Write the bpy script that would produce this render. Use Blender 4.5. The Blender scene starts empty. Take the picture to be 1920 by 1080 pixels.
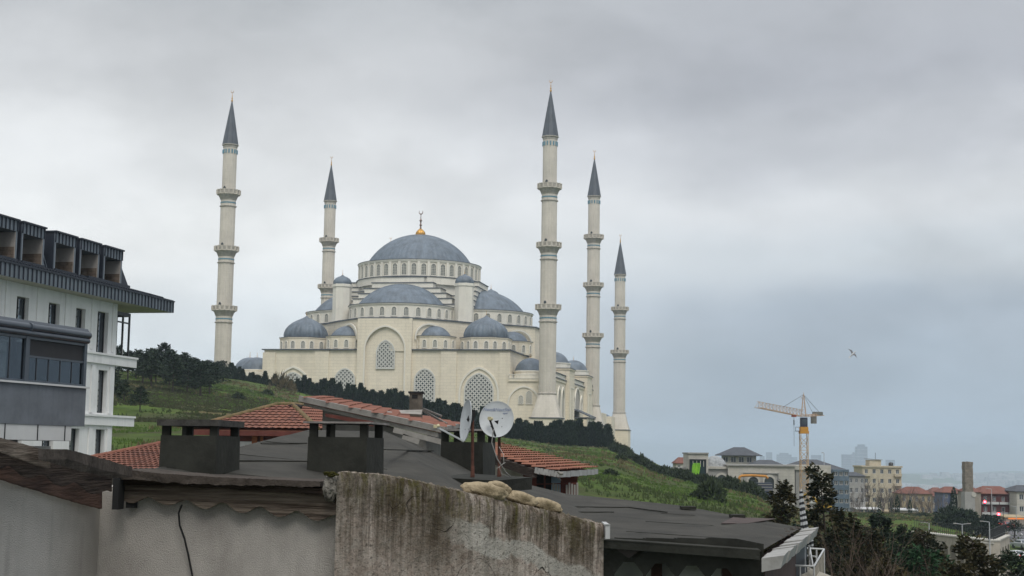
import bpy, bmesh, math, random
import numpy as np
from mathutils import Vector, Matrix, noise
R = math.radians
scene = bpy.context.scene
col = scene.collection
random.seed(7)

# ------------------------------------------------------------------ camera
FPX, PITCH, ROLL = 2738.2, R(6.447), R(0.855)
cam_d = bpy.data.cameras.new('camera'); cam = bpy.data.objects.new('camera', cam_d); col.objects.link(cam)
cam_d.sensor_width = 36.0; cam_d.lens = FPX / 1920 * 36.0
cam_d.clip_start = 0.5; cam_d.clip_end = 60000
cam.matrix_world = Matrix.Rotation(PITCH, 4, 'X') @ Matrix.Rotation(R(90), 4, 'X') @ Matrix.Rotation(ROLL, 4, 'Z')
scene.camera = cam
scene.view_settings.view_transform = 'Standard'; scene.view_settings.look = 'None'
scene.view_settings.exposure = 0.42; scene.view_settings.gamma = 1.0
scene.cycles.use_denoising = True
scene.cycles.max_bounces = 6; scene.cycles.diffuse_bounces = 3; scene.cycles.volume_bounces = 0

# ------------------------------------------------------------------ overcast sky and weak sun
SUN_EL, SUN_AZ = R(52), R(168)      # azimuth measured from +Y towards +X
world = bpy.data.worlds.new("World"); scene.world = world; world.use_nodes = True
def build_world():
    nt = world.node_tree; N = nt.nodes; L = nt.links; N.clear()
    def n(t, **k):
        x = N.new(t)
        for a, b in k.items(): setattr(x, a, b)
        return x
    def math_(op, a, b=None, c=None, clamp=False):
        m = n('ShaderNodeMath', operation=op); m.use_clamp = clamp
        for i, v in enumerate((a, b, c)):
            if v is None: continue
            if isinstance(v, (int, float)): m.inputs[i].default_value = v
            else: L.new(v, m.inputs[i])
        return m.outputs[0]
    def rgb(c):
        x = n('ShaderNodeRGB'); x.outputs[0].default_value = (*c, 1); return x.outputs[0]
    def mix(f, a, b):
        m = n('ShaderNodeMix', data_type='RGBA')
        if isinstance(f, (int, float)): m.inputs[0].default_value = f
        else: L.new(f, m.inputs[0])
        L.new(a, m.inputs[6]); L.new(b, m.inputs[7]); return m.outputs[2]
    def ramp(f, pts):
        r = n('ShaderNodeValToRGB'); cr = r.color_ramp
        while len(cr.elements) < len(pts): cr.elements.new(0.5)
        for e, (p, c) in zip(cr.elements, pts): e.position = p; e.color = (*c, 1)
        cr.interpolation = 'EASE'; L.new(f, r.inputs[0]); return r.outputs[0]
    tc = n('ShaderNodeTexCoord'); sp = n('ShaderNodeSeparateXYZ'); L.new(tc.outputs['Generated'], sp.inputs[0])
    x, y, z = sp.outputs
    az = math_('ARCTAN2', x, y); el = math_('ARCSINE', z)
    cv = n('ShaderNodeCombineXYZ'); L.new(math_('MULTIPLY', az, 3.4), cv.inputs[0]); L.new(math_('MULTIPLY', el, 6.5), cv.inputs[1])
    def noise_(scale, det, rough, off=0.0, dist=0.0):
        t = n('ShaderNodeTexNoise', noise_dimensions='3D'); mp = n('ShaderNodeMapping'); mp.inputs['Location'].default_value = (off, off*0.7, off)
        L.new(cv.outputs[0], mp.inputs[0]); L.new(mp.outputs[0], t.inputs['Vector'])
        t.inputs['Scale'].default_value = scale; t.inputs['Detail'].default_value = det; t.inputs['Roughness'].default_value = rough
        t.inputs['Distortion'].default_value = dist; return t.outputs[0]
    n1 = noise_(1.3, 4, 0.5, 3.1, 0.0); n2 = noise_(4.0, 6, 0.55, 9.4, 0.0)
    w = math_('ADD', math_('MULTIPLY', math_('SUBTRACT', n1, 0.5), 0.20), math_('MULTIPLY', math_('SUBTRACT', n2, 0.5), 0.07))
    # vertical position in units of 20 degrees, warped by the noise
    e = math_('ADD', math_('DIVIDE', el, R(20)), w)
    s = lambda a, b, c: tuple(((v/255+0.055)/1.055)**2.4 if v/255 > 0.04045 else v/255/12.92 for v in (a, b, c))
    left = ramp(math_('MULTIPLY', e, 1.0, clamp=True), [(0.0, s(196,206,213)), (0.14, s(196,205,211)), (0.26, s(205,211,215)), (0.40, s(217,219,219)), (0.56, s(209,211,212)), (0.72, s(186,188,190)), (0.90, s(168,171,174)), (1.0, s(166,169,173))])
    right = ramp(math_('MULTIPLY', e, 1.0, clamp=True), [(0.0, s(152,170,188)), (0.13, s(150,163,176)), (0.25, s(158,168,179)), (0.38, s(184,190,195)), (0.50, s(197,200,203)), (0.60, s(183,186,191)), (0.72, s(163,166,172)), (0.88, s(163,166,171)), (1.0, s(168,171,175))])
    fr = n('ShaderNodeMapRange', interpolation_type='SMOOTHSTEP'); L.new(math_('ADD', az, math_('MULTIPLY', w, 0.5)), fr.inputs[0])
    fr.inputs[1].default_value = R(-9); fr.inputs[2].default_value = R(11)
    base = mix(fr.outputs[0], left, right)
    # darker billows
    n3 = noise_(1.9, 7, 0.52, 21.0, 0.15)
    fm = n('ShaderNodeMapRange', interpolation_type='SMOOTHSTEP'); L.new(n3, fm.inputs[0]); fm.inputs[1].default_value = 0.38; fm.inputs[2].default_value = 0.68
    fm.inputs[3].default_value = 1.03; fm.inputs[4].default_value = 0.88
    n4 = noise_(7.5, 8, 0.55, 5.0, 0.3)
    v = math_('MULTIPLY', fm.outputs[0], math_('ADD', 0.94, math_('MULTIPLY', n4, 0.12)))
    # the overcast dome gets brighter towards the zenith
    zb = n('ShaderNodeMapRange', interpolation_type='SMOOTHSTEP'); L.new(el, zb.inputs[0]); zb.inputs[1].default_value = R(20); zb.inputs[2].default_value = R(75)
    zb.inputs[3].default_value = 1.0; zb.inputs[4].default_value = 3.2
    v2 = math_('MULTIPLY', v, zb.outputs[0])
    bg = n('ShaderNodeBackground'); L.new(base, bg.inputs[0]); L.new(v2, bg.inputs[1])
    sky = n('ShaderNodeTexSky', sky_type='NISHITA'); sky.sun_disc = False; sky.sun_elevation = SUN_EL; sky.sun_rotation = SUN_AZ
    bg2 = n('ShaderNodeBackground'); L.new(sky.outputs[0], bg2.inputs[0]); bg2.inputs[1].default_value = 0.08
    ms = n('ShaderNodeMixShader'); ms.inputs[0].default_value = 0.05; L.new(bg.outputs[0], ms.inputs[1]); L.new(bg2.outputs[0], ms.inputs[2])
    out = n('ShaderNodeOutputWorld'); L.new(ms.outputs[0], out.inputs[0])
build_world()
sun_d = bpy.data.lights.new('sun', 'SUN'); sun_d.energy = 1.1; sun_d.angle = R(25); sun_d.color = (1, 0.97, 0.92)
sun = bpy.data.objects.new('sun', sun_d); col.objects.link(sun)
_d = Vector((math.sin(SUN_AZ)*math.cos(SUN_EL), math.cos(SUN_AZ)*math.cos(SUN_EL), math.sin(SUN_EL)))
sun.rotation_euler = _d.to_track_quat('Z', 'Y').to_euler()

# ------------------------------------------------------------------ helpers
def ray(px, py):
    a, b = px-960, 540-py; cr, sr = math.cos(ROLL), math.sin(ROLL); x = a*cr-b*sr; y = a*sr+b*cr
    c, s = math.cos(PITCH), math.sin(PITCH); return Vector((x/FPX, c-y/FPX*s, s+y/FPX*c))
def P(px, py, Y):
    d = ray(px, py); return d*(Y/d.y)
def sr(a, b, c):
    return tuple(((v/255+0.055)/1.055)**2.4 if v/255 > 0.04045 else v/255/12.92 for v in (a, b, c))

def tag(o, label=None, cat=None, group=None, kind=None):
    if label: o['label'] = label
    if cat: o['category'] = cat
    if group: o['group'] = group
    if kind: o['kind'] = kind
    return o
def empty(name, loc=(0, 0, 0), rz=0.0, label=None, cat=None, group=None):
    o = bpy.data.objects.new(name, None); col.objects.link(o); o.location = loc; o.rotation_euler = (0, 0, rz)
    return tag(o, label, cat, group)
def childs(o): return [c for c in bpy.data.objects if c.parent == o]
def copy_tree(o, parent=None):
    c = o.copy(); col.objects.link(c); c.parent = parent
    for ch in childs(o): copy_tree(ch, c)
    return c

class MB:
    """collects geometry; build() links it as one mesh object"""
    def __init__(s, off=(0, 0, 0)): s.v = []; s.f = []; s.sm = []; s.off = Vector(off)
    def add(s, vs, fs, smooth=False):
        b = len(s.v); s.v += [tuple(Vector(p)+s.off) for p in vs]; s.f += [tuple(i+b for i in f) for f in fs]; s.sm += [smooth]*len(fs); return s
    def box(s, x0, x1, y0, y1, z0, z1):
        return s.add([(x0,y0,z0),(x1,y0,z0),(x1,y1,z0),(x0,y1,z0),(x0,y0,z1),(x1,y0,z1),(x1,y1,z1),(x0,y1,z1)],
              [(0,3,2,1),(4,5,6,7),(0,1,5,4),(1,2,6,5),(2,3,7,6),(3,0,4,7)])
    def hexa(s, p):   # 8 points: bottom ring then top ring
        return s.add(p, [(0,3,2,1),(4,5,6,7),(0,1,5,4),(1,2,6,5),(2,3,7,6),(3,0,4,7)])
    def prism(s, poly, z0, z1, smooth=False):   # polygon in xy (ccw), extruded in z
        n = len(poly); vs = [(x,y,z0) for x,y in poly]+[(x,y,z1) for x,y in poly]
        fs = [tuple(reversed(range(n))), tuple(range(n, 2*n))]; s.add(vs, fs)
        b = len(s.v)-2*n; s.f += [(b+i, b+(i+1)%n, b+n+(i+1)%n, b+n+i) for i in range(n)]; s.sm += [smooth]*n; return s
    def slab(s, pts, th):   # polygon of 3D points given a thickness vector
        n = len(pts); th = Vector(th); vs = [Vector(p) for p in pts]; vs += [p+th for p in vs]
        return s.add(vs, [tuple(reversed(range(n))), tuple(range(n, 2*n))]+[(i, (i+1)%n, n+(i+1)%n, n+i) for i in range(n)])
    def bar(s, a, b, w, h=None, up=(0, 0, 1)):
        a, b = Vector(a), Vector(b); h = h or w; d = (b-a)
        if d.length < 1e-6: return s
        d.normalize(); u = Vector(up)
        if abs(d.dot(u)) > 0.98: u = Vector((1, 0, 0))
        r = d.cross(u).normalized(); u = r.cross(d).normalized(); r *= w/2; u *= h/2
        return s.hexa([a-r-u, a+r-u, b+r-u, b-r-u, a-r+u, a+r+u, b+r+u, b-r+u])
    def tube(s, pts, rad, n=8, caps=True, smooth=True):
        pts = [Vector(p) for p in pts]; k = len(pts)
        rs = rad if isinstance(rad, (list, tuple)) else [rad]*k
        vs = []; u = None
        for i, p in enumerate(pts):
            t = (pts[min(i+1, k-1)]-pts[max(i-1, 0)])
            t = t.normalized() if t.length > 1e-9 else Vector((0, 0, 1))
            if u is None: u = t.orthogonal().normalized()
            u = (u-t*u.dot(t)); u = u.normalized() if u.length > 1e-6 else t.orthogonal().normalized()
            w = t.cross(u)
            vs += [p+(u*math.cos(2*math.pi*j/n)+w*math.sin(2*math.pi*j/n))*rs[i] for j in range(n)]
        fs = [(i*n+j, i*n+(j+1)%n, (i+1)*n+(j+1)%n, (i+1)*n+j) for i in range(k-1) for j in range(n)]
        s.add(vs, fs, smooth)
        if caps: s.add(vs[:n], [tuple(reversed(range(n)))]); s.add(vs[-n:], [tuple(range(n))])
        return s
    def lathe(s, prof, n=32, c=(0, 0, 0), a0=0.0, a1=2*math.pi, smooth=True, flute=0.0, nf=0, fl_fn=None, rot=0.0):
        full = abs(a1-a0-2*math.pi) < 1e-6; m = n if full else n+1; vs = []; c = Vector(c)
        for r, z in prof:
            for j in range(m):
                a = a0+(a1-a0)*j/n+rot; rr = r
                if flute: rr = r*(1-flute*(1-abs(math.sin(nf*a/2)))**2)
                vs.append(c+Vector((rr*math.cos(a), rr*math.sin(a), z)))
        fs = []
        for i in range(len(prof)-1):
            for j in range(n):
                j2 = (j+1) % m; fs.append((i*m+j, i*m+j2, (i+1)*m+j2, (i+1)*m+j))
        return s.add(vs, fs, smooth)
    def build(s, name, mat, parent=None, smooth=None):
        me = bpy.data.meshes.new(name); me.from_pydata(s.v, [], s.f); me.update()
        me.polygons.foreach_set('use_smooth', s.sm if smooth is None else [smooth]*len(s.f))
        me.materials.append(mat); o = bpy.data.objects.new(name, me); col.objects.link(o)
        if parent: o.parent = parent
        return o

def wall_holes(mb, s0, s1, z0, z1, y0, y1, holes, axis='x'):
    """a wall along x (or y) between s0..s1, z0..z1, thickness y0..y1, with rectangular openings (a,b,c,d)=(s0,s1,z0,z1)"""
    S = sorted(set([s0, s1]+[v for h in holes for v in h[:2] if s0 < v < s1]))
    for a, b in zip(S[:-1], S[1:]):
        hs = sorted([(h[2], h[3]) for h in holes if h[0] <= a+1e-6 and h[1] >= b-1e-6])
        z = z0
        for c, d in hs+[(z1, z1)]:
            if c > z+1e-6:
                if axis == 'x': mb.box(a, b, y0, y1, z, c)
                else: mb.box(y0, y1, a, b, z, c)
            z = max(z, d)
    return mb
def arch(w, z0, zs, zt, n=10, cx=0.0):
    """closed outline (x,z) of a pointed arch opening: half width w, sill z0, spring zs, tip zt"""
    h = zt-zs; pts = [(cx+w, z0)]
    # circle through (w,0) and (0,h) centred on z=0
    if h > w:
        c = (w*w-h*h)/(2*w); r = w-c; a1 = math.atan2(h, -c)
        arc = [(c+r*math.cos(a1*i/n), r*math.sin(a1*i/n)) for i in range(n+1)]
    else:
        arc = [(w*math.cos(math.pi/2*i/n), h*math.sin(math.pi/2*i/n)) for i in range(n+1)]
    pts += [(cx+x, zs+z) for x, z in arc]
    pts += [(cx-x, zs+z) for x, z in arc[:-1][::-1]]
    pts.append((cx-w, z0)); return pts
def arch_panel(mb, pts, y, th, T=None):
    f = T or (lambda x, yy, z: (x, yy, z)); n = len(pts)
    vs = [f(x, y, z) for x, z in pts]+[f(x, y+th, z) for x, z in pts]
    return mb.add(vs, [tuple(range(n)), tuple(reversed(range(n, 2*n)))]+[(i, i+n, (i+1) % n+n, (i+1) % n) for i in range(n)])
def arch_ring(mb, pin, pout, y, th, T=None, close=False):
    """band between two outlines with the same number of points"""
    f = T or (lambda x, yy, z: (x, yy, z)); n = len(pin)
    vs = [f(x, y, z) for x, z in pin]+[f(x, y, z) for x, z in pout]+[f(x, y+th, z) for x, z in pin]+[f(x, y+th, z) for x, z in pout]
    fs = []
    for i in range(n if close else n-1):
        j = (i+1) % n
        fs += [(i, j, n+j, n+i), (2*n+i, 3*n+i, 3*n+j, 2*n+j), (i, 2*n+i, 2*n+j, j), (n+i, n+j, 3*n+j, 3*n+i)]
    if not close: fs += [(0, n, 3*n, 2*n), (n-1, 3*n-1, 4*n-1, 2*n-1)]
    return mb.add(vs, fs)
def lattice(mb, pts, y, step, wd, th, T=None):
    """diagonal lattice bars clipped to a convex outline (x,z)"""
    f = T or (lambda x, yy, z: Vector((x, yy, z)))
    xs = [p[0] for p in pts]; zs = [p[1] for p in pts]; n = len(pts)
    for sg in (1, -1):
        k0 = min(z-sg*x for x, z in pts); k1 = max(z-sg*x for x, z in pts); k = k0+step/2
        while k < k1:
            hit = []
            for i in range(n):
                (xa, za), (xb, zb) = pts[i], pts[(i+1) % n]; fa = za-sg*xa-k; fb = zb-sg*xb-k
                if fa*fb < 0: t = fa/(fa-fb); hit.append((xa+t*(xb-xa), za+t*(zb-za)))
            if len(hit) >= 2:
                hit.sort(); (xa, za), (xb, zb) = hit[0], hit[-1]
                if xb-xa > 0.05*step:
                    q = wd*0.7071
                    p = [f(xa-sg*q/2, y, za+q/2), f(xa+sg*q/2, y, za-q/2), f(xb+sg*q/2, y, zb-q/2), f(xb-sg*q/2, y, zb+q/2)]
                    p2 = [f(xa-sg*q/2, y+th, za+q/2), f(xa+sg*q/2, y+th, za-q/2), f(xb+sg*q/2, y+th, zb-q/2), f(xb-sg*q/2, y+th, zb+q/2)]
                    mb.hexa(p+p2)
            k += step

# ------------------------------------------------------------------ materials
def mat(name, base, rough=0.8, noise_amt=0.15, scale=3.0, metal=0.0, bump=0.0, bump_scale=None, spec=0.3, col2=None, detail=6, stretch=(1, 1, 1), streak=0.0, streak_col=(0.05, 0.045, 0.035), streak_scale=(3, 3, 0.15), brick=None, emit=None, coat=0.0, world=False, bdist=0.02):
    m = bpy.data.materials.new(name); m.use_nodes = True; nt = m.node_tree; N = nt.nodes; L = nt.links
    b = N['Principled BSDF']; b.inputs['Roughness'].default_value = rough; b.inputs['Metallic'].default_value = metal
    b.inputs['Specular IOR Level'].default_value = spec; b.inputs['Coat Weight'].default_value = coat
    tc = N.new('ShaderNodeTexCoord'); src = tc.outputs['Object']
    if world: g = N.new('ShaderNodeNewGeometry'); src = g.outputs['Position']
    mp = N.new('ShaderNodeMapping'); mp.inputs['Scale'].default_value = stretch; L.new(src, mp.inputs[0])
    def nz(scale, detail=6, rough=0.6, vec=None):
        t = N.new('ShaderNodeTexNoise'); t.inputs['Scale'].default_value = scale; t.inputs['Detail'].default_value = detail; t.inputs['Roughness'].default_value = rough
        L.new(vec or mp.outputs[0], t.inputs['Vector']); return t.outputs[0]
    def mr(f, a, b_, c, d):
        r = N.new('ShaderNodeMapRange'); L.new(f, r.inputs[0]); r.inputs[1].default_value = a; r.inputs[2].default_value = b_; r.inputs[3].default_value = c; r.inputs[4].default_value = d; return r.outputs[0]
    def mixc(f, a, b_, bt='MIX'):
        x = N.new('ShaderNodeMix'); x.data_type = 'RGBA'; x.blend_type = bt
        if isinstance(f, float): x.inputs[0].default_value = f
        else: L.new(f, x.inputs[0])
        for i, v in ((6, a), (7, b_)):
            if isinstance(v, tuple): x.inputs[i].default_value = (*v, 1)
            else: L.new(v, x.inputs[i])
        return x.outputs[2]
    c2 = col2 or tuple(v*(1-noise_amt*2) for v in base); c1 = tuple(min(1, v*(1+noise_amt)) for v in base) if not col2 else base
    f = mr(nz(scale, detail), 0.32, 0.68, 0, 1); c = mixc(f, c1, c2)
    f2 = mr(nz(scale*5.3, 4), 0.3, 0.7, 1-noise_amt*0.7, 1+noise_amt*0.4)
    c = mixc(1.0, c, mixc(f2, (0.0, 0.0, 0.0), (1.0, 1.0, 1.0)), 'MULTIPLY') if noise_amt > 0 else c
    if brick:
        bw, bh, amt = brick; sp = N.new('ShaderNodeSeparateXYZ'); L.new(src, sp.inputs[0])
        ad = N.new('ShaderNodeMath'); L.new(sp.outputs[0], ad.inputs[0]); L.new(sp.outputs[1], ad.inputs[1])
        cb = N.new('ShaderNodeCombineXYZ'); L.new(ad.outputs[0], cb.inputs[0]); L.new(sp.outputs[2], cb.inputs[1])
        bt = N.new('ShaderNodeTexBrick'); L.new(cb.outputs[0], bt.inputs['Vector']); bt.inputs['Scale'].default_value = 1.0
        bt.inputs['Brick Width'].default_value = bw; bt.inputs['Row Height'].default_value = bh; bt.inputs['Mortar Size'].default_value = bh*0.05
        bt.inputs['Color1'].default_value = (1, 1, 1, 1); bt.inputs['Color2'].default_value = (1-amt*0.5,)*3+(1,); bt.inputs['Mortar'].default_value = (1-amt*1.6,)*3+(1,)
        c = mixc(1.0, c, bt.outputs[0], 'MULTIPLY')
    if streak > 0:
        ms = N.new('ShaderNodeMapping'); ms.inputs['Scale'].default_value = streak_scale; L.new(src, ms.inputs[0])
        sf = mr(nz(1.0, 7, 0.65, ms.outputs[0]), 0.5, 0.72, 0, streak); c = mixc(sf, c, streak_col)
    L.new(c, b.inputs['Base Color'])
    if bump > 0:
        bp = N.new('ShaderNodeBump'); bp.inputs['Strength'].default_value = bump; bp.inputs['Distance'].default_value = bdist
        L.new(nz(bump_scale or scale*6, 5), bp.inputs['Height']); L.new(bp.outputs[0], b.inputs['Normal'])
    if emit: b.inputs['Emission Color'].default_value = (*emit[0], 1); b.inputs['Emission Strength'].default_value = emit[1]
    return m

# ------------------------------------------------------------------ terrain
def hz(px): return 849.4+0.0149*(px-960)
COLS = [-500, 0, 215, 420, 600, 720, 860, 960, 1050, 1150, 1250, 1400, 1460, 1600, 1750, 1900, 2400]
ROWS = [0, 40, 70, 110, 150, 200, 260, 320, 380, 440, 520, 640, 800, 1200, 2000]
def zc(px, y, Y): return (hz(px)-y)/FPX*Y
def column(px, d):
    """d: {Y: image row of the ground there}; negative keys are given heights"""
    return d
TZ = {
 -500: [-8,-8,-6,-2,4,9,14,18,20,18,14,4,-20,-70,-180],
 0:    [-8,-8,-6,-1,3,8,14,18,20,18,14,4,-20,-70,-180],
 215:  [-8,-8,-4,-.2,2.2,6,12,16.5,19,18,14,4,-20,-70,-180],
 420:  [-8,-8,-4,-.4,1.9,5,9.8,14,17.5,16,12,4,-20,-70,-180],
 600:  [-8,-8,-5,-1,1.0,4,7.2,10,13,12,9,3.5,-20,-70,-180],
 720:  [-8,-8,-6,-2,0.0,2,4.5,7,9.3,8.5,6,3,-20,-70,-180],
 860:  [-8,-8,-6,-3,-1.3,0.4,2.2,4.2,5.6,5,3.5,2.5,-20,-70,-180],
 960:  [-8,-8,-6,-3,-1.9,-.6,1.0,2.6,3.8,3.5,3,2,-20,-70,-180],
 1050: [-8,-8,-5.5,-3.0,-1.9,-.8,.4,1.5,2.4,3,3,1.5,-20,-70,-180],
 1150: [-8,-8,-5,-3.4,-2.4,-1.6,-.5,.6,1.6,2,2,0.5,-20,-70,-180],
 1250: [-9,-8,-5.5,-3.9,-3.8,-3.9,-3.8,-4.0,-4,-4,-5,-8,-26,-70,-180],
 1400: [-11,-9,-6.5,-5,-5.2,-5.4,-6.6,-9,-11,-13,-15,-20,-34,-80,-180],
 1460: [-12,-11,-8,-6,-6.3,-7.0,-9,-10,-12,-14,-17,-22,-38,-85,-180],
 1600: [-13,-13,-12,-11,-10.5,-10.6,-11,-12,-14,-16,-19,-24,-42,-90,-180],
 1750: [-15,-16,-17,-18,-17.6,-15,-11.8,-12.6,-14,-16,-19,-25,-45,-95,-180],
 1900: [-16,-18,-19,-20,-20,-18,-14.2,-14.2,-14.8,-16,-19,-25,-45,-95,-180],
 2400: [-18,-20,-20,-20,-20,-18,-15,-15,-15,-16,-19,-25,-45,-95,-180],
}
TA = np.array([math.atan2(*( (lambda r: (r.x, r.y))(ray(c, 849)) )) for c in COLS])
TM = np.array([TZ[c] for c in COLS], float)
def cubic(xs, ys, x):
    """monotone-ish cubic (Catmull-Rom with uneven knots); ys may be 2D along axis 0"""
    i = int(np.clip(np.searchsorted(xs, x)-1, 0, len(xs)-2)); h = xs[i+1]-xs[i]; t = min(max((x-xs[i])/h, 0.0), 1.0)
    def m(k):
        if k == 0: return (ys[1]-ys[0])/(xs[1]-xs[0])
        if k == len(xs)-1: return (ys[-1]-ys[-2])/(xs[-1]-xs[-2])
        a = (ys[k]-ys[k-1])/(xs[k]-xs[k-1]); b = (ys[k+1]-ys[k])/(xs[k+1]-xs[k]); 
        return np.where(a*b > 0, 2*a*b/(a+b+1e-12*np.sign(a+b+1e-30)), 0.0)
    t2, t3 = t*t, t*t*t
    return (2*t3-3*t2+1)*ys[i]+(t3-2*t2+t)*h*m(i)+(-2*t3+3*t2)*ys[i+1]+(t3-t2)*h*m(i+1)
RW = np.array(ROWS, float)
def ground(x, y, rough=True):
    r = math.hypot(x, y)
    if y <= 1.0: return -9.0
    a = math.atan2(x, y); a = min(max(a, TA[0]), TA[-1]); Y = min(r*math.cos(a), 2000)
    colv = cubic(TA, TM, a); z = float(cubic(RW, colv, Y))
    if rough and 45 < Y < 420 and a < R(10.5):
        k = min(1, (Y-45)/60)*min(1, max(0, (R(10.5)-a)/R(3)))
        z += k*(0.7*noise.noise((x*0.03, y*0.03, 1.3))+0.28*noise.noise((x*0.11, y*0.11, 4.0)))
    if Y > 1900:
        z = -180+20*noise.noise((x/900, y/900, 0))
    return z
def ground_material():
    m = bpy.data.materials.new('hill_grass'); m.use_nodes = True; nt = m.node_tree; N = nt.nodes; L = nt.links
    b = N['Principled BSDF']; b.inputs['Roughness'].default_value = 0.95; b.inputs['Specular IOR Level'].default_value = 0.1
    g = N.new('ShaderNodeNewGeometry')
    def nz(scale, det=6, rough=0.6, st=(1, 1, 1), off=0):
        mp = N.new('ShaderNodeMapping'); mp.inputs['Scale'].default_value = st; mp.inputs['Location'].default_value = (off, off, 0); L.new(g.outputs['Position'], mp.inputs[0])
        t = N.new('ShaderNodeTexNoise'); t.inputs['Scale'].default_value = scale; t.inputs['Detail'].default_value = det; t.inputs['Roughness'].default_value = rough
        L.new(mp.outputs[0], t.inputs['Vector']); return t.outputs[0]
    def mr(f, a, c, d=0.0, e=1.0):
        r = N.new('ShaderNodeMapRange'); r.interpolation_type = 'SMOOTHSTEP'; L.new(f, r.inputs[0]); r.inputs[1].default_value = a; r.inputs[2].default_value = c; r.inputs[3].default_value = d; r.inputs[4].default_value = e; return r.outputs[0]
    def mx(f, a, c):
        x = N.new('ShaderNodeMix'); x.data_type = 'RGBA'; L.new(f, x.inputs[0])
        for i, v in ((6, a), (7, c)):
            if isinstance(v, tuple): x.inputs[i].default_value = (*v, 1)
            else: L.new(v, x.inputs[i])
        return x.outputs[2]
    c = mx(mr(nz(0.25, 9, 0.78), 0.36, 0.62), (0.105, 0.155, 0.028), (0.058, 0.095, 0.021))
    c = mx(mr(nz(0.035, 8, 0.7, off=40), 0.44, 0.60), c, (0.065, 0.068, 0.030))   # dull scrub patches
    c = mx(mr(nz(0.05, 8, 0.75, (1, 1, 1), 90), 0.54, 0.66), c, (0.13, 0.10, 0.05))     # dry grass
    c = mx(mr(nz(1.3, 6, 0.8, off=7), 0.60, 0.72, 0, 0.6), c, (0.028, 0.040, 0.013))       # tussocks
    c = mx(mr(nz(2.4, 4, 0.7, off=17), 0.68, 0.74, 0, 0.5), c, (0.20, 0.18, 0.12))       # pale stems and stones
    L.new(c, b.inputs['Base Color'])
    bp = N.new('ShaderNodeBump'); bp.inputs['Strength'].default_value = 0.9; bp.inputs['Distance'].default_value = 0.6; L.new(nz(1.1, 8, 0.75), bp.inputs['Height']); L.new(bp.outputs[0], b.inputs['Normal'])
    return m
M_grass = ground_material()
def build_ground():
    As = list(np.radians(np.arange(-50, -24, 2.0)))+list(np.radians(np.arange(-24, 24.1, 0.25)))+list(np.radians(np.arange(26, 52, 2.0)))
    Ys = [-60, 1.5]+list(np.arange(10, 60, 5.0))+list(np.arange(60, 420, 3.0))+list(np.arange(420, 800, 15.0))+list(np.geomspace(800, 30000, 40))
    mb = MB(); vs = []
    for Y in Ys:
        for a in As:
            x = math.tan(a)*Y if Y > 1.5 else math.tan(a)*100
            y = Y
            if Y > 2000:
                # far side of the valley: low wooded and built-up ridges
                k = min(1, (Y-2000)/3000); rd = 1 if Y < 14000 else max(0, 1-(Y-14000)/8000)
                h = -205+k*rd*(95*max(0, noise.noise((x/2600, y/2100, 3.3))+0.25)+60*max(0, noise.noise((x/900, y/900, 8.1))))
                if 6500 < Y < 11500: h += 95*math.sin((Y-6500)/5000*math.pi)*(0.75+0.3*noise.noise((x/1500, 2.0, 5.5)))
                z = h
            else:
                z = ground(x, y)
            vs.append((x, y, z))
    n = len(As); fs = [(i*n+j, i*n+j+1, (i+1)*n+j+1, (i+1)*n+j) for i in range(len(Ys)-1) for j in range(n-1)]
    mb.add(vs, fs, True)
    o = mb.build('ground', M_grass); tag(o, kind='structure'); return o
build_ground()

# ------------------------------------------------------------------ mosque
CX, CY, ROT, ZB = -28.375, 471.552, -R(10.667), 2.0
M_stone = mat('cream_limestone', (0.80, 0.715, 0.565), 0.85, 0.04, 0.12, brick=(2.2, 0.9, 0.11), streak=0.25, streak_col=(0.34, 0.31, 0.25), streak_scale=(0.5, 0.5, 0.05))
M_stone2 = mat('pale_limestone', (0.78, 0.735, 0.635), 0.85, 0.05, 0.15, streak=0.2, streak_col=(0.36, 0.34, 0.29), streak_scale=(0.6, 0.6, 0.06))
M_shaft = mat('minaret_limestone', (0.63, 0.575, 0.49), 0.85, 0.06, 0.2, brick=(1.2, 0.7, 0.07), streak=0.25, streak_col=(0.33, 0.30, 0.26), streak_scale=(0.8, 0.8, 0.05))
M_carved = mat('carved_limestone', (0.46, 0.42, 0.36), 0.9, 0.12, 1.5)
M_lead = mat('lead_roofing', (0.125, 0.155, 0.188), 0.55, 0.2, 0.35, metal=0.0, spec=0.5, streak=0.5, streak_col=(0.20, 0.225, 0.245), streak_scale=(1.4, 1.4, 0.2))
M_lead_d = mat('dark_lead_flashing', (0.10, 0.11, 0.125), 0.6, 0.15, 0.6)
M_spire = mat('spire_lead', (0.078, 0.088, 0.102), 0.5, 0.1, 0.5, spec=0.5)
M_gold = mat('gilded_copper', (0.55, 0.30, 0.07), 0.35, 0.1, 2.0, metal=0.7)
M_copper = mat('dark_copper', (0.22, 0.13, 0.09), 0.5, 0.1, 2.0, metal=0.5)
M_lattice = mat('white_plaster_lattice', (0.62, 0.61, 0.56), 0.8, 0.05, 1.0)
M_pane = mat('dark_leaded_glass', (0.035, 0.045, 0.045), 0.3, 0.2, 2.0, spec=0.5)
M_window = mat('grey_leaded_glass', (0.19, 0.20, 0.18), 0.5, 0.25, 2.5, spec=0.4)
M_blue = mat('turquoise_tile_band', (0.12, 0.26, 0.33), 0.4, 0.1, 3.0)

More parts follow.
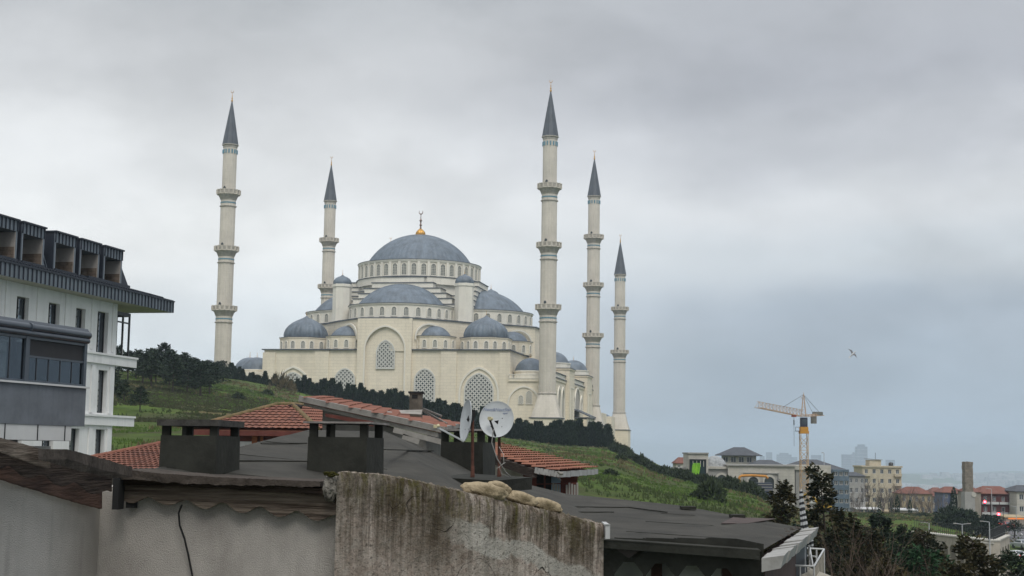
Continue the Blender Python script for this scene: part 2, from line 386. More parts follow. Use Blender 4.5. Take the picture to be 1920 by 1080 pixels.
def cap_profile(Rb, h, z0, n=12, point=0.0):
    Rs = (Rb*Rb+h*h)/(2*h); zc_ = z0+h-Rs; a0 = math.asin(min(1, Rb/Rs)); a0 = a0 if h < Rb else math.pi-a0
    pr = []
    for i in range(n+1):
        a = a0*(1-i/n); r = Rs*math.sin(a); z = zc_+Rs*math.cos(a)
        if point: z += point*max(0, 1-r/(Rb*0.45))**2
        pr.append((max(r, 0.001), z))
    return pr
OFF = (0, 0, -ZB)
def finial(parent, c, z, s, name='finial', mt=None):
    mb = MB(OFF); pr = [(0.001,z-0.1),(0.30*s,z),(0.34*s,z+0.25*s),(0.12*s,z+0.5*s),(0.10*s,z+0.8*s),(0.24*s,z+1.0*s),(0.10*s,z+1.25*s),(0.08*s,z+1.6*s),(0.16*s,z+1.75*s),(0.06*s,z+1.95*s),(0.05*s,z+2.5*s),(0.001,z+2.6*s)]
    mb.lathe(pr, 10, (c[0], c[1], 0))
    pts = [(c[0]+0.28*s*math.sin(a), c[1], z+2.85*s-0.28*s*math.cos(a)) for a in np.linspace(-2.5, 2.5, 13)]
    mb.tube(pts, [0.02*s+0.05*s*math.sin(math.pi*i/12) for i in range(13)], 5)
    return mb.build(name, mt or M_gold, parent)

mosque = empty('mosque', (CX, CY, ZB), ROT, 'huge cream stone mosque with grey-blue lead domes on the hill behind the dark hedge', 'mosque')
C = (0.0, -7.0)
def rel(x, y): return (C[0]+x, C[1]+y)
def rotk(x, y, k):
    for _ in range(k): x, y = -y, x
    return x, y
def Tk(k, dy=0.0):
    """local facade frame (x along, y inwards, z) -> mosque frame, for side k (0=front, 1=right ...)"""
    def f(x, y, z):
        p = rotk(x, y, k); return Vector((C[0]+p[0], C[1]+p[1], z))
    return f
# lower walls
mb = MB(OFF); mb.box(-37, 37, -46, 33, 0, 29.3)
for (a, b) in ((-21.2, -16.9), (16.9, 21.6)): mb.box(a, b, -46.35, -45.9, 0, 29.2)
mb.box(-37.35, -33.5, -46.3, -45.9, 0, 28.6) ; mb.box(34.2, 37.3, -46.3, -45.9, 0, 28.6)
for k in (1, 3):
    f = Tk(k)
mb.build('prayer_hall_wall', M_stone, mosque)
mb = MB(OFF); mb.box(-37.6, -7.6, -46.7, 33.5, 29.3, 29.62); mb.box(7.6, 37.6, -46.7, 33.5, 29.3, 29.62); mb.box(-7.6, 7.6, -40, 33.5, 29.3, 29.6)
mb.build('cornice', M_lead_d, mosque)
# projecting bay in the middle of the front
mb = MB(OFF)
mb.box(-8.2, -5.9, -46.9, -40, 0, 38.6); mb.box(6.3, 8.2, -46.9, -40, 0, 38.6)
poly = arch(6.1, 0, 29.4, 36.3, 12, 0.2)
out = [(8.2 if x > 0.2 else -8.2, z) if z < 29.5 else (x, z) for x, z in poly]
# wall above the arch: fill between arch curve and top
for i in range(len(poly)-1):
    (xa, za), (xb, zb) = poly[i], poly[i+1]
    if abs(xa-xb) < 1e-6 or max(za, zb) < 29.39: continue
    mb.hexa([(xb, -46.9, zb), (xa, -46.9, za), (xa, -45.0, za), (xb, -45.0, zb), (xb, -46.9, 38.6), (xa, -46.9, 38.6), (xa, -45.0, 38.6), (xb, -45.0, 38.6)])
mb.box(-5.9, 6.3, -46.2, -40, 0, 38.55)
mb.build('projecting_bay', M_stone, mosque)
mb = MB(OFF); arch_ring(mb, arch(5.9, 0, 29.4, 36.1, 12, 0.2), arch(6.35, 0, 29.4, 36.6, 12, 0.2), -47.1, 0.4); mb.build('arch_moulding', M_stone2, mosque)

def lattice_window(cx, w, z0, zs, zt, k=0, yf=-39.0, step=1.25, mould=None):
    f = Tk(k); pts = arch(w, z0, zs, zt, 8, cx)
    a = MB(OFF); arch_panel(a, pts, yf-0.06, 0.05, f); o = a.build('window', M_pane, mosque)
    a = MB(OFF); lattice(a, pts, yf-0.22, step, step*0.30, 0.14, f)
    arch_ring(a, arch(w-0.02, z0+.05, zs, zt-.05, 8, cx), arch(w+0.35, z0-.3, zs, zt+0.4, 8, cx), yf-0.3, 0.3, f, close=True); a.build('lattice', M_lattice, o)
    if mould:
        a = MB(OFF); mw, mz, mt_ = mould; arch_ring(a, arch(mw, 0, mz, mt_, 10, cx), arch(mw+0.55, 0, mz, mt_+0.6, 10, cx), yf-0.35, 0.4, f); a.build('arch_moulding', M_stone2, mosque)
lattice_window(0.35, 2.5, 24.1, 28.6, 32.0, yf=-39.3, step=1.2)
lattice_window(-11.9, 2.85, 13.5, 20.4, 23.7, step=1.2)
lattice_window(12.2, 2.85, 13.5, 20.4, 23.7, step=1.2)
lattice_window(28.3, 4.0, 11.5, 17.6, 22.5, step=1.25, mould=(5.4, 17.0, 24.0))
lattice_window(-27.8, 4.0, 11.5, 17.6, 22.5, step=1.25, mould=(5.4, 17.0, 24.0))
# upper storey: star-shaped block
V0 = [(7.2, -39.6), (17.0, -29.5), (22.5, -22.5), (29.5, -17.0), (39.0, -7.2)]
star = []
for k in range(4):
    for (x, y) in V0:
        star.append(rel(*rotk(x, y, k)))
mb = MB(OFF); mb.prism(star, 29.0, 38.6); mb.build('upper_wall', M_stone, mosque)
mb = MB(OFF); st2 = [(C[0]+(x-C[0])*1.012, C[1]+(y-C[1])*1.012) for x, y in star]; mb.prism(st2, 38.6, 38.95); mb.build('cornice', M_lead_d, mosque)

def small_window_mesh(w, h, name):
    pts = arch(w, -h/2, h/2-w*1.1, h/2, 6)
    me = MB(); arch_panel(me, pts, -0.03, 0.25); o = me.build(name, M_window, None); return o
def frame_mesh(w, h, t=0.28):
    me = MB(); arch_ring(me, arch(w, -h/2, h/2-w*1.1, h/2, 6), arch(w+t, -h/2-t, h/2-w*1.1, h/2+t, 6), -0.14, 0.2, close=True)
    for i in range(1, 3): me.bar((-w+2*w*i/3, -0.05, -h/2), (-w+2*w*i/3, -0.05, h/2-0.3), 0.07)
    for i in range(1, 6): me.bar((-w, -0.05, -h/2+h*i/7), (w, -0.05, -h/2+h*i/7), 0.06)
    return me.build('frame', M_stone2, None)
def ring_windows(parent, c, r, z, w, h, angs):
    a = small_window_mesh(w, h, 'window'); fr = frame_mesh(w, h); fr.parent = a
    first = True
    for t in angs:
        if first: o = a; first = False
        else:
            o = a.copy(); col.objects.link(o); q = fr.copy(); col.objects.link(q); q.parent = o
        o.parent = parent; o.location = (c[0]+r*math.cos(t), c[1]+r*math.sin(t), z-ZB); o.rotation_euler = (0, 0, t+math.pi/2)
# stepped gables (cross of stacked blocks)
mb = MB(OFF); dk = MB(OFF)
lv = [(19.2, 38.7, 44.7), (15.6, 44.7, 46.5), (13.8, 46.5, 48.1), (12.0, 48.1, 49.7), (9.6, 49.7, 51.4), (6.8, 51.4, 53.2)]
for w, z0, z1 in lv:
    for k in (0, 1):
        a, b = (w, 21) if k == 0 else (21, w)
        mb.box(C[0]-a, C[0]+a, C[1]-b, C[1]+b, z0, z1-0.02*k-0.16)
        dk.box(C[0]-a-0.25, C[0]+a+0.25, C[1]-b-0.25, C[1]+b+0.25, z1-0.16-0.02*k, z1+0.06-0.02*k)
mb.lathe([(19.3, 44), (19.3, 53.4)], 16, (*C, 0), smooth=False, rot=R(11.25))
mb.build('stepped_gable', M_stone2, mosque); dk.build('cornice', M_lead_d, mosque)
# main drum + dome
mb = MB(OFF); mb.lathe([(19.9, 51.2), (19.9, 53.4), (19.2, 53.5), (19.2, 58.0), (19.55, 58.1), (19.75, 58.6), (19.75, 58.8), (16.4, 59.3)], 80, (*C, 0), smooth=False)
for i in range(40):
    t = 2*math.pi*(i+0.5)/40; x, y = C[0]+19.25*math.cos(t), C[1]+19.25*math.sin(t); r_ = Vector((math.cos(t), math.sin(t), 0)); q = Vector((-r_.y, r_.x, 0))
    b0 = Vector((x, y, 53.5)); mb.hexa([b0-q*.42-r_*.3, b0+q*.42-r_*.3, b0+q*.42+r_*.32, b0-q*.42+r_*.32]+[p+Vector((0, 0, 4.7)) for p in (b0-q*.42-r_*.3, b0+q*.42-r_*.3, b0+q*.42+r_*.32, b0-q*.42+r_*.32)])
drum = mb.build('drum', M_stone2, mosque)
dk = MB(OFF); dk.lathe([(19.9, 53.4), (20.15, 53.42), (20.15, 53.6), (19.3, 53.62)], 64, (*C, 0)); dk.lathe([(19.7, 58.78), (19.85, 58.8), (19.85, 58.95), (16.6, 59.4)], 64, (*C, 0)); dk.build('cornice', M_lead_d, drum)
ring_windows(drum, C, 19.25, 55.8, 0.72, 3.5, [2*math.pi*i/40 for i in range(40) if math.sin(2*math.pi*i/40) < 0.35])
def ribbed_dome(name, c, Rb, h, z0, nr, parent, point=0.0, amp=0.012, n=None, prof=None, half=None, m=None):
    mb = MB(OFF); pr = prof or cap_profile(Rb, h, z0, 16, point); seg = nr*4
    vs = []; k = len(pr)
    for r, z in pr:
        for j in range(seg):
            a = 2*math.pi*j/seg; rr = r*(1+(amp if j % 4 == 0 else 0)); vs.append((c[0]+rr*math.cos(a), c[1]+rr*math.sin(a), z+(amp*Rb*0.6 if j % 4 == 0 else 0)))
    mb.add(vs, [(i*seg+j, i*seg+(j+1) % seg, (i+1)*seg+(j+1) % seg, (i+1)*seg+j) for i in range(k-1) for j in range(seg)], True)
    return mb.build(name, m or M_lead, parent)
d = ribbed_dome('main_dome', C, 16.6, 9.9, 59.2, 64, mosque)
# gilded bulb + tall finial
mb = MB(OFF)
vs = []; seg = 64; pr = [(1.5, 68.7), (1.62, 69.3), (1.55, 69.9), (1.2, 70.5), (0.75, 70.95), (0.35, 71.2)]
for r, z in pr:
    for j in range(seg): a = 2*math.pi*j/seg; rr = r*(0.88+0.12*abs(math.sin(8*a))); vs.append((C[0]+rr*math.cos(a), C[1]+rr*math.sin(a), z))
mb.add(vs, [(i*seg+j, i*seg+(j+1) % seg, (i+1)*seg+(j+1) % seg, (i+1)*seg+j) for i in range(5) for j in range(seg)], True); mb.build('gilded_bulb', M_gold, d)
mb = MB(OFF); mb.lathe([(0.34, 71.1), (0.26, 71.8), (0.2, 72.2), (0.5, 72.35), (0.5, 72.5), (0.2, 72.65), (0.22, 73.2), (0.3, 73.7), (0.55, 73.85), (0.3, 74.05), (0.14, 74.5), (0.10, 75.7), (0.25, 75.85), (0.08, 76.0)], 12, (*C, 0))
mb.tube([(C[0]+0.62*math.sin(a), C[1], 76.65-0.62*math.cos(a)) for a in np.linspace(-2.45, 2.45, 17)], [0.04+0.11*math.sin(math.pi*i/16) for i in range(17)], 6); mb.build('finial', M_copper, d)
# four semi domes
for k in range(4):
    cx, cy = rel(*rotk(0, -20.5, k)); a_c = -math.pi/2+k*math.pi/2
    mb = MB(OFF); mb.lathe([(16.0, 38.9), (16.0, 43.0), (16.3, 43.1), (16.4, 43.5), (13.4, 43.9)], 56, (cx, cy, 0), smooth=False)
    dr = mb.build('semidome_drum', M_stone2, mosque)
    dk = MB(OFF); dk.lathe([(16.3, 43.48), (16.5, 43.5), (16.5, 43.62), (13.4, 44.0)], 56, (cx, cy, 0)); dk.build('cornice', M_lead_d, dr)
    if k != 2: ring_windows(dr, (cx, cy), 16.02, 41.1, 0.66, 2.5, [a_c+R(v) for v in np.arange(-84, 85, 12.9)])
    sd = ribbed_dome('semidome', (cx, cy), 13.6, 7.0, 43.8, 48, mosque)
    if k in (1, 3): finial(sd, (cx, cy), 50.8, 0.55)
# four turrets
for sx in (-1, 1):
    for sy in (-1, 1):
        c = rel(sx*19.3, sy*20.3); mb = MB(OFF); mb.lathe([(2.9, 29.5), (2.9, 49.9), (3.15, 50.1), (3.15, 50.9), (2.6, 51.0)], 8, (*c, 0), smooth=False, rot=R(22.5)); t = mb.build('turret', M_stone2, mosque)
        pr = [(2.75, 50.9), (2.85, 51.4), (2.7, 52.0), (2.2, 52.7), (1.4, 53.2), (0.6, 53.5), (0.15, 53.9), (0.001, 54.2)]
        q = ribbed_dome('turret_dome', c, 2.7, 2, 50.9, 12, t, amp=0.03, prof=pr); finial(q, c, 53.9, 0.5)
# corner domes (fluted, pointed)
for sx in (-1, 1):
    for sy in (-1, 1):
        c = rel(sx*27.9, sy*28.2); mb = MB(OFF)
        mb.lathe([(7.75, 29.5), (7.75, 33.1), (7.95, 33.2), (7.95, 33.5), (6.9, 33.6)], 8, (*c, 0), smooth=False, rot=R(22.5)); t = mb.build('corner_drum', M_stone, mosque)
        dk = MB(OFF); dk.lathe([(7.95, 33.45), (8.05, 33.5), (8.05, 33.65), (6.8, 33.7)], 8, (*c, 0), smooth=False, rot=R(22.5)); dk.build('cornice', M_lead_d, t)
        if sy < 0 or sx > 0:
            ap = 7.75*math.cos(R(22.5)); a = small_window_mesh(0.55, 2.1, 'window'); fr = frame_mesh(0.55, 2.1, 0.3); fr.parent = a; first = True
            for fc in range(8):
                t_ = R(45*fc)
                if math.sin(t_) > 0.8: continue
                for s_ in (-1.6, 1.6):
                    if first: o = a; first = False
                    else: o = a.copy(); col.objects.link(o); q = fr.copy(); col.objects.link(q); q.parent = o
                    o.parent = t; o.location = (c[0]+ap*math.cos(t_)-s_*math.sin(t_), c[1]+ap*math.sin(t_)+s_*math.cos(t_), 31.2-ZB); o.rotation_euler = (0, 0, t_+math.pi/2)
        # fluted pointed dome
        pr = [(6.6, 33.6), (6.75, 34.3), (6.65, 35.2), (6.2, 36.3), (5.4, 37.3), (4.3, 38.2), (3.1, 38.9), (1.9, 39.45), (1.0, 39.85), (0.4, 40.2), (0.05, 40.6)]
        mb = MB(OFF); seg = 24*6; vs = []
        for r, z in pr:
            for j in range(seg): a_ = 2*math.pi*j/seg; rr = r*(0.95+0.05*abs(math.sin(12*a_))); vs.append((c[0]+rr*math.cos(a_), c[1]+rr*math.sin(a_), z))
        mb.add(vs, [(i*seg+j, i*seg+(j+1) % seg, (i+1)*seg+(j+1) % seg, (i+1)*seg+j) for i in range(len(pr)-1) for j in range(seg)], True); q = mb.build('corner_dome', M_lead, mosque); finial(q, c, 40.3, 0.55)
# eight exedrae with little half domes
for k in range(4):
    for s_ in (-1, 1):
        x, y = rotk(s_*13.4, -33.0, k); c = rel(x, y)
        mb = MB(OFF); mb.lathe([(6.3, 29.5), (6.3, 33.2), (6.5, 33.3), (6.5, 33.6), (4.8, 33.75)], 12, (*c, 0), smooth=False); t = mb.build('exedra_drum', M_stone, mosque)
        dk = MB(OFF); dk.lathe([(6.5, 33.55), (6.62, 33.58), (6.62, 33.7), (4.8, 33.8)], 12, (*c, 0), smooth=False); dk.build('cornice', M_lead_d, t)
        if k in (0, 1): ring_windows(t, c, 6.12, 31.3, 0.5, 2.1, [R(15+30*i) for i in range(12) if math.cos(R(15+30*i)+math.pi/2-k*math.pi/2) > -0.2 or True][0:12])
        ribbed_dome('exedra_dome', c, 4.9, 3.3, 33.6, 24, mosque)
        # arch behind it
        n_ = Vector((x/abs(x) if k % 2 == 0 else x/abs(x), y/abs(y), 0)).normalized()
        mid = Vector((*rel(*rotk(s_*12.1, -34.6, k)), 0)); tg = Vector((-n_.y, n_.x, 0))
        f = lambda a_, b_, z, mid=mid, n_=n_, tg=tg: mid+tg*a_+n_*b_+Vector((0, 0, z))
        mb = MB(OFF); arch_ring(mb, arch(4.6, 32.5, 33.3, 37.1, 10), arch(5.1, 32.5, 33.3, 37.6, 10), 0.15, 0.35, f); mb.build('arch_moulding', M_stone2, mosque)
# side annexes with balustrade, dome, minaret links
for sx in (-1, 1):
    a0, a1 = sorted((sx*37.0, sx*46.6))
    mb = MB(OFF); mb.box(a0, a1, -46.6, 46, 0, 21.2); mb.box(a0, a1, -47.0, -46, 20.4, 21.2)
    an = mb.build('annex_wall', M_stone, mosque)
    mb = MB(OFF); mb.box(a0, a1, -47.1, -46.5, 21.2, 21.4); mb.box(a0, a1, -47.0, -46.6, 22.3, 22.5)
    for i in range(22): x = a0+0.25+i*(a1-a0-0.4)/21; mb.box(x, x+0.2, -46.9, -46.7, 21.4, 22.3)
    mb.build('balustrade', M_stone2, an)
    for cy in (-38.5,) if sx > 0 else (-38.5, 10):
        c = (sx*42.0, cy); mb = MB(OFF); mb.lathe([(5.0, 21.2), (5.0, 23.3), (5.2, 23.4), (5.2, 23.7), (4.5, 23.8)], 16, (*c, 0), smooth=False); dd = mb.build('annex_drum', M_stone2, an)
        q = ribbed_dome('annex_dome', c, 4.6, 3.9, 23.7, 24, dd); finial(q, c, 27.5, 0.5)
    if sx > 0:
        mb = MB(OFF); arch_ring(mb, arch(4.3, 0, 14.0, 18.7, 10, 41.6), arch(4.75, 0, 14.0, 19.2, 10, 41.6), -46.9, 0.4); mb.build('arch_moulding', M_stone2, an)
        for (cx, w, z0, zt) in ((40.75, 0.65, 14.0, 16.4), (43.1, 0.8, 14.0, 17.7)):
            a = MB(OFF); arch_panel(a, arch(w, z0, zt-w*1.3, zt, 6, cx), -46.7, 0.1); a.box(cx-w, cx+w, -46.72, -46.6, z0, z0+.1); o = a.build('window', M_window, an)
            a = MB(OFF); arch_ring(a, arch(w, z0, zt-w*1.3, zt, 6, cx), arch(w+.18, z0-.15, zt-w*1.3, zt+.2, 6, cx), -46.85, 0.2, close=True); lattice(a, arch(w, z0, zt-w*1.3, zt, 6, cx), -46.76, 0.5, 0.12, 0.05); a.build('lattice', M_stone2, o)
# right flank: gallery with tall pointed arches, turrets and an entrance canopy
UF = 49.0
mb = MB(OFF); mb.box(46.6, UF, -44, 60, 0, 21.6)
for a, b in ((-16.0, -5.0), (25.0, 37.0)): mb.box(42.5, UF+1.2, a, b, 0, 25.6); mb.box(42.2, UF+1.5, a-.3, b+.3, 25.6, 26.0)
mb.box(46.9, UF+.25, -44, 60, 21.2, 22.0)
fl = mb.build('flank_wall', M_stone, mosque)
dk = MB(OFF); dk.box(46.5, UF+.45, -44, 60, 22.0, 22.25); dk.box(42.1, UF+1.6, -16.4, -4.6, 26.0, 26.2); dk.box(42.1, UF+1.6, 24.6, 37.4, 26.0, 26.2); dk.box(46.5, UF+.2, -44, 60, 23.6, 23.8); dk.build('cornice', M_lead_d, fl)
mb = MB(OFF); mb.box(46.9, UF-.1, -44, -16.4, 22.25, 23.6); mb.box(46.9, UF-.1, -4.6, 24.6, 22.25, 23.6); mb.box(46.9, UF-.1, 37.4, 60, 22.25, 23.6); mb.build('parapet', M_stone2, fl)
for v, u in ((-9, 42.6), (31, 43.0)):
    mb = MB(OFF); mb.lathe([(5.2, 25.9), (5.2, 27.6), (5.4, 27.7), (5.4, 27.95), (4.6, 28.0)], 12, (u+1.6, v, 0), smooth=False); dd = mb.build('flank_drum', M_stone2, mosque)
    q = ribbed_dome('flank_dome', (u+1.6, v), 4.7, 3.5, 28.0, 20, dd); finial(q, (u+1.6, v), 31.4, 0.5)
def flank_arch(vc, w, z0, zs, zt):
    f = lambda a_, b_, z: Vector((UF-b_, vc+a_, z))
    a = MB(OFF); arch_ring(a, arch(w, z0, zs, zt, 8), arch(w+.5, z0, zs, zt+.6, 8), 0.0, -0.0+0.0, f) if False else None
    a = MB(OFF); arch_ring(a, arch(w, z0, zs, zt, 8), arch(w+.6, z0, zs, zt+.7, 8), -0.35, 0.4, f); r = a.build('arch_moulding', M_stone2, fl)
    a = MB(OFF); arch_panel(a, arch(w, z0, zs, zt, 8), -0.03, 0.06, f); a.build('blind_arch', M_carved, fl)
for vc in (-29.5, -22): flank_arch(vc, 2.6, 6, 15.5, 19.3)
flank_arch(9, 5.6, 14, 15.0, 20.8); flank_arch(0.5, 1.6, 13, 16, 18.5); flank_arch(18.5, 1.6, 13, 16, 18.5)
for vc in (43, 50, 56.5): flank_arch(vc, 2.4, 6, 15.0, 19.0)
f = lambda a_, b_, z: Vector((UF+1.2-b_, a_, z))
for cv in (-10.5, 31):
    a = MB(OFF)
    for z_, w_ in ((5, 3.6), (20, 3.6)): a.box(UF+1.2, UF+1.35, cv-w_, cv+w_, z_, z_+0.25)
    a.box(UF+1.2, UF+1.35, cv-3.6, cv-3.35, 5, 20); a.box(UF+1.2, UF+1.35, cv+3.35, cv+3.6, 5, 20); a.build('panel_moulding', M_stone2, fl)
mb = MB(OFF); mb.slab([(UF, -1, 14.0), (UF+5.5, -1, 11.6), (UF+5.5, 15, 11.6), (UF, 15, 14.0)], (0, 0, 0.35)); mb.box(UF, UF+5.4, -.8, 14.8, 11.2, 11.55); mb.build('entrance_canopy', M_lead_d, mosque)
for v in (0, 5, 9, 14):
    mb = MB(OFF); mb.lathe([(0.35, 3), (0.35, 11.3)], 8, (UF+4.8, v, 0)); mb.build('canopy_column', M_stone2, mosque)
# courtyard beyond
mb = MB(OFF); mb.box(-47, 47, 60, 132, 0, 13.0); mb.box(46.4, 49.5, 70, 84, 0, 15); mb.box(46.4, 49.5, 100, 112, 0, 14.5); cw = mb.build('courtyard_wall', M_stone, mosque)
mb = MB(OFF); mb.box(-47.3, 47.3, 59.9, 132.3, 13.0, 13.3); mb.build('cornice', M_lead_d, cw)
for i in range(7):
    for u in (43.0, -43.0):
        c = (u, 66+i*10.5); ribbed_dome('courtyard_dome', c, 3.6, 2.9, 13.3, 14, cw)
# lead dome past the left edge of the hall
c = (-66.5, 20.0); mb = MB(OFF); mb.lathe([(5.6, 5), (5.6, 26.2), (5.8, 26.4), (5.2, 26.6)], 16, (*c, 0), smooth=False); dd = mb.build('side_pavilion', M_stone, mosque); q = ribbed_dome('pavilion_dome', c, 5.4, 4.9, 26.5, 24, dd); finial(q, c, 31.2, 0.7)

# ------------------------------------------------------------------ minarets
def minaret_mesh(hts, rs):
    """hts: kb (skirt bottom), kt, balcony tops, spire base, tip ; rs: shaft radii per stage"""
    root = empty('minaret', (0, 0, 0)); kb, kt, bal, S, T = hts
    n = 12
    def up(pr, name, m, par=root, n=n, smooth=False, flute=False):
        b = MB(); b.lathe(pr, n, (0, 0, 0), smooth=smooth, rot=R(15)); return b.build(name, m, par)
    b = MB(); b.box(-4.2, 4.2, -4.2, 4.2, 0, kb); b.box(-4.6, 4.6, -4.6, 4.6, 0, 1.2); b.build('plinth', M_stone, root)
    b = MB(); b.box(-4.45, 4.45, -4.45, 4.45, kb, kb+0.3); b.build('plinth_cap', M_lead_d, root)
    r0 = rs[0]
    b = MB()
    # square-to-round skirt
    N_ = 24; ring = []
    for t in (0, 0.5, 1):
        for j in range(N_):
            a = 2*math.pi*j/N_+R(7.5); sq = 4.15/max(abs(math.cos(a)), abs(math.sin(a))); sq = min(sq, 5.2)
            rr = sq*(1-t)+(r0+0.15)*t; ring.append((rr*math.cos(a), rr*math.sin(a), kb+0.3+(kt-kb-0.3)*t))
    b.add(ring, [(i*N_+j, i*N_+(j+1) % N_, (i+1)*N_+(j+1) % N_, (i+1)*N_+j) for i in range(2) for j in range(N_)]); b.build('skirt', M_shaft, root)
    up([(r0+.1, kt-.15), (r0+.4, kt), (r0+.4, kt+.3), (r0+.05, kt+.45)], 'moulding', M_carved)
    z = kt; lv = list(bal)
    for i, zt in enumerate(lv+[S]):
        r = rs[i]; zb = zt-5.0 if i < len(lv) else zt
        # fluted shaft
        b = MB(); N_ = 48; pts = []
        for zz in (z, zb):
            for j in range(N_):
                a = 2*math.pi*j/N_; rr = r*(1.0 if j % 4 else 0.955); pts.append((rr*math.cos(a), rr*math.sin(a), zz))
        b.add(pts, [(j, (j+1) % N_, N_+(j+1) % N_, N_+j) for j in range(N_)]); b.build('shaft', M_shaft, root)
        if i < len(lv):
            rn = rs[i+1]
            up([(r, zb-.1), (r+.32, zb), (r+.32, zb+.25), (r, zb+.35)], 'moulding', M_carved)
            up([(r+.03, zb+.3), (r+.03, zb+2.0)], 'neck', M_shaft, n=24)
            up([(r+.1, zb+.95), (r+.1, zb+1.3)], 'tile_band', M_blue, n=24)
            q = zb+1.9
            bb = MB(); bb.lathe([(r+.02, q), (r+.15, q+.2), (r+.3, q+.5)], 24, smooth=False)
            # muqarnas tiers
            for kk, (ra, za) in enumerate(((r+.35, q+.3), (r+.62, q+.85), (r+.95, q+1.4))):
                for j in range(16):
                    a = 2*math.pi*(j+0.5*(kk % 2))/16; ca, sa = math.cos(a), math.sin(a); o_ = Vector((ca*ra, sa*ra, za)); tg = Vector((-sa, ca, 0)); rd = Vector((ca, sa, 0)); w_ = ra*0.15
                    bb.add([o_-tg*w_-rd*.5+Vector((0,0,.6)), o_+tg*w_-rd*.5+Vector((0,0,.6)), o_+tg*w_+rd*.1+Vector((0,0,.6)), o_-tg*w_+rd*.1+Vector((0,0,.6)), o_-rd*.5-Vector((0,0,.15))], [(0,1,2,3), (0,3,4), (3,2,4), (2,1,4), (1,0,4)])
                bb.lathe([(ra-.3, za-.2), (ra-.05, za+.6)], 24, smooth=False)
            bb.build('muqarnas_corbel', M_carved, root)
            rb = r+1.25; bb = MB(); bb.lathe([(rn, zt-1.45), (rb, zt-1.45), (rb, zt-1.2), (rb-.06, zt-1.18), (rb-.06, zt-.15), (rb+.08, zt-.13), (rb+.08, zt), (rb-.3, zt), (rb-.3, zt-1.2), (rn, zt-1.2)], 16, smooth=False)
            for j in range(16):
                a = 2*math.pi*j/16; bb.box(0, 0, 0, 0, 0, 0) if False else None
                bb.bar((rb*math.cos(a), rb*math.sin(a), zt-1.3), (rb*math.cos(a), rb*math.sin(a), zt+.1), .28)
            bal_o = bb.build('balcony', M_shaft, root)
            bb = MB()
            for j in range(16):
                a = 2*math.pi*(j+.5)/16; rr = (rb-.04)*math.cos(math.pi/16); f_ = lambda x, y, zz, a=a, rr=rr: Vector((rr*math.cos(a)-x*math.sin(a)-y*math.cos(a), rr*math.sin(a)+x*math.cos(a)-y*math.sin(a), zz))
                lattice(bb, [(-.35, zt-1.05), (.35, zt-1.05), (.35, zt-.3), (-.35, zt-.3)], -0.05, .3, .1, .06, f_)
            bb.build('pierced_parapet', M_carved, bal_o)
            bb = MB(); f_ = lambda x, y, zz: Vector((x, -rn*0.97+y, zz)); arch_panel(bb, arch(.38, zt-1.2, zt+.5, zt+1.05, 5, -0.55), -0.1, .15, f_); bb.build('doorway', M_pane, root)
        z = zt-1.3 if i < len(lv) else zt
    r = rs[-1]
    up([(r, S-.9), (r+.12, S-.85), (r+.12, S-.3), (r+.45, S-.15), (r+.45, S+.1), (r+.05, S+.15)], 'moulding', M_carved)
    bb = MB()
    for j in range(14): a = 2*math.pi*j/14; bb.bar((( r+.04)*math.cos(a), (r+.04)*math.sin(a), S-2.7), ((r+.04)*math.cos(a), (r+.04)*math.sin(a), S-1.5), .34, .34)
    bb.build('tile_band', M_blue, root)
    tipc = T-3.4
    bb = MB(); N_ = 24; pts = []
    for t in np.linspace(0, 1, 7):
        for j in range(N_):
            a = 2*math.pi*j/N_; rr = ((r+.2)*(1-t)**0.96+0.12)*(1.03 if j % 2 == 0 else 0.97); pts.append((rr*math.cos(a), rr*math.sin(a), S+.1+(tipc-S)*t))
    bb.add(pts, [(i*N_+j, i*N_+(j+1) % N_, (i+1)*N_+(j+1) % N_, (i+1)*N_+j) for i in range(6) for j in range(N_)]); sp_ = bb.build('spire', M_spire, root)
    bb = MB(); z0 = tipc; bb.lathe([(.12, z0-.4), (.3, z0), (.34, z0+.2), (.12, z0+.4), (.12, z0+.6), (.28, z0+.85), (.1, z0+1.1), (.08, z0+1.5), (.17, z0+1.65), (.05, z0+1.8), (.05, z0+2.6)], 8)
    bb.tube([(.42*math.sin(a), 0, z0+3.0-.42*math.cos(a)) for a in np.linspace(-2.4, 2.4, 11)], [.03+.06*math.sin(math.pi*i/10) for i in range(11)], 5); bb.build('finial', M_gold, sp_)
    return root
zb_ = 0.5
tall = minaret_mesh((9.743-zb_, 16.673-zb_, (42.1-zb_, 59.94-zb_, 76.99-zb_), 90.79-zb_, 107.74-zb_), (2.42, 2.32, 2.22, 2.05))
short = minaret_mesh((9.743-zb_, 16.673-zb_, (42.23-zb_, 59.84-zb_), 73.14-zb_, 90.06-zb_), (2.42, 2.3, 2.12))
def mos(u, v, z=0):
    c, s = math.cos(ROT), math.sin(ROT); return (CX+u*c-v*s, CY+u*s+v*c, z)
G = 'slender stone minarets of the mosque'
MIN = [(-48.73, -49.31, tall, 'tall stone minaret with three balconies standing alone above the pines'),
       (48.73, -49.31, tall, 'tallest looking stone minaret with three balconies and its wide skirt above the hedge'),
       (-48.73, 49.31, tall, 'stone minaret partly hidden behind the dome of the left turret'),
       (48.73, 49.31, tall, 'stone minaret with three balconies at the far end of the arched flank wall'),
       (48.73, 133.3, short, 'shorter stone minaret with two balconies, its square plinth standing on the hill edge'),
       (-48.73, 133.3, short, 'minaret of which only the gilded tip shows over the great dome')]
used = set()
for u, v, src, lab in MIN:
    o = src if id(src) not in used else copy_tree(src)
    used.add(id(src)); o.location = mos(u, v, zb_); o.rotation_euler = (0, 0, ROT); tag(o, lab, 'minaret', G)

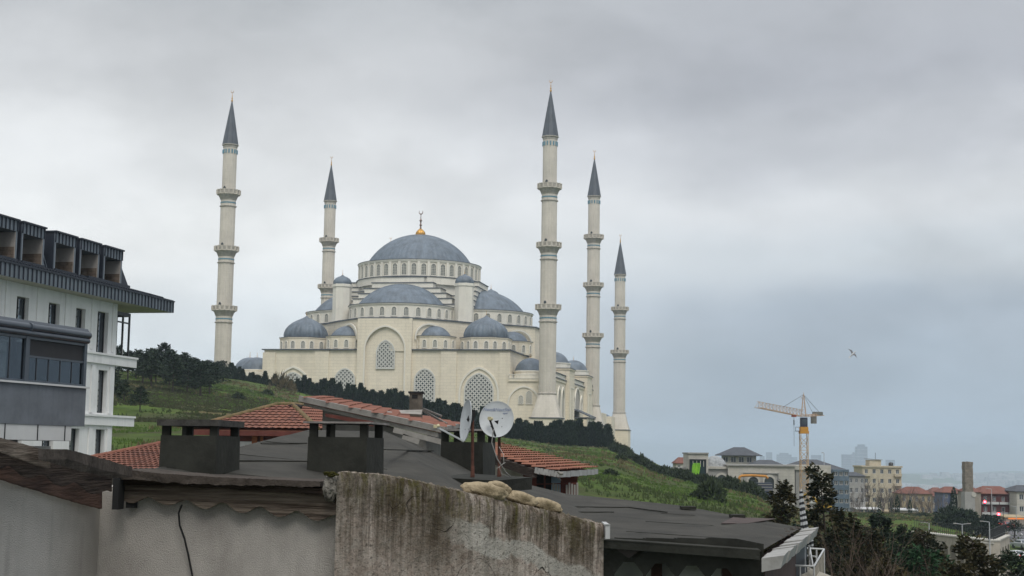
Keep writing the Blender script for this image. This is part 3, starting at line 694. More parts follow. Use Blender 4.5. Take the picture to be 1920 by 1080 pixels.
# ------------------------------------------------------------------ white apartment house under construction (left)
M_white = mat('white_render', (0.80, 0.79, 0.77), 0.7, 0.04, 0.8, streak=0.25, streak_col=(0.36, 0.36, 0.35))
M_zinc = mat('zinc_cladding', (0.13, 0.155, 0.18), 0.4, 0.10, 1.0, spec=0.6)
M_zincd = mat('dark_zinc_seam', (0.022, 0.027, 0.038), 0.5, 0.1, 1.5)
M_soffit = mat('soffit_board', (0.48, 0.46, 0.43), 0.8, 0.05, 1.0)
M_frame = mat('dark_window_frame', (0.018, 0.018, 0.02), 0.4, 0.1, 3.0, spec=0.5)
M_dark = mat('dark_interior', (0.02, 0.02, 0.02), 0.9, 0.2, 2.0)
M_tape = mat('protective_film', (0.55, 0.55, 0.53), 0.5, 0.1, 8.0)
M_block = mat('raw_blockwork', (0.17, 0.13, 0.10), 0.9, 0.2, 3.0, brick=(0.4, 0.2, 0.25))
M_plaster = mat('raw_plaster', (0.34, 0.31, 0.28), 0.9, 0.1, 2.0)
def glass_mat(name, tint, rough=0.05, alpha_tr=0.35):
    m = bpy.data.materials.new(name); m.use_nodes = True; nt = m.node_tree; N = nt.nodes; L = nt.links; N.clear()
    g = N.new('ShaderNodeBsdfGlossy'); g.inputs['Roughness'].default_value = rough; g.inputs[0].default_value = (0.5, 0.55, 0.6, 1)
    t = N.new('ShaderNodeBsdfTransparent'); t.inputs[0].default_value = (*tint, 1)
    lw = N.new('ShaderNodeLayerWeight'); lw.inputs[0].default_value = 0.55; mr = N.new('ShaderNodeMapRange'); L.new(lw.outputs['Facing'], mr.inputs[0]); mr.inputs[3].default_value = 0.05; mr.inputs[4].default_value = 0.40
    mx = N.new('ShaderNodeMixShader'); L.new(mr.outputs[0], mx.inputs[0]); L.new(t.outputs[0], mx.inputs[1]); L.new(g.outputs[0], mx.inputs[2]); o = N.new('ShaderNodeOutputMaterial'); L.new(mx.outputs[0], o.inputs[0]); return m
M_glass = glass_mat('window_glass', (0.3, 0.34, 0.36))
# local frame: x along the facade towards the far end, y into the building, z up
wb = empty('apartment_house', (-19.78, 73.0, -3.0), math.pi/2-R(12.3), 'white apartment house with dark zinc mansard roof and dormers, far behind the grey balcony', 'apartment building')
OZ = 3.0
B = lambda: MB((0, 0, OZ))
wins_top = [(-9.3, -8.3), (-6.6, -5.6), (-4.1, -3.2), (-2.0, -0.9)]
wins_low = [(-9.3, -8.3), (-6.6, -5.6), (-4.15, -3.25), (-1.65, -0.75)]
holes = [(a, b, 4.7, 6.55) for a, b in wins_top[:3]]+[(-2.0, -0.9, 4.55, 6.6)]
holes += [(a, b, 1.65, 3.75) for a, b in wins_low]+[(a, b, -1.6, 0.85) for a, b in wins_low]
mb = B(); wall_holes(mb, -14, 0.0, -4.5, 7.4, 0.0, 0.35, holes)
for x in (-12, -10.1, -7.5, -5.0, -2.5, -0.35):   # flat pilasters
    mb.box(x-0.16, x+0.16, -0.05, 0.0, 4.7, 7.3)
for zz in (1.55, -1.5):
    for x in (-2.25, -0.42): mb.box(x-0.17, x+0.17, -0.07, 0, zz+.1, zz+2.4)
mb.box(-14, 0.0, 0.35, 0.6, -4.5, -3.9)
# far end wall, back and floors
wall_holes(mb, 0.35, 9.0, -4.5, 7.3, -0.3, 0.0, [(1.0, 4.0, 1.7, 3.8), (5, 8, 1.7, 3.8), (1.0, 4.0, 4.6, 6.6), (5, 8, 4.6, 6.6), (1.0, 4.0, -1.5, .9), (5, 8, -1.5, .9)], axis='y')
mb.box(-14, -0.3, 9.0, 9.3, -4.5, 7.3)
for z in (-1.9, 1.2, 4.2, 7.1): mb.box(-14, -0.35, 0.4, 9.0, z-0.2, z)
mb.build('wall', M_white, wb)
for zt, nm in ((4.55, 'balcony_slab'), (1.55, 'balcony_slab'), (-1.5, 'balcony_slab')):
    mb = B(); mb.box(-14, 2.05, -0.14, -0.003, zt-0.5, zt-0.08); mb.box(-14, 2.1, -0.2, -0.003, zt-0.08, zt+0.02); mb.box(0.003, 2.0, 0.0, 4.5, zt-0.42, zt-0.1); mb.build(nm, M_white, wb)
# windows: frame with film strips and a glass pane
def bwin(x0, x1, z0, z1, see=False):
    f = B(); t = 0.07
    f.box(x0, x0+t, 0.2, 0.27, z0, z1); f.box(x1-t, x1, 0.2, 0.27, z0, z1); f.box(x0+t, x1-t, 0.2, 0.27, z0, z0+t); f.box(x0+t, x1-t, 0.2, 0.27, z1-t, z1)
    xm = x0+(x1-x0)*0.42; f.box(xm, xm+0.06, 0.19, 0.27, z0+t, z1-t)
    o = f.build('window_frame', M_frame, wb)
    p = B(); p.box(x0+t, xm, 0.225, 0.235, z0+t, z1-t); p.box(xm+.06, x1-t, 0.225, 0.235, z0+t, z1-t); p.build('pane', M_glass, o)
    for xx in (x0+t*.3, xm+0.012):
        q = B(); z = z0+0.1
        while z < z1-0.15:
            h = random.uniform(.15, .35); q.box(xx, xx+0.035, 0.185, 0.1895, z, min(z+h, z1-.1)); z += h+random.uniform(.04, .12)
        q.build('film_strip', M_tape, o)
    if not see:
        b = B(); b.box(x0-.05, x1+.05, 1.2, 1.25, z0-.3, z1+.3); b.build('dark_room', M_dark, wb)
for h_ in holes: bwin(*h_, see=(h_[0] > -2.1))
# corner glazing on the top floor
mb = B()
for x in (0.06, 0.75, 1.45): mb.box(x, x+0.09, 0.05, 0.13, 4.55, 6.75)
mb.box(1.45, 1.54, 1.5, 1.6, 4.55, 6.75); mb.box(1.45, 1.54, 3.0, 3.1, 4.55, 6.75); mb.box(0.06, 1.54, 0.05, 0.13, 6.62, 6.8); mb.box(1.45, 1.54, 0.13, 3.1, 6.62, 6.8); mb.box(.06, 1.54, .05, .13, 6.25, 6.32)
o = mb.build('corner_window', M_frame, wb); q = B()
for x in (0.1, 0.78):
    z = 4.65
    while z < 6.4: h = random.uniform(.2, .4); q.box(x, x+.04, 0.035, .05, z, z+h); z += h+.08
q.build('film_strip', M_tape, o)
# eaves: soffit, standing seam fascia, roof
mb = B(); mb.box(-16, 4.2, -0.95, 9.5, 7.12, 7.2); mb.build('soffit', M_soffit, wb)
mb = B(); mb.box(-16, 4.25, -1.0, -0.95, 7.1, 7.66); mb.box(4.2, 4.25, -0.95, 9.6, 7.1, 7.66); fa = mb.build('fascia', M_zinc, wb)
mb = B(); x = -16
while x < 4.25: mb.box(x, x+0.05, -1.05, -1.0, 7.1, 7.68); x += 0.36
mb.box(-16, 4.3, -1.06, -0.9, 7.66, 7.72); mb.build('seams', M_zincd, fa)
mb = B(); mb.slab([(-16, -1.0, 7.7), (4.25, -1.0, 7.7), (0.8, 1.5, 8.35), (-16, 1.5, 8.35)], (0, 0, .06)); mb.slab([(4.25, -1.0, 7.7), (4.25, 9.6, 7.7), (0.8, 7, 8.35), (0.8, 1.5, 8.35)], (0, 0, .06))
x = -16
for i in range(120):
    x = -16+i*.25
    if x > 3: break
    y1 = 1.5 if x < 0.8 else 1.5-(x-0.8)*0.72
    mb.bar((x, -1.0, 7.78), (min(x, 4), y1, 7.78+.65*(y1+1)/2.5), 0.07, 0.06)
mb.box(-1.4, 3.0, 0.9, 1.1, 8.2, 8.42)
mb.build('roof', M_zincd, wb)
# mansard wall with dormers
DORM = ((-12.1, -10.1), (-9.75, -7.72), (-7.33, -5.38), (-4.42, -2.45), (-1.98, -0.05), (0.45, 2.38))
mb = B(); xs = [-16]+[v for d in DORM for v in d]+[2.75]
for a, b in zip(xs[::2], xs[1::2]):
    xb = 1.95 if b == 2.75 else b
    if b > a+.01: mb.hexa([(a, 1.35, 8.2), (b, 1.35, 8.2), (b, 7, 8.2), (a, 7, 8.2), (a, 1.75, 9.35), (xb if xb > a else a, 1.75, 9.35), (xb if xb > a else a, 6.6, 9.35), (a, 6.6, 9.35)])
mb.build('mansard', M_zinc, wb)
mb = B()
for i in range(80):
    x = -15.9+i*0.24
    if x < 2.2 and not any(a-.02 < x < b+.02 for a, b in DORM): mb.bar((x, 1.33, 8.2), (x, 1.72, 9.36), 0.04, 0.05)
mb.hexa([(2.45, 1.2, 8.2), (3.6, 1.2, 8.2), (3.6, 5, 8.2), (2.45, 5, 8.2), (2.45, 1.3, 9.5), (2.6, 1.3, 9.5), (2.6, 5, 9.5), (2.45, 5, 9.5)]); mb.build('hip_cladding', M_zincd, wb)
for x0, x1 in ((-12.1, -10.1), (-9.75, -7.72), (-7.33, -5.38), (-4.42, -2.45), (-1.98, -0.05), (0.45, 2.38)):
    mb = B(); w = 0.1
    mb.box(x0, x0+w, 1.1, 3.4, 8.35, 9.75); mb.box(x1-w, x1, 1.1, 3.4, 8.35, 9.75); mb.box(x0, x1, 1.1, 3.4, 9.66, 10.14); d = mb.build('dormer', M_zinc, wb)
    mb = B()
    for i in range(7): mb.box(x0+i*(x1-x0-.05)/6, x0+i*(x1-x0-.05)/6+0.045, 1.05, 1.1, 9.66, 10.16)
    mb.box(x0-.06, x1+.06, 1.0, 3.5, 10.14, 10.22); mb.box(x0-.006, x0, 1.15, 3.4, 8.35, 10.14); mb.box(x1-.02, x1+.006, 1.15, 3.4, 8.35, 9.6); mb.box(x0, x1, 1.0, 1.1, 8.3, 8.4); mb.build('seams', M_zincd, d)
    mb = B(); mb.box(x1-w-.07, x1-w-.04, 1.14, 3.0, 8.4, 8.95); mb.box(x0+w, x1-w-.07, 2.9, 2.98, 8.4, 8.95); mb.build('block_infill', M_block, d)
    mb = B(); mb.box(x0+w, x1-w, 3.0, 3.1, 8.4, 9.66); mb.box(x0+w, x0+w+.04, 1.12, 3.0, 8.4, 9.64); mb.box(x1-w-.04, x1-w, 1.12, 3.0, 8.4, 9.64); mb.build('inner_wall', M_plaster, d)

# ------------------------------------------------------------------ grey balcony (nearer house, left edge)
M_greyr = mat('grey_render', (0.155, 0.17, 0.19), 0.85, 0.12, 1.2, streak=0.5, streak_col=(0.10, 0.11, 0.125), streak_scale=(6, 6, 0.5), bump=0.2, bump_scale=40)
M_anth = mat('anthracite_aluminium', (0.05, 0.062, 0.078), 0.35, 0.08, 2.0, spec=0.6)
M_blind = mat('grey_screen_blind', (0.035, 0.035, 0.037), 0.8, 0.05, 4.0)
M_panel = mat('white_cladding_panel', (0.58, 0.58, 0.57), 0.5, 0.04, 1.0)
bb = empty('balcony_house', (-11.018, 38.0, -5.0), math.pi/2-R(17), 'nearer house at the left edge with a glazed balcony above a grey rendered parapet', 'house')
OZ = 5.0
mb = B(); mb.box(-8, -0.55, 0.6, 5, -7, -0.001); mb.box(-8, -0.6, 2.5, 5.0, 0, 2.9); mb.build('wall', M_panel, bb)
mb = B(); mb.box(-8, 0.0, -0.0, 0.12, 0.52, 1.5); mb.box(-0.12, 0.0, 0.12, 2.4, 0.52, 1.5); mb.box(-8, -0.12, 0.12, 2.5, 0.52, 0.62); mb.build('parapet', M_greyr, bb)
mb = B(); mb.box(-8, 0.07, -0.06, 0.2, 1.5, 1.545); mb.box(-0.16, 0.07, 0.2, 2.45, 1.5, 1.545); mb.build('parapet_coping', M_panel, bb)
mb = B(); mb.box(-8, -0.55, 0.02, 2.6, 0.14, 0.515); sf = mb.build('soffit_panel', M_panel, bb)
mb = B()
for x in (-5.2, -3.3, -2.0, -.85): mb.box(x, x+0.02, 0.0, 0.02, 0.14, 0.515)
mb.box(-8, -0.5, 0.015, 2.6, 0.135, 0.142); mb.build('panel_joints', M_frame, sf)
mb = B(); mb.box(-8, -1.4, 1.0, 1.1, -0.9, 0.13); mb.build('anthracite_shutter', M_anth, bb)  # plain anthracite sheet set back under the soffit panel
# glazing
mb = B()
for x in (-2.62, -0.12): mb.box(x, x+0.12, 0.02, 0.14, 1.545, 2.75)
for x in (-2.48,): mb.box(x-.02, x+.06, 0.05, .12, 1.545, 2.6)
mb.box(-8, 0, 0.03, 0.13, 1.545, 1.60); mb.box(-8, 0.0, 0.03, 0.13, 2.6, 2.72); mb.box(-2.5, -.12, .04, .12, 2.15, 2.2)
mb.box(-0.12, 0, 0.14, 2.4, 2.6, 2.72); mb.box(-.1, 0, 2.3, 2.4, 1.545, 2.6); mb.box(-3.0, -2.9, .1, .2, 1.6, 2.6); fr = mb.build('glazing_frame', M_anth, bb)
mb = B(); mb.box(-8, -2.62, 0.08, 0.09, 1.6, 2.6); mb.box(-2.5, -0.12, 0.08, 0.09, 1.6, 2.15); mb.box(-.06, -.05, .14, 2.3, 1.6, 2.6); mb.build('pane', M_glass, fr)
for x in (-2.1, -1.6, -1.1, -0.6, -3.2): mb = B(); mb.box(x, x+0.025, 0.07, 0.1, 1.6, 2.15 if x > -2.5 else 2.6); mb.build('glass_joint', M_frame, fr)
mb = B(); mb.box(-2.5, -0.12, 0.07, 0.1, 2.2, 2.6); mb.build('screen_blind', M_blind, fr)
mb = B(); mb.tube([(-8, 0.02, 2.88), (0.04, 0.02, 2.88)], 0.095, 12); mb.tube([(-8, 0.0, 2.73), (-0.02, 0.0, 2.73)], 0.07, 12); mb.hexa([(-8, -.02, 2.93), (.06, -.02, 2.93), (.06, 2.6, 2.93), (-8, 2.6, 2.93), (-8, .05, 3.05), (.03, .05, 3.05), (.03, 2.6, 3.1), (-8, 2.6, 3.1)]); mb.box(-8, 0, .0, 2.5, 2.78, 2.93)
mb.tube([(-2.56, -.0, 2.88), (-2.46, -.0, 2.88)], .11, 12); mb.build('awning_cassette', M_anth, bb)
mb = B(); mb.box(-6.5, -4.5, 2.2, 2.3, 1.6, 2.5); mb.box(-2.3, -1.4, 2.2, 2.3, 1.6, 2.3); mb.build('room_furniture', mat('curtain_cloth', (0.2, 0.21, 0.24), 0.9, 0.2, 2.0), bb)

# ------------------------------------------------------------------ foreground: stucco walls, timber fascia, stained gable
M_stucco = mat('rough_stucco', (0.50, 0.465, 0.425), 0.95, 0.10, 1.6, bump=1.0, bump_scale=230, col2=(0.37, 0.34, 0.31), streak=0.5, streak_col=(0.15, 0.135, 0.115), streak_scale=(4, 4, 1.6), spec=0.1, bdist=0.007)
M_wood = mat('weathered_board', (0.27, 0.22, 0.175), 0.9, 0.25, 2.2, col2=(0.06, 0.043, 0.033), stretch=(1, 1, 22), bump=0.8, bump_scale=5, detail=9, streak=0.75, streak_col=(0.035, 0.025, 0.02), streak_scale=(3, 3, 20), spec=0.15)
M_woodd = mat('charred_board', (0.085, 0.062, 0.050), 0.9, 0.4, 2.5, col2=(0.016, 0.011, 0.009), stretch=(1, 1, 25), bump=0.8, bump_scale=6, spec=0.15)
M_felt = mat('bitumen_felt', (0.066, 0.062, 0.053), 0.85, 0.2, 1.3, col2=(0.034, 0.033, 0.029), bump=0.35, bump_scale=60, detail=8, spec=0.15, streak=0.35, streak_col=(0.065, 0.062, 0.055), streak_scale=(0.35, 3.0, 3.0))
M_felt2 = mat('bitumen_felt_wrap', (0.034, 0.034, 0.028), 0.85, 0.2, 2.5, bump=0.5, bump_scale=12, detail=8, spec=0.15)
M_feltb = mat('brown_felt_edge', (0.095, 0.078, 0.066), 0.95, 0.3, 7, col2=(0.040, 0.033, 0.028), bump=0.6, bump_scale=30, spec=0.1)
M_moss = mat('moss', (0.075, 0.07, 0.022), 1.0, 0.35, 20.0, bump=1.0, bump_scale=60, spec=0.05)
M_cable = mat('black_cable', (0.012, 0.012, 0.012), 0.5, 0.1, 5.0)

def stained_concrete():
    m = bpy.data.materials.new('stained_concrete'); m.use_nodes = True; nt = m.node_tree; N = nt.nodes; L = nt.links
    b = N['Principled BSDF']; b.inputs['Roughness'].default_value = 0.95; b.inputs['Specular IOR Level'].default_value = 0.1
    g = N.new('ShaderNodeNewGeometry'); pos = g.outputs['Position']; sp = N.new('ShaderNodeSeparateXYZ'); L.new(pos, sp.inputs[0])
    def nz(scale, det=8, rough=0.6, st=(1, 1, 1), off=0.0):
        mp = N.new('ShaderNodeMapping'); mp.inputs['Scale'].default_value = st; mp.inputs['Location'].default_value = (off, 0, off); L.new(pos, mp.inputs[0])
        t = N.new('ShaderNodeTexNoise'); t.inputs['Scale'].default_value = scale; t.inputs['Detail'].default_value = det; t.inputs['Roughness'].default_value = rough; L.new(mp.outputs[0], t.inputs['Vector']); return t.outputs[0]
    def mr(f, a, c, d=0.0, e=1.0):
        r = N.new('ShaderNodeMapRange'); r.interpolation_type = 'SMOOTHSTEP'; L.new(f, r.inputs[0]); r.inputs[1].default_value = a; r.inputs[2].default_value = c; r.inputs[3].default_value = d; r.inputs[4].default_value = e; return r.outputs[0]
    def ma(op, a, c, clamp=False):
        x = N.new('ShaderNodeMath'); x.operation = op; x.use_clamp = clamp
        for i, v in enumerate((a, c)):
            if isinstance(v, (int, float)): x.inputs[i].default_value = v
            else: L.new(v, x.inputs[i])
        return x.outputs[0]
    def mx(f, a, c):
        x = N.new('ShaderNodeMix'); x.data_type = 'RGBA'
        if isinstance(f, float): x.inputs[0].default_value = f
        else: L.new(f, x.inputs[0])
        for i, v in ((6, a), (7, c)):
            if isinstance(v, tuple): x.inputs[i].default_value = (*v, 1)
            else: L.new(v, x.inputs[i])
        return x.outputs[2]
    # depth below the sloping top edge of the wall (wear follows the water running down from it)
    a0, a1 = P(640, 886, 5.9), P(1135, 985, 6.6); k = (a1.z-a0.z)/(a1.x-a0.x)
    dep = ma('SUBTRACT', ma('ADD', ma('MULTIPLY', sp.outputs[0], k), a0.z-k*a0.x), sp.outputs[2])
    c = mx(mr(nz(3.0, 10, 0.7), 0.35, 0.65), (0.42, 0.345, 0.29), (0.25, 0.20, 0.165))
    c = mx(mr(nz(22, 6, 0.7, off=3), 0.40, 0.60, 0, 0.6), c, (0.45, 0.40, 0.345))
    st = nz(1.0, 9, 0.7, (6.5, 6.5, 0.45), 2); st2 = nz(1.0, 8, 0.75, (30, 30, 1.3), 5)
    fade = mr(dep, 0.02, 0.5, 1.0, 0.0); fade2 = mr(dep, 0.0, 0.16, 1.0, 0.0)
    s1 = ma('MULTIPLY', mr(st, 0.40, 0.56), ma('ADD', ma('MULTIPLY', fade, 0.95), 0.10)); s2 = ma('MULTIPLY', mr(st2, 0.44, 0.60), ma('ADD', ma('MULTIPLY', fade, 0.7), 0.12))
    s1 = ma('MULTIPLY', s1, mr(nz(9, 5, .7, off=71), .3, .6, .45, 1)); c = mx(s1, c, (0.065, 0.050, 0.030)); c = mx(s2, c, (0.045, 0.034, 0.022))
    c = mx(ma('MULTIPLY', mr(nz(1, 6, 0.7, (26, 26, 5), 8), 0.47, 0.62), ma('MULTIPLY', fade2, 0.6)), c, (0.085, 0.078, 0.022))
    # greyish washed zones
    c = mx(ma('MULTIPLY', mr(nz(2.0, 6, 0.6, (1, 1, 0.4), 31), 0.5, 0.68), 0.45), c, (0.36, 0.34, 0.295))
    # pale repaired patch low on the wall
    q = P(1000, 1050, 6.35); dx = ma('SUBTRACT', sp.outputs[0], q.x); dz = ma('SUBTRACT', sp.outputs[2], q.z)
    ln = ma('ADD', dz, ma('MULTIPLY', dx, 0.42)); ln = ma('ADD', ln, ma('MULTIPLY', ma('SUBTRACT', nz(7, 5, 0.6, off=12), 0.5), 0.16))
    band = ma('MULTIPLY', mr(ma('ABSOLUTE', ln, 0), 0.035, 0.055, 1.0, 0.0), mr(ma('ABSOLUTE', dx, 0), 0.22, 0.42, 1.0, 0.0)); c = mx(ma('MULTIPLY', band, 0.65), c, (0.40, 0.385, 0.34))
    # cracks
    wv = N.new('ShaderNodeVectorMath'); wv.operation = 'ADD'; tn = N.new('ShaderNodeTexNoise'); tn.inputs['Scale'].default_value = 6; L.new(pos, tn.inputs['Vector'])
    sc = N.new('ShaderNodeVectorMath'); sc.operation = 'SCALE'; L.new(tn.outputs['Color'], sc.inputs[0]); sc.inputs['Scale'].default_value = 0.22; L.new(pos, wv.inputs[0]); L.new(sc.outputs[0], wv.inputs[1])
    vo = N.new('ShaderNodeTexVoronoi'); vo.feature = 'DISTANCE_TO_EDGE'; vo.inputs['Scale'].default_value = 4.5; L.new(wv.outputs[0], vo.inputs['Vector'])
    cr = ma('MULTIPLY', mr(vo.outputs['Distance'], 0.001, 0.007, 1.0, 0.0), mr(nz(2.5, 3, 0.5, off=50), 0.55, 0.7)); c = mx(ma('MULTIPLY', cr, 0.85), c, (0.03, 0.025, 0.02))
    # pores
    c = mx(mr(nz(95, 3, 0.6, off=9), 0.56, 0.68, 0, 0.75), c, (0.07, 0.06, 0.05))
    L.new(c, b.inputs['Base Color'])
    bp = N.new('ShaderNodeBump'); bp.inputs['Strength'].default_value = 1.0; bp.inputs['Distance'].default_value = 0.014; L.new(nz(48, 6, 0.7), bp.inputs['Height'])
    bp2 = N.new('ShaderNodeBump'); bp2.inputs['Strength'].default_value = 0.7; bp2.inputs['Distance'].default_value = 0.02; bp2.invert = True; L.new(cr, bp2.inputs['Height']); L.new(bp.outputs[0], bp2.inputs['Normal']); L.new(bp2.outputs[0], b.inputs['Normal'])
    return m
M_conc = stained_concrete()

def pxline(pts):   # list of (px,py,Y)
    return [P(*p) for p in pts]
def interp(pts, x):
    for (a, b) in zip(pts[:-1], pts[1:]):
        if a[0] <= x <= b[0]: t = (x-a[0])/(b[0]-a[0]); return a[1]+t*(b[1]-a[1])
    return pts[0][1] if x < pts[0][0] else pts[-1][1]
near = empty('near_house', P(420, 1000, 6.5)*1.0, 0, 'rough grey stucco house in the foreground with weathered scalloped timber fascia', 'house')
near_off = -Vector(near.location)
NB = lambda: MB(near_off)
def vwall(mb, a, b, top, zbot, th):
    """vertical wall from point a to b (xy), with the top polyline (t,z) and a thickness vector pointing away from the camera"""
    n = len(top); vs = []
    for t, z in top: p = Vector(a).lerp(Vector(b), t); vs.append(Vector((p.x, p.y, z)))
    for t, z in top: p = Vector(a).lerp(Vector(b), t); vs.append(Vector((p.x, p.y, zbot)))
    th = Vector(th); vs += [v+th for v in vs]; m = 2*n; fs = []
    for i in range(n-1): fs += [(n+i, n+i+1, i+1, i), (m+i, m+i+1, m+n+i+1, m+n+i), (i, i+1, m+i+1, m+i)]
    fs += [(0, m, m+n, n), (n-1, 2*n-1, m+2*n-1, m+n-1)]
    return mb.add(vs, fs)
PA, PB, PC = P(-60, 900, 4.42), P(190, 900, 6.06), P(640, 900, 5.88)
zA = P(-60, 820, 4.42).z; zB = P(190, 925, 6.06).z; zC = P(640, 955, 5.88).z
mb = NB(); vwall(mb, PA, PB, [(0, zA-.02), (1, zB+0.02)], -9.5, (-0.25, 0.15, 0)); vwall(mb, PB, PC, [(0, zB+0.03), (1, zC+0.03)], -9.5, (0, 0.22, 0)); mb.build('stucco_wall', M_stucco, near)
def yline(p, q, o):
    n = Vector((q.y-p.y, -(q.x-p.x), 0)).normalized(); n = -n if n.dot(p) > 0 else n; a = p+n*o
    return lambda px: (lambda d: a.dot(n)/(d.x*n.x+d.y*n.y))(ray(px, 900)) * ray(px, 900).y
def scallop_board(top, bot, amp, wl, Ys, x0, x1, th=0.03, phase=0.0, step=3, cut=None):
    """board given by upper and lower pixel lines, with a wavy lower edge"""
    mb = NB(); U = []; D = []; x = x0
    while x <= x1+.1:
        Y = Ys(x) if callable(Ys) else interp(Ys, x); ph = ((x-x0)/wl+phase) % 1.0
        wv = (.5-.5*math.cos(2*math.pi*ph))**0.8 if amp else 0
        wob = 1.8*noise.noise((x*.03, 1.7, th*30)); U.append(P(x, interp(top, x)+random.uniform(-.4, .4)+wob*.5, Y)); D.append(P(x, interp(bot, x)+amp*(wv-.5)+random.uniform(-.6, .6)+wob+(2.2*noise.noise((x*.07, 9.0, th*30)) if th > .2 else 0), Y)); x += step
    n = len(U); o = Vector((0, th, 0)); vs = U+D+[v+o for v in U]+[v+o for v in D]; fs = []
    for i in range(n-1): fs += [(n+i, n+i+1, i+1, i), (2*n+i, 2*n+i+1, 3*n+i+1, 3*n+i), (i, i+1, 2*n+i+1, 2*n+i), (3*n+i, 3*n+i+1, n+i+1, n+i)]
    fs += [(0, 2*n, 3*n, n), (n-1, 2*n-1, 4*n-1, 3*n-1)]; return mb.add(vs, fs)
YB = [(190, 6.02), (640, 5.84)]; YA = [(-60, 4.35), (230, 6.0)]
scallop_board([(222, 906), (400, 910), (632, 928)], [(222, 934), (400, 948), (632, 973)], 14, 70, yline(PB, PC, .045), 226, 632, phase=.25).build('scalloped_fascia', M_wood, near)
scallop_board([(222, 898), (400, 903), (632, 917)], [(222, 908), (400, 914), (632, 930)], 0, 70, yline(PB, PC, .07), 226, 632).build('upper_fascia', M_woodd, near)
scallop_board([(228, 880), (300, 888), (400, 894), (500, 899), (602, 903)], [(228, 898), (300, 904), (400, 909), (500, 911), (602, 913)], 0, 70, yline(PB, PC, .11), 228, 602, th=.45).build('felt_edge', M_feltb, near)
scallop_board([(-40, 815), (0, 826), (215, 893)], [(-40, 868), (0, 876), (215, 930)], 13, 62, yline(PA, PB, .10), -40, 208, phase=.1).build('scalloped_fascia', M_woodd, near)
scallop_board([(-40, 812), (0, 822), (75, 842), (90, 848)], [(-40, 838), (0, 848), (75, 874), (90, 878)], 0, 62, yline(PA, PB, .13), -40, 90).build('upper_fascia', M_wood, near)
scallop_board([(72, 842), (150, 861), (212, 878)], [(72, 862), (150, 883), (212, 896)], 0, 62, yline(PA, PB, .16), 72, 210, th=.3).build('felt_edge', M_feltb, near)
scallop_board([(-40, 846), (0, 856), (215, 905)], [(-40, 888), (0, 900), (192, 958)], 0, 62, yline(PA, PB, .035), -40, 186, th=.05).build('soffit_board', mat('reddish_board', (0.085, 0.045, 0.032), 0.9, 0.3, 2, stretch=(1, 1, 14), bump=.5, bump_scale=6), near)
# the charred corner post with its knob
a = P(219, 955, 5.93); mb = NB(); mb.box(a.x-.012, a.x+.012, a.y-.03, a.y+.06, a.z, P(219, 890, 5.93).z); q = P(219, 884, 5.93); mb.lathe([(.001, -.02), (.02, -.015), (.026, 0), (.02, .013), (.001, .018)], 10, q); mb.build('corner_post', M_dark, near)
a = P(251, 946, 6.05); mb = NB(); mb.box(a.x-.02, a.x+.02, a.y-.05, a.y+.2, a.z-.012, a.z+.012); mb.build('beam_stub', M_dark, near)
# stained gable (parapet) wall
G_top = [(606, 905), (612, 893), (625, 887), (640, 885), (700, 889), (760, 898), (830, 914), (880, 925), (925, 934), (1000, 951), (1060, 965), (1135, 986)]
YG = [(606, 5.74), (1135, 6.6)]
gw = empty('gable_wall', P(880, 1000, 6.2), 0, 'bare concrete gable wall streaked with brown stains and moss, its top sloping down to the right', 'wall'); goff = -Vector(gw.location)
mb = MB(goff); top = []; x = 632
while x <= 1134: top.append((x, interp(G_top, x)+random.uniform(-.9, .9))); x += 2.5
nr = 50; vs = []
for x, y in top:
    Y = interp(YG, x); zt = P(x, y, Y).z; px_ = P(x, y, Y)
    for j in range(nr+1):
        t = j/nr; z = zt*(1-t)+(-1.4)*t
        d = 0.006*noise.noise((px_.x*14, z*14, 0))+0.004*noise.noise((px_.x*40, z*40, 3)) - (0.012 if j == 0 else 0)*-1
        vs.append((px_.x, Y+d, z))
n = len(top); fs = [(i*(nr+1)+j, i*(nr+1)+j+1, (i+1)*(nr+1)+j+1, (i+1)*(nr+1)+j) for i in range(n-1) for j in range(nr)]
mb.add(vs, fs, True)
back = [Vector(vs[i*(nr+1)])+Vector((0, .22, -.004+.006*random.random())) for i in range(n)]; mid = [Vector(vs[i*(nr+1)]) for i in range(n)]
mb.add(mid+back, [(i, i+1, n+i+1, n+i) for i in range(n-1)])
e = [Vector(vs[(n-1)*(nr+1)+j]) for j in range(nr+1)]; mb.add(e+[v+Vector((0, .22, 0)) for v in e], [(j, nr+1+j, nr+2+j, j+1) for j in range(nr)])
e = [Vector(vs[j]) for j in range(nr+1)]; mb.add(e+[v+Vector((0, .22, 0)) for v in e], [(j+1, nr+2+j, nr+1+j, j) for j in range(nr)])
mb.box(vs[0][0], vs[-1][0], 6.62, 6.8, -9.5, -1.2)
mb.build('concrete_face', M_conc, gw)
# crumbled end of the gable, with render and moss
def lump(mb, c, r, seed, amp=0.25, n=3, fr=3.0, squash=(1, 1, 1), rot=None):
    bm = bmesh.new(); bmesh.ops.create_icosphere(bm, subdivisions=n, radius=1.0); c = Vector(c)
    vs = []
    for v in bm.verts:
        p = v.co.copy(); k = 1+amp*noise.noise(p*fr+Vector((seed, seed*2, 0)))+amp*.4*noise.noise(p*fr*3+Vector((seed, 0, 5)))
        p = Vector((p.x*squash[0], p.y*squash[1], p.z*squash[2]))*k*r
        if rot: p = rot @ p
        vs.append(c+p)
    fs = [tuple(v.index for v in f.verts) for f in bm.faces]; bm.free(); return mb.add(vs, fs, True)
mb = MB(goff); lump(mb, P(620, 914, 5.82), 1.0, 3.7, .26, 5, 2.0, (.030, .05, .055))
mb.build('broken_render', mat('crumbling_render', (.40, .37, .32), .95, .2, 14, col2=(.035, .03, .025), bump=1, bump_scale=70, spec=.1), gw)
mb = MB(goff)
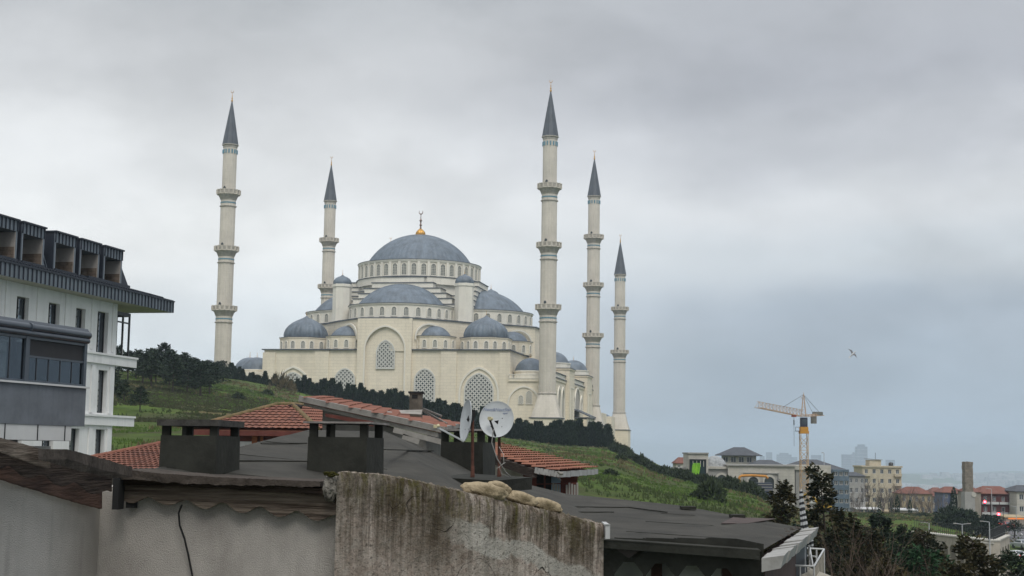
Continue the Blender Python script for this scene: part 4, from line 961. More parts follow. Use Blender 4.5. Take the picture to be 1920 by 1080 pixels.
for i in range(14):
    lump(mb, P(random.uniform(606, 634), random.uniform(886, 892), 5.78), random.uniform(.006, .012), i+50, .6, 2, squash=(1.4, 1, .6))
mb.build('moss_tuft', M_moss, gw)
a = P(1137, 996, 6.55); mb = MB(); mb.box(a.x-.006, a.x+.014, a.y-.03, a.y+.25, a.z-.032, a.z+.030); mb.box(a.x-.016, a.x+.014, a.y-.035, a.y-.03, a.z+.03, a.z+.033)
o = mb.build('gutter_end', mat('white_pvc', (0.42, 0.42, 0.41), 0.5, 0.1, 5.0), None); tag(o, 'short stub of white gutter at the right end of the stained gable wall', 'gutter')
# black cable down the stucco
mb = MB(); mb.tube([P(341, 946, 5.95), P(335, 962, 5.955), P(337, 985, 5.96), P(346, 1010, 5.96), P(353, 1040, 5.965), P(358, 1066, 5.97), P(364, 1095, 5.97)], 0.0042, 8)
o = mb.build('cable', M_cable, None); tag(o, 'thin black cable hanging down the grey stucco wall', 'cable')
# lumpy sacks lying on the gable
def sack_mat():
    m = mat('mossy_sackcloth', (0.36, 0.29, 0.19), 0.95, 0.18, 9.0, bump=0.8, bump_scale=40, spec=0.1, streak=0.85, streak_col=(0.085, 0.065, 0.03), streak_scale=(9, 9, 9)); return m
M_sack = sack_mat()
for (x, y, Y, L_, H_, ang, lab, sd) in ((909, 921, 6.3, 43, 16, -10, 'fat beige mossy sack lying leftmost on top of the stained gable wall', 1), (936, 915, 6.42, 23, 12, -14, 'small rounded beige sack resting behind the two longer ones on the wall', 2), (978, 936, 6.43, 31, 13.5, -15, 'long beige sack on the wall top with a dark damp patch, between its neighbours', 3), (1024, 948, 6.5, 31, 13, -15, 'beige sack farthest down the sloping top of the gable wall', 4)):
    mb = MB(); c = P(x, y, Y); k = Y/FPX; lump(mb, (0, 0, 0), 1.0, sd*7.3, .13, 4, 2.2, (L_*k, H_*k*1.1, H_*k), Matrix.Rotation(R(-ang), 3, 'Y'))
    o = mb.build('sack', M_sack, None); o.location = c; tag(o, lab, 'sack', 'sacks lying on the gable wall')

# ------------------------------------------------------------------ felt roof behind
fr_ = empty('felt_roof_house', P(1000, 1000, 15), 0, 'low house behind the gable with a broad dark bitumen felt hip roof', 'house'); foff = -Vector(fr_.location)
FB = lambda: MB(foff)
Rg1, Rg2 = P(578, 806, 20), P(722, 809, 21)
EL, EM, ER = P(205, 900, 12.2), P(905, 965, 13.2), P(1425, 1034, 12.6)
FRr, FM1, FM2 = P(1503, 989, 17.6), P(1270, 947, 21), P(1062, 926, 23)
EX = P(1140, 1013, 13.8); BL = P(330, 868, 21)
def tri_grid(mb, a, b, c, n=14, amp=.02):
    vs = []; idx = {}
    for i in range(n+1):
        for j in range(n+1-i):
            u, v = i/n, j/n; p = a*(1-u-v)+b*u+c*v; edge = i == 0 or j == 0 or i+j == n
            if not edge: p = p+Vector((0, 0, amp*noise.noise(p*1.3)+amp*.5*noise.noise(p*4)))
            idx[(i, j)] = len(vs); vs.append(p)
    fs = []
    for i in range(n):
        for j in range(n-i):
            fs.append((idx[(i, j)], idx[(i+1, j)], idx[(i, j+1)]))
            if i+j < n-1: fs.append((idx[(i+1, j)], idx[(i+1, j+1)], idx[(i, j+1)]))
    return mb.add(vs, fs, True)
mb = FB()
Rside = P(893, 884, 22)
for t in ((EL, EM, Rg1), (EM, Rg2, Rg1), (EM, Rside, Rg2), (EM, EX, Rside), (EX, FM2, Rside), (EX, FM1, FM2), (EX, ER, FM1), (ER, FRr, FM1), (EL, Rg1, BL)): tri_grid(mb, *t)
back = [BL+Vector((0, 6, -.3)), Rg1+Vector((0, 5, -.6)), Rg2+Vector((0, 5, -.6)), Rside+Vector((0, 4, -.5)), FM2+Vector((0, 3, -.4)), FM1+Vector((0, 3, -.4)), FRr+Vector((0, 2.5, -.3))]
fr2 = [BL, Rg1, Rg2, Rside, FM2, FM1, FRr]; mb.add(fr2+back, [(i, i+1, 8+i, 7+i) for i in range(6)])
mb.build('felt_roof', M_felt, fr_)
dz = Vector((0, 0, 1))
mb = FB(); mb.slab([P(190, 893, 6.3), P(606, 912, 6.15), EM+Vector((-.3, .05, -.06)), EL+Vector((0, .05, -.03))], (0, 0, -.05)); mb.build('flat_felt', M_felt, fr_)
# overlapping felt seams
def on_roof(pa, pb, Ya, Yb, w=.012):
    return (P(*pa, Ya), P(*pb, Yb))
def on_tri(px, py, a, b, c, lift=0.012):
    d = ray(px, py); nrm = (b-a).cross(c-a); t = a.dot(nrm)/d.dot(nrm); return d*t+Vector((0, 0, lift))
mb = FB()
for (tr, pts) in (((EL, EM, Rg1), [(443, 866), (574, 867)]), ((EL, EM, Rg1), [(490, 833), (574, 833)]), ((EM, Rside, Rg2), [(721, 845), (812, 847)]),
                  ((EX, FM1, FM2), [(1072, 952), (1180, 953)]), ((EX, FM1, FM2), [(1180, 953), (1250, 962)]), ((EX, FM1, FM2), [(1062, 962), (1150, 962)])):
    q = [on_tri(x, y, *tr) for x, y in pts]; mb.bar(q[0], q[1], .03, .012)
for i in range(3):
    for tr in ((EL, EM, Rg1), (EX, ER, FM1)):
        t = (i+.7)/4; p_, q_ = tr[0].lerp(tr[2], t), tr[1].lerp(tr[2], t) if tr is not None else None
        if (p_-q_).length > .5: mb.bar(p_.lerp(q_, .02)+dz*.004, p_.lerp(q_, .98)+dz*.002, .025, .004)
mb.build('felt_seam', M_felt2, fr_)
mb = FB()
for (x, y, w) in ((1292, 957, 16), (1385, 973, 14)):
    q = on_tri(x, y, ER, FRr, FM1, .02) if x > 1300 else on_tri(x, y, EX, ER, FM1, .02); mb.box(q.x-w*.006, q.x+w*.006, q.y, q.y+.25, q.z-.01, q.z+.03)
mb.build('felt_upstand', M_felt2, fr_)
mb = FB(); tr = (EX, ER, FM1); tr2 = (ER, FRr, FM1)
q = [on_tri(1352, 984, *tr2), on_tri(1400, 984, *tr2), on_tri(1455, 975, *tr2), on_tri(1375, 972, *tr2)]; mb.slab(q, (0, 0, .006)); mb.build('felt_patch', mat('reddish_felt', (0.075, 0.055, 0.050), .9, .15, 3), fr_)
# eaves: wrapped edge and dark valance with trapezoid cut-outs
mb = FB(); E0 = P(1100, 1011, 14.0); dz = Vector((0, 0, 1)); mb.hexa([E0-dz*.07, ER-dz*.07, ER-dz*.07+Vector((0, .1, 0)), E0-dz*.07+Vector((0, .1, 0)), E0+dz*.012, ER+dz*.012, ER+Vector((0, .1, .02)), E0+Vector((0, .1, .02))]); mb.build('eaves_wrap', M_felt2, fr_)
mb = FB(); xs = [1100, 1150, 1163, 1196, 1212, 1224, 1254, 1272, 1283, 1312, 1330, 1342, 1368, 1384, 1428]
def ev(x, y):
    Y = 14.0+(12.6-14.0)*(x-1100)/(1425-1100)+.12; return P(x, y, Y)
th = Vector((0, .03, 0))
def valp(pts): mb.slab([ev(*p) for p in pts][::-1], th)
cuts = [(1179, 1054), (1238, 1057), (1297, 1061), (1354, 1066)]
prev = 1100
for cx, cy in cuts:
    valp([(prev, 1010), (cx-20, 1012+ (cx-1100)*.06), (cx-20, 1092), (prev, 1092)] if False else [(prev, 1008), (cx-27, 1010), (cx-27, 1100), (prev, 1100)])
    valp([(cx-27, 1008), (cx+27, 1010), (cx+27, cy+22), (cx+10, cy), (cx-10, cy), (cx-27, cy+22)])
    prev = cx+27
valp([(prev, 1010), (1432, 1020), (1432, 1100), (prev, 1100)]); mb.build('valance', M_felt2, fr_)
mb = FB(); mb.slab([ev(1140, 1019)+Vector((0, -.06, 0)), ev(1178, 1046)+Vector((0, -.06, 0)), ev(1216, 1020)+Vector((0, -.06, 0))][::-1], (0, .01, 0)); mb.build('hanging_felt', mat('ragged_felt', (.06, .05, .047), .95, .2, 4), fr_)
mb = FB(); mb.slab([ev(x, y)+Vector((0, .5, 0)) for x, y in ((1100, 1030), (1420, 1050), (1420, 1200), (1100, 1200))][::-1], (0, .1, 0)); mb.build('verandah_wall', mat('pale_verandah', (.30, .30, .28), .8, .1, 2), fr_)
mb = FB()
for x in (1238, 1374): a = ev(x, 1050)+Vector((0, .3, 0)); mb.box(a.x-.05, a.x+.05, a.y, a.y+.05, -3, a.z+.1)
mb.build('verandah_post', mat('brown_paint', (.075, .035, .028), .7, .2, 4), fr_)
mb = FB(); mb.box(P(300, 900, 14).x, ER.x-.5, 15.5, 21, -9.5, -.9); mb.slab([P(1434, 1052, 12.9), P(1498, 1002, 17.2), P(1498, 1002, 17.2)-dz*8, P(1434, 1052, 12.9)-dz*8], (-.1, 0, 0)); mb.build('wall', mat('brown_boarding', (.085, .05, .042), .8, .25, 3, stretch=(8, 8, .6)), fr_)
mb = FB(); mb.slab([P(1450, 1078, 15.5), P(1507, 1008, 17.4), P(1507, 1008, 17.4)-dz*7, P(1450, 1078, 15.5)-dz*7], (.05, .05, 0)); mb.build('dark_side_panel', M_zincd, fr_)
# white sagging gutter along the right hand eaves
M_gut = mat('dirty_white_sheet', (.33, .32, .30), .6, .12, 6, streak=.5, streak_col=(.15, .14, .12), streak_scale=(5, 5, 5))
mb = FB(); a, b = P(1428, 1046, 12.5), P(1506, 993, 17.6); k = 9
for i in range(k):
    p, q = a.lerp(b, i/k), a.lerp(b, (i+1)/k-.008); sg = .012*math.sin(i*2.3); p = p+Vector((sg, 0, -.02*random.random())); q = q+Vector((sg*.5, 0, -.02*random.random()))
    w = Vector((.16, 0, 0)); h = .135
    mb.hexa([p-dz*h*.75, p+w-dz*h*.5, q+w-dz*h*.5, q-dz*h*.75, p+dz*h*.1, p+w*1.2+dz*h*.3, q+w*1.2+dz*h*.3, q+dz*h*.1])
mb.build('gutter', M_gut, fr_)
for i in range(26):
    mb = FB(); p = a.lerp(b, random.random())+Vector((random.uniform(-.16, .0), 0, .03)); lump(mb, p, random.uniform(.012, .03), i, .6, 1, squash=(1, 2.5, .5)); mb.build('torn_edging', M_feltb, fr_)

# chimneys wrapped in felt
M_capm = mat('mossy_concrete_cap', (.060, .056, .050), .95, .25, 8, bump=.5, bump_scale=30)
M_capw = mat('pale_stone_cap', (.24, .22, .20), .9, .2, 8)
def felt_chimney(L0, F0, R0, ytop_body, yopen, ycap0, ycap1, lab, capm, sunk=.35, over=.035, wide=None):
    """L0, F0, R0: base corners (left, front, right) as px,py,Y"""
    if len(L0) == 2:      # bases found on the roof slope itself
        f = on_tri(*F0, EL, EM, Rg1, 0); tl_, tr_ = ray(L0[0], 850), ray(R0[0], 850)
        l = Vector((tl_.x/tl_.y*(f.y+.16), f.y+.16, f.z)); r = Vector((tr_.x/tr_.y*(f.y+.75), f.y+.75, f.z))
    else: l, f, r = P(*L0), P(*F0), P(*R0)
    L0 = (L0[0], L0[1], l.y); F0 = (F0[0], F0[1], f.y); l.z = r.z = f.z; bk = l+(r-f)
    z_op = P(F0[0], yopen, F0[2]).z; z_b = P(F0[0], ytop_body, F0[2]).z; z1 = P(F0[0], ycap1, F0[2]).z; z0 = f.z-sunk
    c = empty('chimney', Vector(((l.x+r.x)/2, (l.y+r.y)/2, z0)), 0, lab, 'chimney', 'felt wrapped chimneys on the dark roof'); off = -Vector(c.location)
    q = [l, f, r, bk]
    def ring(z, s=1.0):
        m = (l+r)/2; return [Vector((m.x+(p.x-m.x)*s, m.y+(p.y-m.y)*s, z)) for p in q]
    mb = MB(off); mb.hexa(ring(z0, 1.03)+ring(z_op, 1.0)); mb.build('body', M_felt2, c)
    for (i, j) in ((0, 1), (1, 2), (2, 3), (3, 0)):
        pass
    def post(p, w):
        m = MB(off); m.box(p.x-w, p.x+w, p.y-w, p.y+w, z_op, z_b); m.build('post', M_felt2, c)
    m_ = (l+r)/2; w = (f-l).length*.065
    for p in q: pp = m_+(p-m_)*.86; post(pp, w)
    pp = m_+((l*.62+f*.38)-m_)*.86; post(pp, w*.55)
    mb = MB(off); s = 1.0+over*2/((f-l).length); mb.hexa(ring(z_b, s)+ring(z1, s)); mb.build('cap', capm, c)
    return c
felt_chimney((300, 882), (403, 891), (449, 0), 799, 817, 799, 787, 'black felt wrapped chimney with a thick mossy cap, the one nearest the white house', M_capm, over=.03)
felt_chimney((577, 888), (686, 900), (719, 0), 794.5, 820, 794.5, 791, 'felt wrapped chimney with a thin pale cap in front of the tiled hip roof', M_capw, over=.045)
felt_chimney((826, 876, 21.6), (905, 880, 21), (928, 874, 22.5), 808, 829, 808, 804.5, 'felt wrapped chimney standing right behind the two satellite dishes', M_capw, over=.03)
# low felt-covered slab carrying the dishes
c = P(900, 905, 17.3); sl = empty('chimney_slab', (c.x, c.y, c.z-.3), 0, 'low squat chimney with wide felt covered slab on which the satellite dishes stand', 'chimney'); off = -Vector(sl.location)
mb = MB(off); mb.hexa([P(806, 909, 17)-dz*.03, P(925, 924, 16.4), P(997, 918, 17.2), P(880, 900, 18.4), P(803, 894, 17), P(930, 901, 16.4), P(998, 895, 17.2), P(880, 888, 18.4)]); mb.build('slab', M_felt2, sl)
mb = MB(off); mb.box(c.x-.45, c.x+.4, c.y-.4, c.y+.6, c.z-.45, c.z-.04); mb.build('body', M_felt2, sl)

# ------------------------------------------------------------------ satellite dishes
M_dish = mat('painted_dish', (.47, .49, .49), .45, .06, 4, spec=.4, streak=.25, streak_col=(.3, .3, .28), streak_scale=(8, 8, 3))
M_rust = mat('rusty_pipe', (.11, .045, .03), .8, .3, 12, bump=.4, bump_scale=60)
M_lnb = mat('yellowed_plastic', (.50, .45, .28), .5, .1, 5)
M_print = mat('faded_blue_print', (.25, .29, .40), .6, .1, 30)
def dish(cpx, Y, rad, nrm, label, pole_px, pole_top, pole_bot, text=None, arm_to=None, lnb_rot=0):
    c = P(*cpx, Y); pb = P(*pole_bot, Y+.08); root = empty('satellite_dish', pb, 0, label, 'satellite dish', 'satellite dishes'); off = -pb
    nrm = Vector(nrm).normalized(); rt = Vector((0, 0, 1)).cross(nrm).normalized(); up = nrm.cross(rt); dp = rad*.17
    def L3(u, v, d): return c+rt*u+up*v+nrm*d
    mb = MB(off); n = 48; pr = [(0.001, -dp), (.3, -dp*.91), (.6, -dp*.64), (.85, -dp*.28), (1.0, 0), (1.02, 0.004)]; vs = []; ell = 1.08
    for side in (0, 1):
        for r_, d in pr:
            for j in range(n): a = 2*math.pi*j/n; vs.append(L3(rad*r_*math.cos(a), rad*ell*r_*math.sin(a), d-side*.006))
    k = len(pr); fs = [(i*n+j, i*n+(j+1) % n, (i+1)*n+(j+1) % n, (i+1)*n+j) for i in range(k-1) for j in range(n)]
    fs += [tuple(k*n+q for q in f[::-1]) for f in fs]+[((k-1)*n+j, (k-1)*n+(j+1) % n, (2*k-1)*n+(j+1) % n, (2*k-1)*n+j) for j in range(n)]
    mb.add(vs, fs, True); rf = mb.build('reflector', M_dish, root)
    # bracket and pole
    pt = P(*pole_top, Y+.08); mb = MB(off); mb.tube([pb, pt], .018, 10); mb.tube([pb, pb+Vector((0, 0, .13))], [.027, .02], 10); mb.build('pole', M_rust, root)
    mb = MB(off); mb.bar(pt, L3(0, 0, -dp-.01), .05, .06); mb.box(pt.x-.03, pt.x+.03, pt.y-.03, pt.y+.03, pt.z-.05, pt.z+.04); mb.build('bracket', M_dark, root)
    for (u, v) in ((-.32, .1), (.32, .1), (-.32, -.42), (.32, -.42)):
        rr = math.hypot(u, v/ell); m2 = MB(off); d = -dp*(1-rr*rr)+.002; m2.lathe([(.006, 0), (.004, .003), (.001, .004)], 8, (0, 0, 0)); 
        m3 = MB(off); M_ = Matrix((rt, up, nrm)).transposed(); m3.add([L3(rad*u, rad*v, d)+M_ @ Vector(p) for p in m2.v] if False else [L3(rad*u, rad*v, d)+rt*p[0]+up*p[1]+nrm*p[2] for p in [(x-off.x, y-off.y, z-off.z) for x, y, z in m2.v]], m2.f); m3.build('bolt', M_dark, rf)
    foot = L3(0, -rad*ell*.98, -.01); ft = L3(*arm_to)
    mb = MB(off); mb.bar(foot, ft, .014, .02); ar = mb.build('lnb_arm', M_dish if text is None else M_dark, root)
    mb = MB(off); d_ = (L3(0, 0, -dp)-ft).normalized(); mb.tube([ft-d_*.02, ft+d_*.02, ft+d_*.045], [.016, .016, .022], 10); mb.box(ft.x-.02, ft.x+.02, ft.y-.018, ft.y+.018, ft.z-.02, ft.z+.02); mb.build('lnb', M_lnb, ar)
    if text:
        for s_, (u, v), size in text:
            cu = bpy.data.curves.new('t', 'FONT'); cu.body = s_; cu.size = size; cu.align_x = 'CENTER'; cu.extrude = 0.0015; cu.shear = 0.3; tmp = bpy.data.objects.new('t', cu); me = bpy.data.meshes.new_from_object(tmp)
            m2 = MB(off); vv = []
            for p in me.vertices:
                x, y = u*rad+p.co.x, v*rad+p.co.y; rr = math.hypot(x, y/ell)/rad; vv.append(L3(x, y, -dp*(1-rr*rr)+.003+p.co.z))
            m2.add(vv, [tuple(f.vertices) for f in me.polygons]); m2.build('lettering', M_print, rf); bpy.data.objects.remove(tmp); bpy.data.meshes.remove(me)
    return root
dish((931, 786), 17.2, .2, (-.12, -1, .26), 'round satellite dish facing the viewer with faded lettering, on a rusty pole', (936, 830), (936, 812), (936, 895), text=[('Next&NextStar', (0, .52), .052), ('digital', (.48, .36), .026)], arm_to=(-.07, -.02, .10))
dish((873, 789), 16.8, .222, (-.935, -.28, .10), 'satellite dish turned almost edge on to the left, on the thicker rusty pole', (886, 770), (886, 775), (886, 895), arm_to=(.10, -.11, .37))
mb = MB(); mb.tube([P(925, 805, 17.05), P(922, 830, 17.0), P(932, 860, 17.0), P(948, 885, 17.0), P(957, 893, 17.1)], .006, 6); o = mb.build('cable', mat('grey_cable', (.25, .24, .22), .6, .1, 5), None); tag(o, 'thick grey cable looping down from the facing satellite dish', 'cable')
mb = MB(); mb.tube([P(936, 838, 17.1), P(944, 852, 17.0), P(945, 868, 17.0), P(936, 875, 17.0), P(940, 888, 17.0), P(955, 894, 17.1)], .003, 6); mb.tube([P(930, 880, 17), P(940, 872, 17), P(948, 867, 17)], .003, 6); o = mb.build('cable', mat('white_cable', (.42, .41, .38), .6, .1, 5), None); tag(o, 'thin white cable curling round the pole of the facing dish', 'cable')

# ------------------------------------------------------------------ tiled roofs
M_tile = mat('terracotta_tile', (.26, .105, .066), .85, .16, 1.1, col2=(.15, .062, .045), detail=8, streak=.55, streak_col=(.115, .065, .045), streak_scale=(2.5, 2.5, 2.5))
M_tileo = mat('orange_terracotta_tile', (.28, .11, .062), .85, .14, 1.3, col2=(.18, .07, .045), detail=8, streak=.4, streak_col=(.14, .09, .05), streak_scale=(2, 2, 2))
M_ridge = mat('mossy_ridge_tile', (.20, .13, .07), .9, .3, 3, col2=(.10, .085, .035))
M_cream = mat('cream_render', (.38, .35, .29), .9, .1, 1.5, streak=.3)
M_greyw = mat('bare_grey_render', (.17, .16, .145), .9, .12, 1.5, streak=.3)
M_verge = mat('white_verge_board', (.27, .25, .225), .8, .12, 4, streak=.4, streak_col=(.2, .18, .15), streak_scale=(3, 3, 3))
M_redw = mat('red_brown_timber', (.13, .04, .03), .8, .15, 3)
def plane_pt(px, py, a, n):
    d = ray(px, py); return d*(a.dot(n)/d.dot(n))
def inpoly(p, poly):
    c = False; n = len(poly)
    for i in range(n):
        (x1, y1), (x2, y2) = poly[i], poly[(i+1) % n]
        if (y1 > p[1]) != (y2 > p[1]) and p[0] < (x2-x1)*(p[1]-y1)/(y2-y1)+x1: c = not c
    return c
def tile_face(off, poly, edir, tw=.19, tl=.30, name='tiles', m=None, parent=None):
    """poly: coplanar 3D points; edir: direction of the eaves"""
    a = poly[0]; n = (poly[1]-poly[0]).cross(poly[2]-poly[0]).normalized()
    if n.z < 0: n = -n
    e = Vector(edir); e = (e-n*e.dot(n)).normalized(); g = n.cross(e)
    if g.z < 0: g = -g
    p2 = [((p-a).dot(e), (p-a).dot(g)) for p in poly]; x0, x1 = min(p[0] for p in p2), max(p[0] for p in p2); y0, y1 = min(p[1] for p in p2), max(p[1] for p in p2)
    mb = MB(off); S = lambda x, y, h: a+e*x+g*y+n*h
    j = 0; y = y0
    while y < y1:
        x = x0
        while x < x1:
            if inpoly((x+tw/2, y+tl/2), p2):
                ja = random.uniform(-.008, .008); row = []
                for t, hh in ((0, .05), (1, .012)):
                    for k in range(5):
                        h = hh+(.030*math.sin(math.pi*min(k, 4)/4*1.0) if k < 4 else 0)
                        row.append(S(x+tw*k/4*1.0, y+tl*t*1.06+ja, h))
                mb.add(row, [(k, k+1, 6+k, 5+k) for k in range(4)])
            x += tw
        y += tl
    mb.slab([p-n*.06 for p in poly], -n*.06)
    return mb.build(name, m or M_tile, parent)
def ridge(off, a, b, parent, m=None, r=.11):
    d = b-a; k = max(2, int(d.length/.33)); mb = MB(off)
    for i in range(k): p, q = a.lerp(b, i/k), a.lerp(b, (i+1.08)/k); mb.tube([p+dz*.02, q+dz*.05], [r, r*.8], 8)
    return mb.build('ridge_tiles', m or M_ridge, parent)
# (a) hip roofed house in the middle
ha = empty('hip_roof_house', P(480, 860, 57), 0, 'house with a mossy ridged terracotta hip roof between the two front felt chimneys', 'house'); off = -Vector(ha.location)
a1, a2, a3 = P(357, 803, 55), P(596, 806, 54), P(521, 760, 57.6); n_ = (a2-a1).cross(a3-a1); a4 = plane_pt(548, 760, a1, n_)
tile_face(off, [a1, a2, a4, a3], a2-a1, parent=ha, tw=.26, tl=.36)
b2 = P(705, 806, 60); n2 = (a2-b2).cross(a4-b2); b3 = plane_pt(630, 771, a4, n2)
tile_face(off, [a2, b2, b3, a4], b2-a2, parent=ha)
ridge(off, a1, a3, ha); ridge(off, a3, a4, ha); ridge(off, a4, a2, ha); ridge(off, a4, b3, ha)
tile_face(off, [a1, a3, P(400, 790, 62)], P(400, 800, 62)-a1, parent=ha)
mb = MB(off); mb.bar(a1-dz*.16, a2-dz*.16, .1, .18); mb.bar(a2-dz*.16, b2-dz*.16, .1, .18); mb.build('fascia', M_redw, ha)
w1, w2 = a1+Vector((.7, .6, -.1)), a2+Vector((-.4, .5, -.1)); mb = MB(off); mb.slab([w1, w2, w2-dz*8, w1-dz*8], (0, .2, 0)); w3 = b2+Vector((-.5, .3, -.1)); mb.slab([w2, w3, w3-dz*8, w2-dz*8], (-.2, .1, 0)); wl = mb.build('wall', M_white, ha)
mb = MB(off); q1, q2 = w1-dz*.0+Vector((0, -.02, 0)), w2+Vector((0, -.02, 0)); mb.slab([q1, q2, q2-dz*.36, q1-dz*.36], (0, -.03, 0)); mb.build('wall_beam', M_redw, wl)
for x in (478, 545):
    p = P(x, 822, 54.9); mb = MB(off); mb.box(p.x-.1, p.x+.1, p.y-.1, p.y-.03, p.z-1.8, p.z+.22); mb.box(p.x+.22, p.x+.32, p.y-.1, p.y-.03, p.z-1.8, p.z+.22); mb.build('window_frame', mat('orange_timber', (.30, .10, .035), .6, .15, 5), wl)
for i, (x, y) in enumerate(((552, 762), (556, 760))):
    mb = MB(off)
mb = MB(off); lump(mb, P(553, 763, 57.3), .16, 3, .4, 2, squash=(2, 1, .8)); mb.build('broken_tile', M_dark, ha)
# lower left tiled roof
hb = empty('tiled_roof_house', P(260, 890, 44), 0, 'lower terracotta roof reaching from the white house to the mossy capped chimney', 'house'); off = -Vector(hb.location)
c1, c2, c3 = P(165, 862, 46), P(300, 905, 38), P(360, 822, 49); n3 = (c2-c1).cross(c3-c1); c4 = plane_pt(480, 905, c1, n3)
tile_face(off, [c1, c2, c4, c3], c4-c2, parent=hb, tw=.24, tl=.36); ridge(off, c1, c3, hb, M_tile)
mb = MB(off); mb.slab([c1+Vector((.3, .3, -.2)), c3+Vector((0, .3, -.3)), c3+Vector((0, .3, -8)), c1+Vector((.3, .3, -8))], (.1, -.1, 0)); mb.build('wall', M_cream, hb)
# (b) lean-to roof with white verge
hc = empty('lean_to_house', P(700, 850, 38), 0, 'grey walled house with long sloping tiled roof edged by a white verge board', 'house'); off = -Vector(hc.location)
d1, d2, d4 = P(563, 745, 37), P(830, 803, 34), P(602, 743, 45); n4 = (d2-d1).cross(d4-d1); d3 = plane_pt(862, 796, d1, n4)
tile_face(off, [d1, d2, d3, d4], d4-d1, parent=hc)
mb = MB(off); mb.bar(d1-dz*.03, d2-dz*.03, .10, .14); mb.bar(d1-dz*.16+Vector((.1, .1, 0)), d2-dz*.16+Vector((-.1, .1, 0)), .05, .1); mb.bar(d2-dz*.02, d3-dz*.02, .12, .12); mb.build('verge_board', M_verge, hc)
w1, w2 = d1+Vector((.5, .6, -.25)), d2+Vector((-.4, .5, -.22)); mb = MB(off); mb.slab([w1, w2, w2-dz*7, w1-dz*8], (.1, .3, 0)); w4, w3 = d4+Vector((.4, -.3, -.3)), d3+Vector((-.5, 0, -.25)); mb.slab([w2, w3, w3-dz*7, w2-dz*7], (-.2, 0, 0)); mb.build('wall', M_greyw, hc)
for (p, q, w) in (((738, 806), (775, 815), .12), ((775, 815), (829, 829), .12), ((755, 818), (786, 829), .12)):
    mb = MB(off); mb.bar(P(*p, 33.5), P(*q, 33.5), .14, w); mb.build('eaves_board', M_verge, hc)
mb = MB(off); mb.slab([P(610, 775, 35.4), P(700, 790, 34.5), P(700, 800, 34.5), P(610, 781, 35.4)], (0, .05, 0)); mb.build('brown_lath', M_redw, hc)
p = P(780, 765, 39); mb = MB(off); mb.box(p.x-.165, p.x+.165, p.y-.2, p.y+.2, p.z-.4, P(780, 738, 39).z); ck = mb.build('chimney', mat('old_chimney_render', (.12, .105, .085), .95, .2, 5), hc)
z_ = P(780, 738, 39).z; mb = MB(off); mb.box(p.x-.2, p.x+.2, p.y-.25, p.y+.25, z_, z_+.05); mb.build('chimney_cap', M_dark, ck); mb = MB(off); mb.box(p.x-.10, p.x+.05, p.y-.21, p.y-.19, z_-.14, z_-.04); mb.build('flue_opening', M_dark, ck)
mb = MB(off); mb.slab([P(748, 769, 38.5), P(792, 768, 38.5), P(790, 777, 38), P(752, 775, 38)], (0, .1, 0)); mb.slab([P(715, 769, 38.3), P(735, 772, 38), P(733, 777, 37.8), P(714, 772, 38)], (0, .1, 0)); mb.build('roof_flashing', M_verge, hc)
mb = MB(off); mb.bar(P(790, 768, 39), P(838, 795, 38), .05, .05); mb.bar(P(793, 766, 39), P(828, 780, 38), .04, .04); mb.build('roof_lath', M_greyw, hc)
# (c) right hand roof with the shed beneath
hd = empty('shed_house', P(1010, 920, 33), 0, 'small house right of the dishes with orange tiled lean-to roof above a red timber shed', 'house'); off = -Vector(hd.location)
e1, e2, e3 = P(926, 852, 34), P(1050, 885, 30.5), P(1119, 880, 35); n5 = (e2-e1).cross(e3-e1)
e4 = plane_pt(926, 831, e1, n5); e0 = plane_pt(1003, 877, e1, n5)
tile_face(off, [e1, e0, e2, e3, e4], e3-e2, parent=hd, m=M_tileo, tw=.2, tl=.3)
mb = MB(off)
for (p, q) in ((e0, e2), (e2, e3)):
    k = 9
    for i in range(k): mb.bar(p.lerp(q, i/k)-dz*.05, p.lerp(q, (i+.93)/k)-dz*(.05+.012*(i % 2)), .08, .12)
mb.build('gutter', M_gut, hd)
mb = MB(off); mb.bar(e1-dz*.12, e0-dz*.12, .1, .18); mb.bar(P(965, 872, 32.5), P(990, 882, 32), .06, .12); mb.build('verge_beam', M_woodd, hd)
def panel(pts, Y, name, m, th=.12):
    mb = MB(off); mb.slab([P(x, y, Y) for x, y in pts], (0, th, 0)); return mb.build(name, m, hd)
panel([(922, 852), (983, 868), (983, 960), (922, 960)], 34.2, 'wall', M_cream, .2)
panel([(981, 872), (1006, 880), (1006, 960), (981, 960)], 32.5, 'timber_wall', M_redw)
panel([(1003, 880), (1050, 886), (1050, 960), (1003, 960)], 34.5, 'dark_opening', M_dark)
panel([(1020, 884), (1023, 884), (1023, 950), (1020, 950)], 32.0, 'post', M_redw)
panel([(1034, 886), (1051, 887), (1051, 950), (1034, 950)], 32.2, 'blue_sheet', mat('pale_blue_sheet', (.22, .29, .36), .6, .1, 3))
panel([(1050, 886), (1083, 884), (1083, 960), (1050, 960)], 33.0, 'red_plank_wall', M_redw)
panel([(1000, 907), (1083, 905), (1083, 907), (1000, 909)], 31.9, 'rail', M_redw, .04)
for i, x in enumerate(range(1036, 1082, 5)):
    y0 = 905+2*(i % 3)
    if 1048 < x < 1060: continue
    panel([(x, y0), (x+3.4, y0), (x+3.4, 945), (x, 945)], 31.8, 'picket', M_verge, .02)
mb = MB(off); mb.tube([P(1046, 884, 30.3), P(1050, 888, 30.3), P(1056, 888, 30.3)], .03, 6); mb.tube([P(1038, 889, 30.6), P(1052, 901, 30.6)], .012, 5); mb.build('downpipe', M_verge, hd)

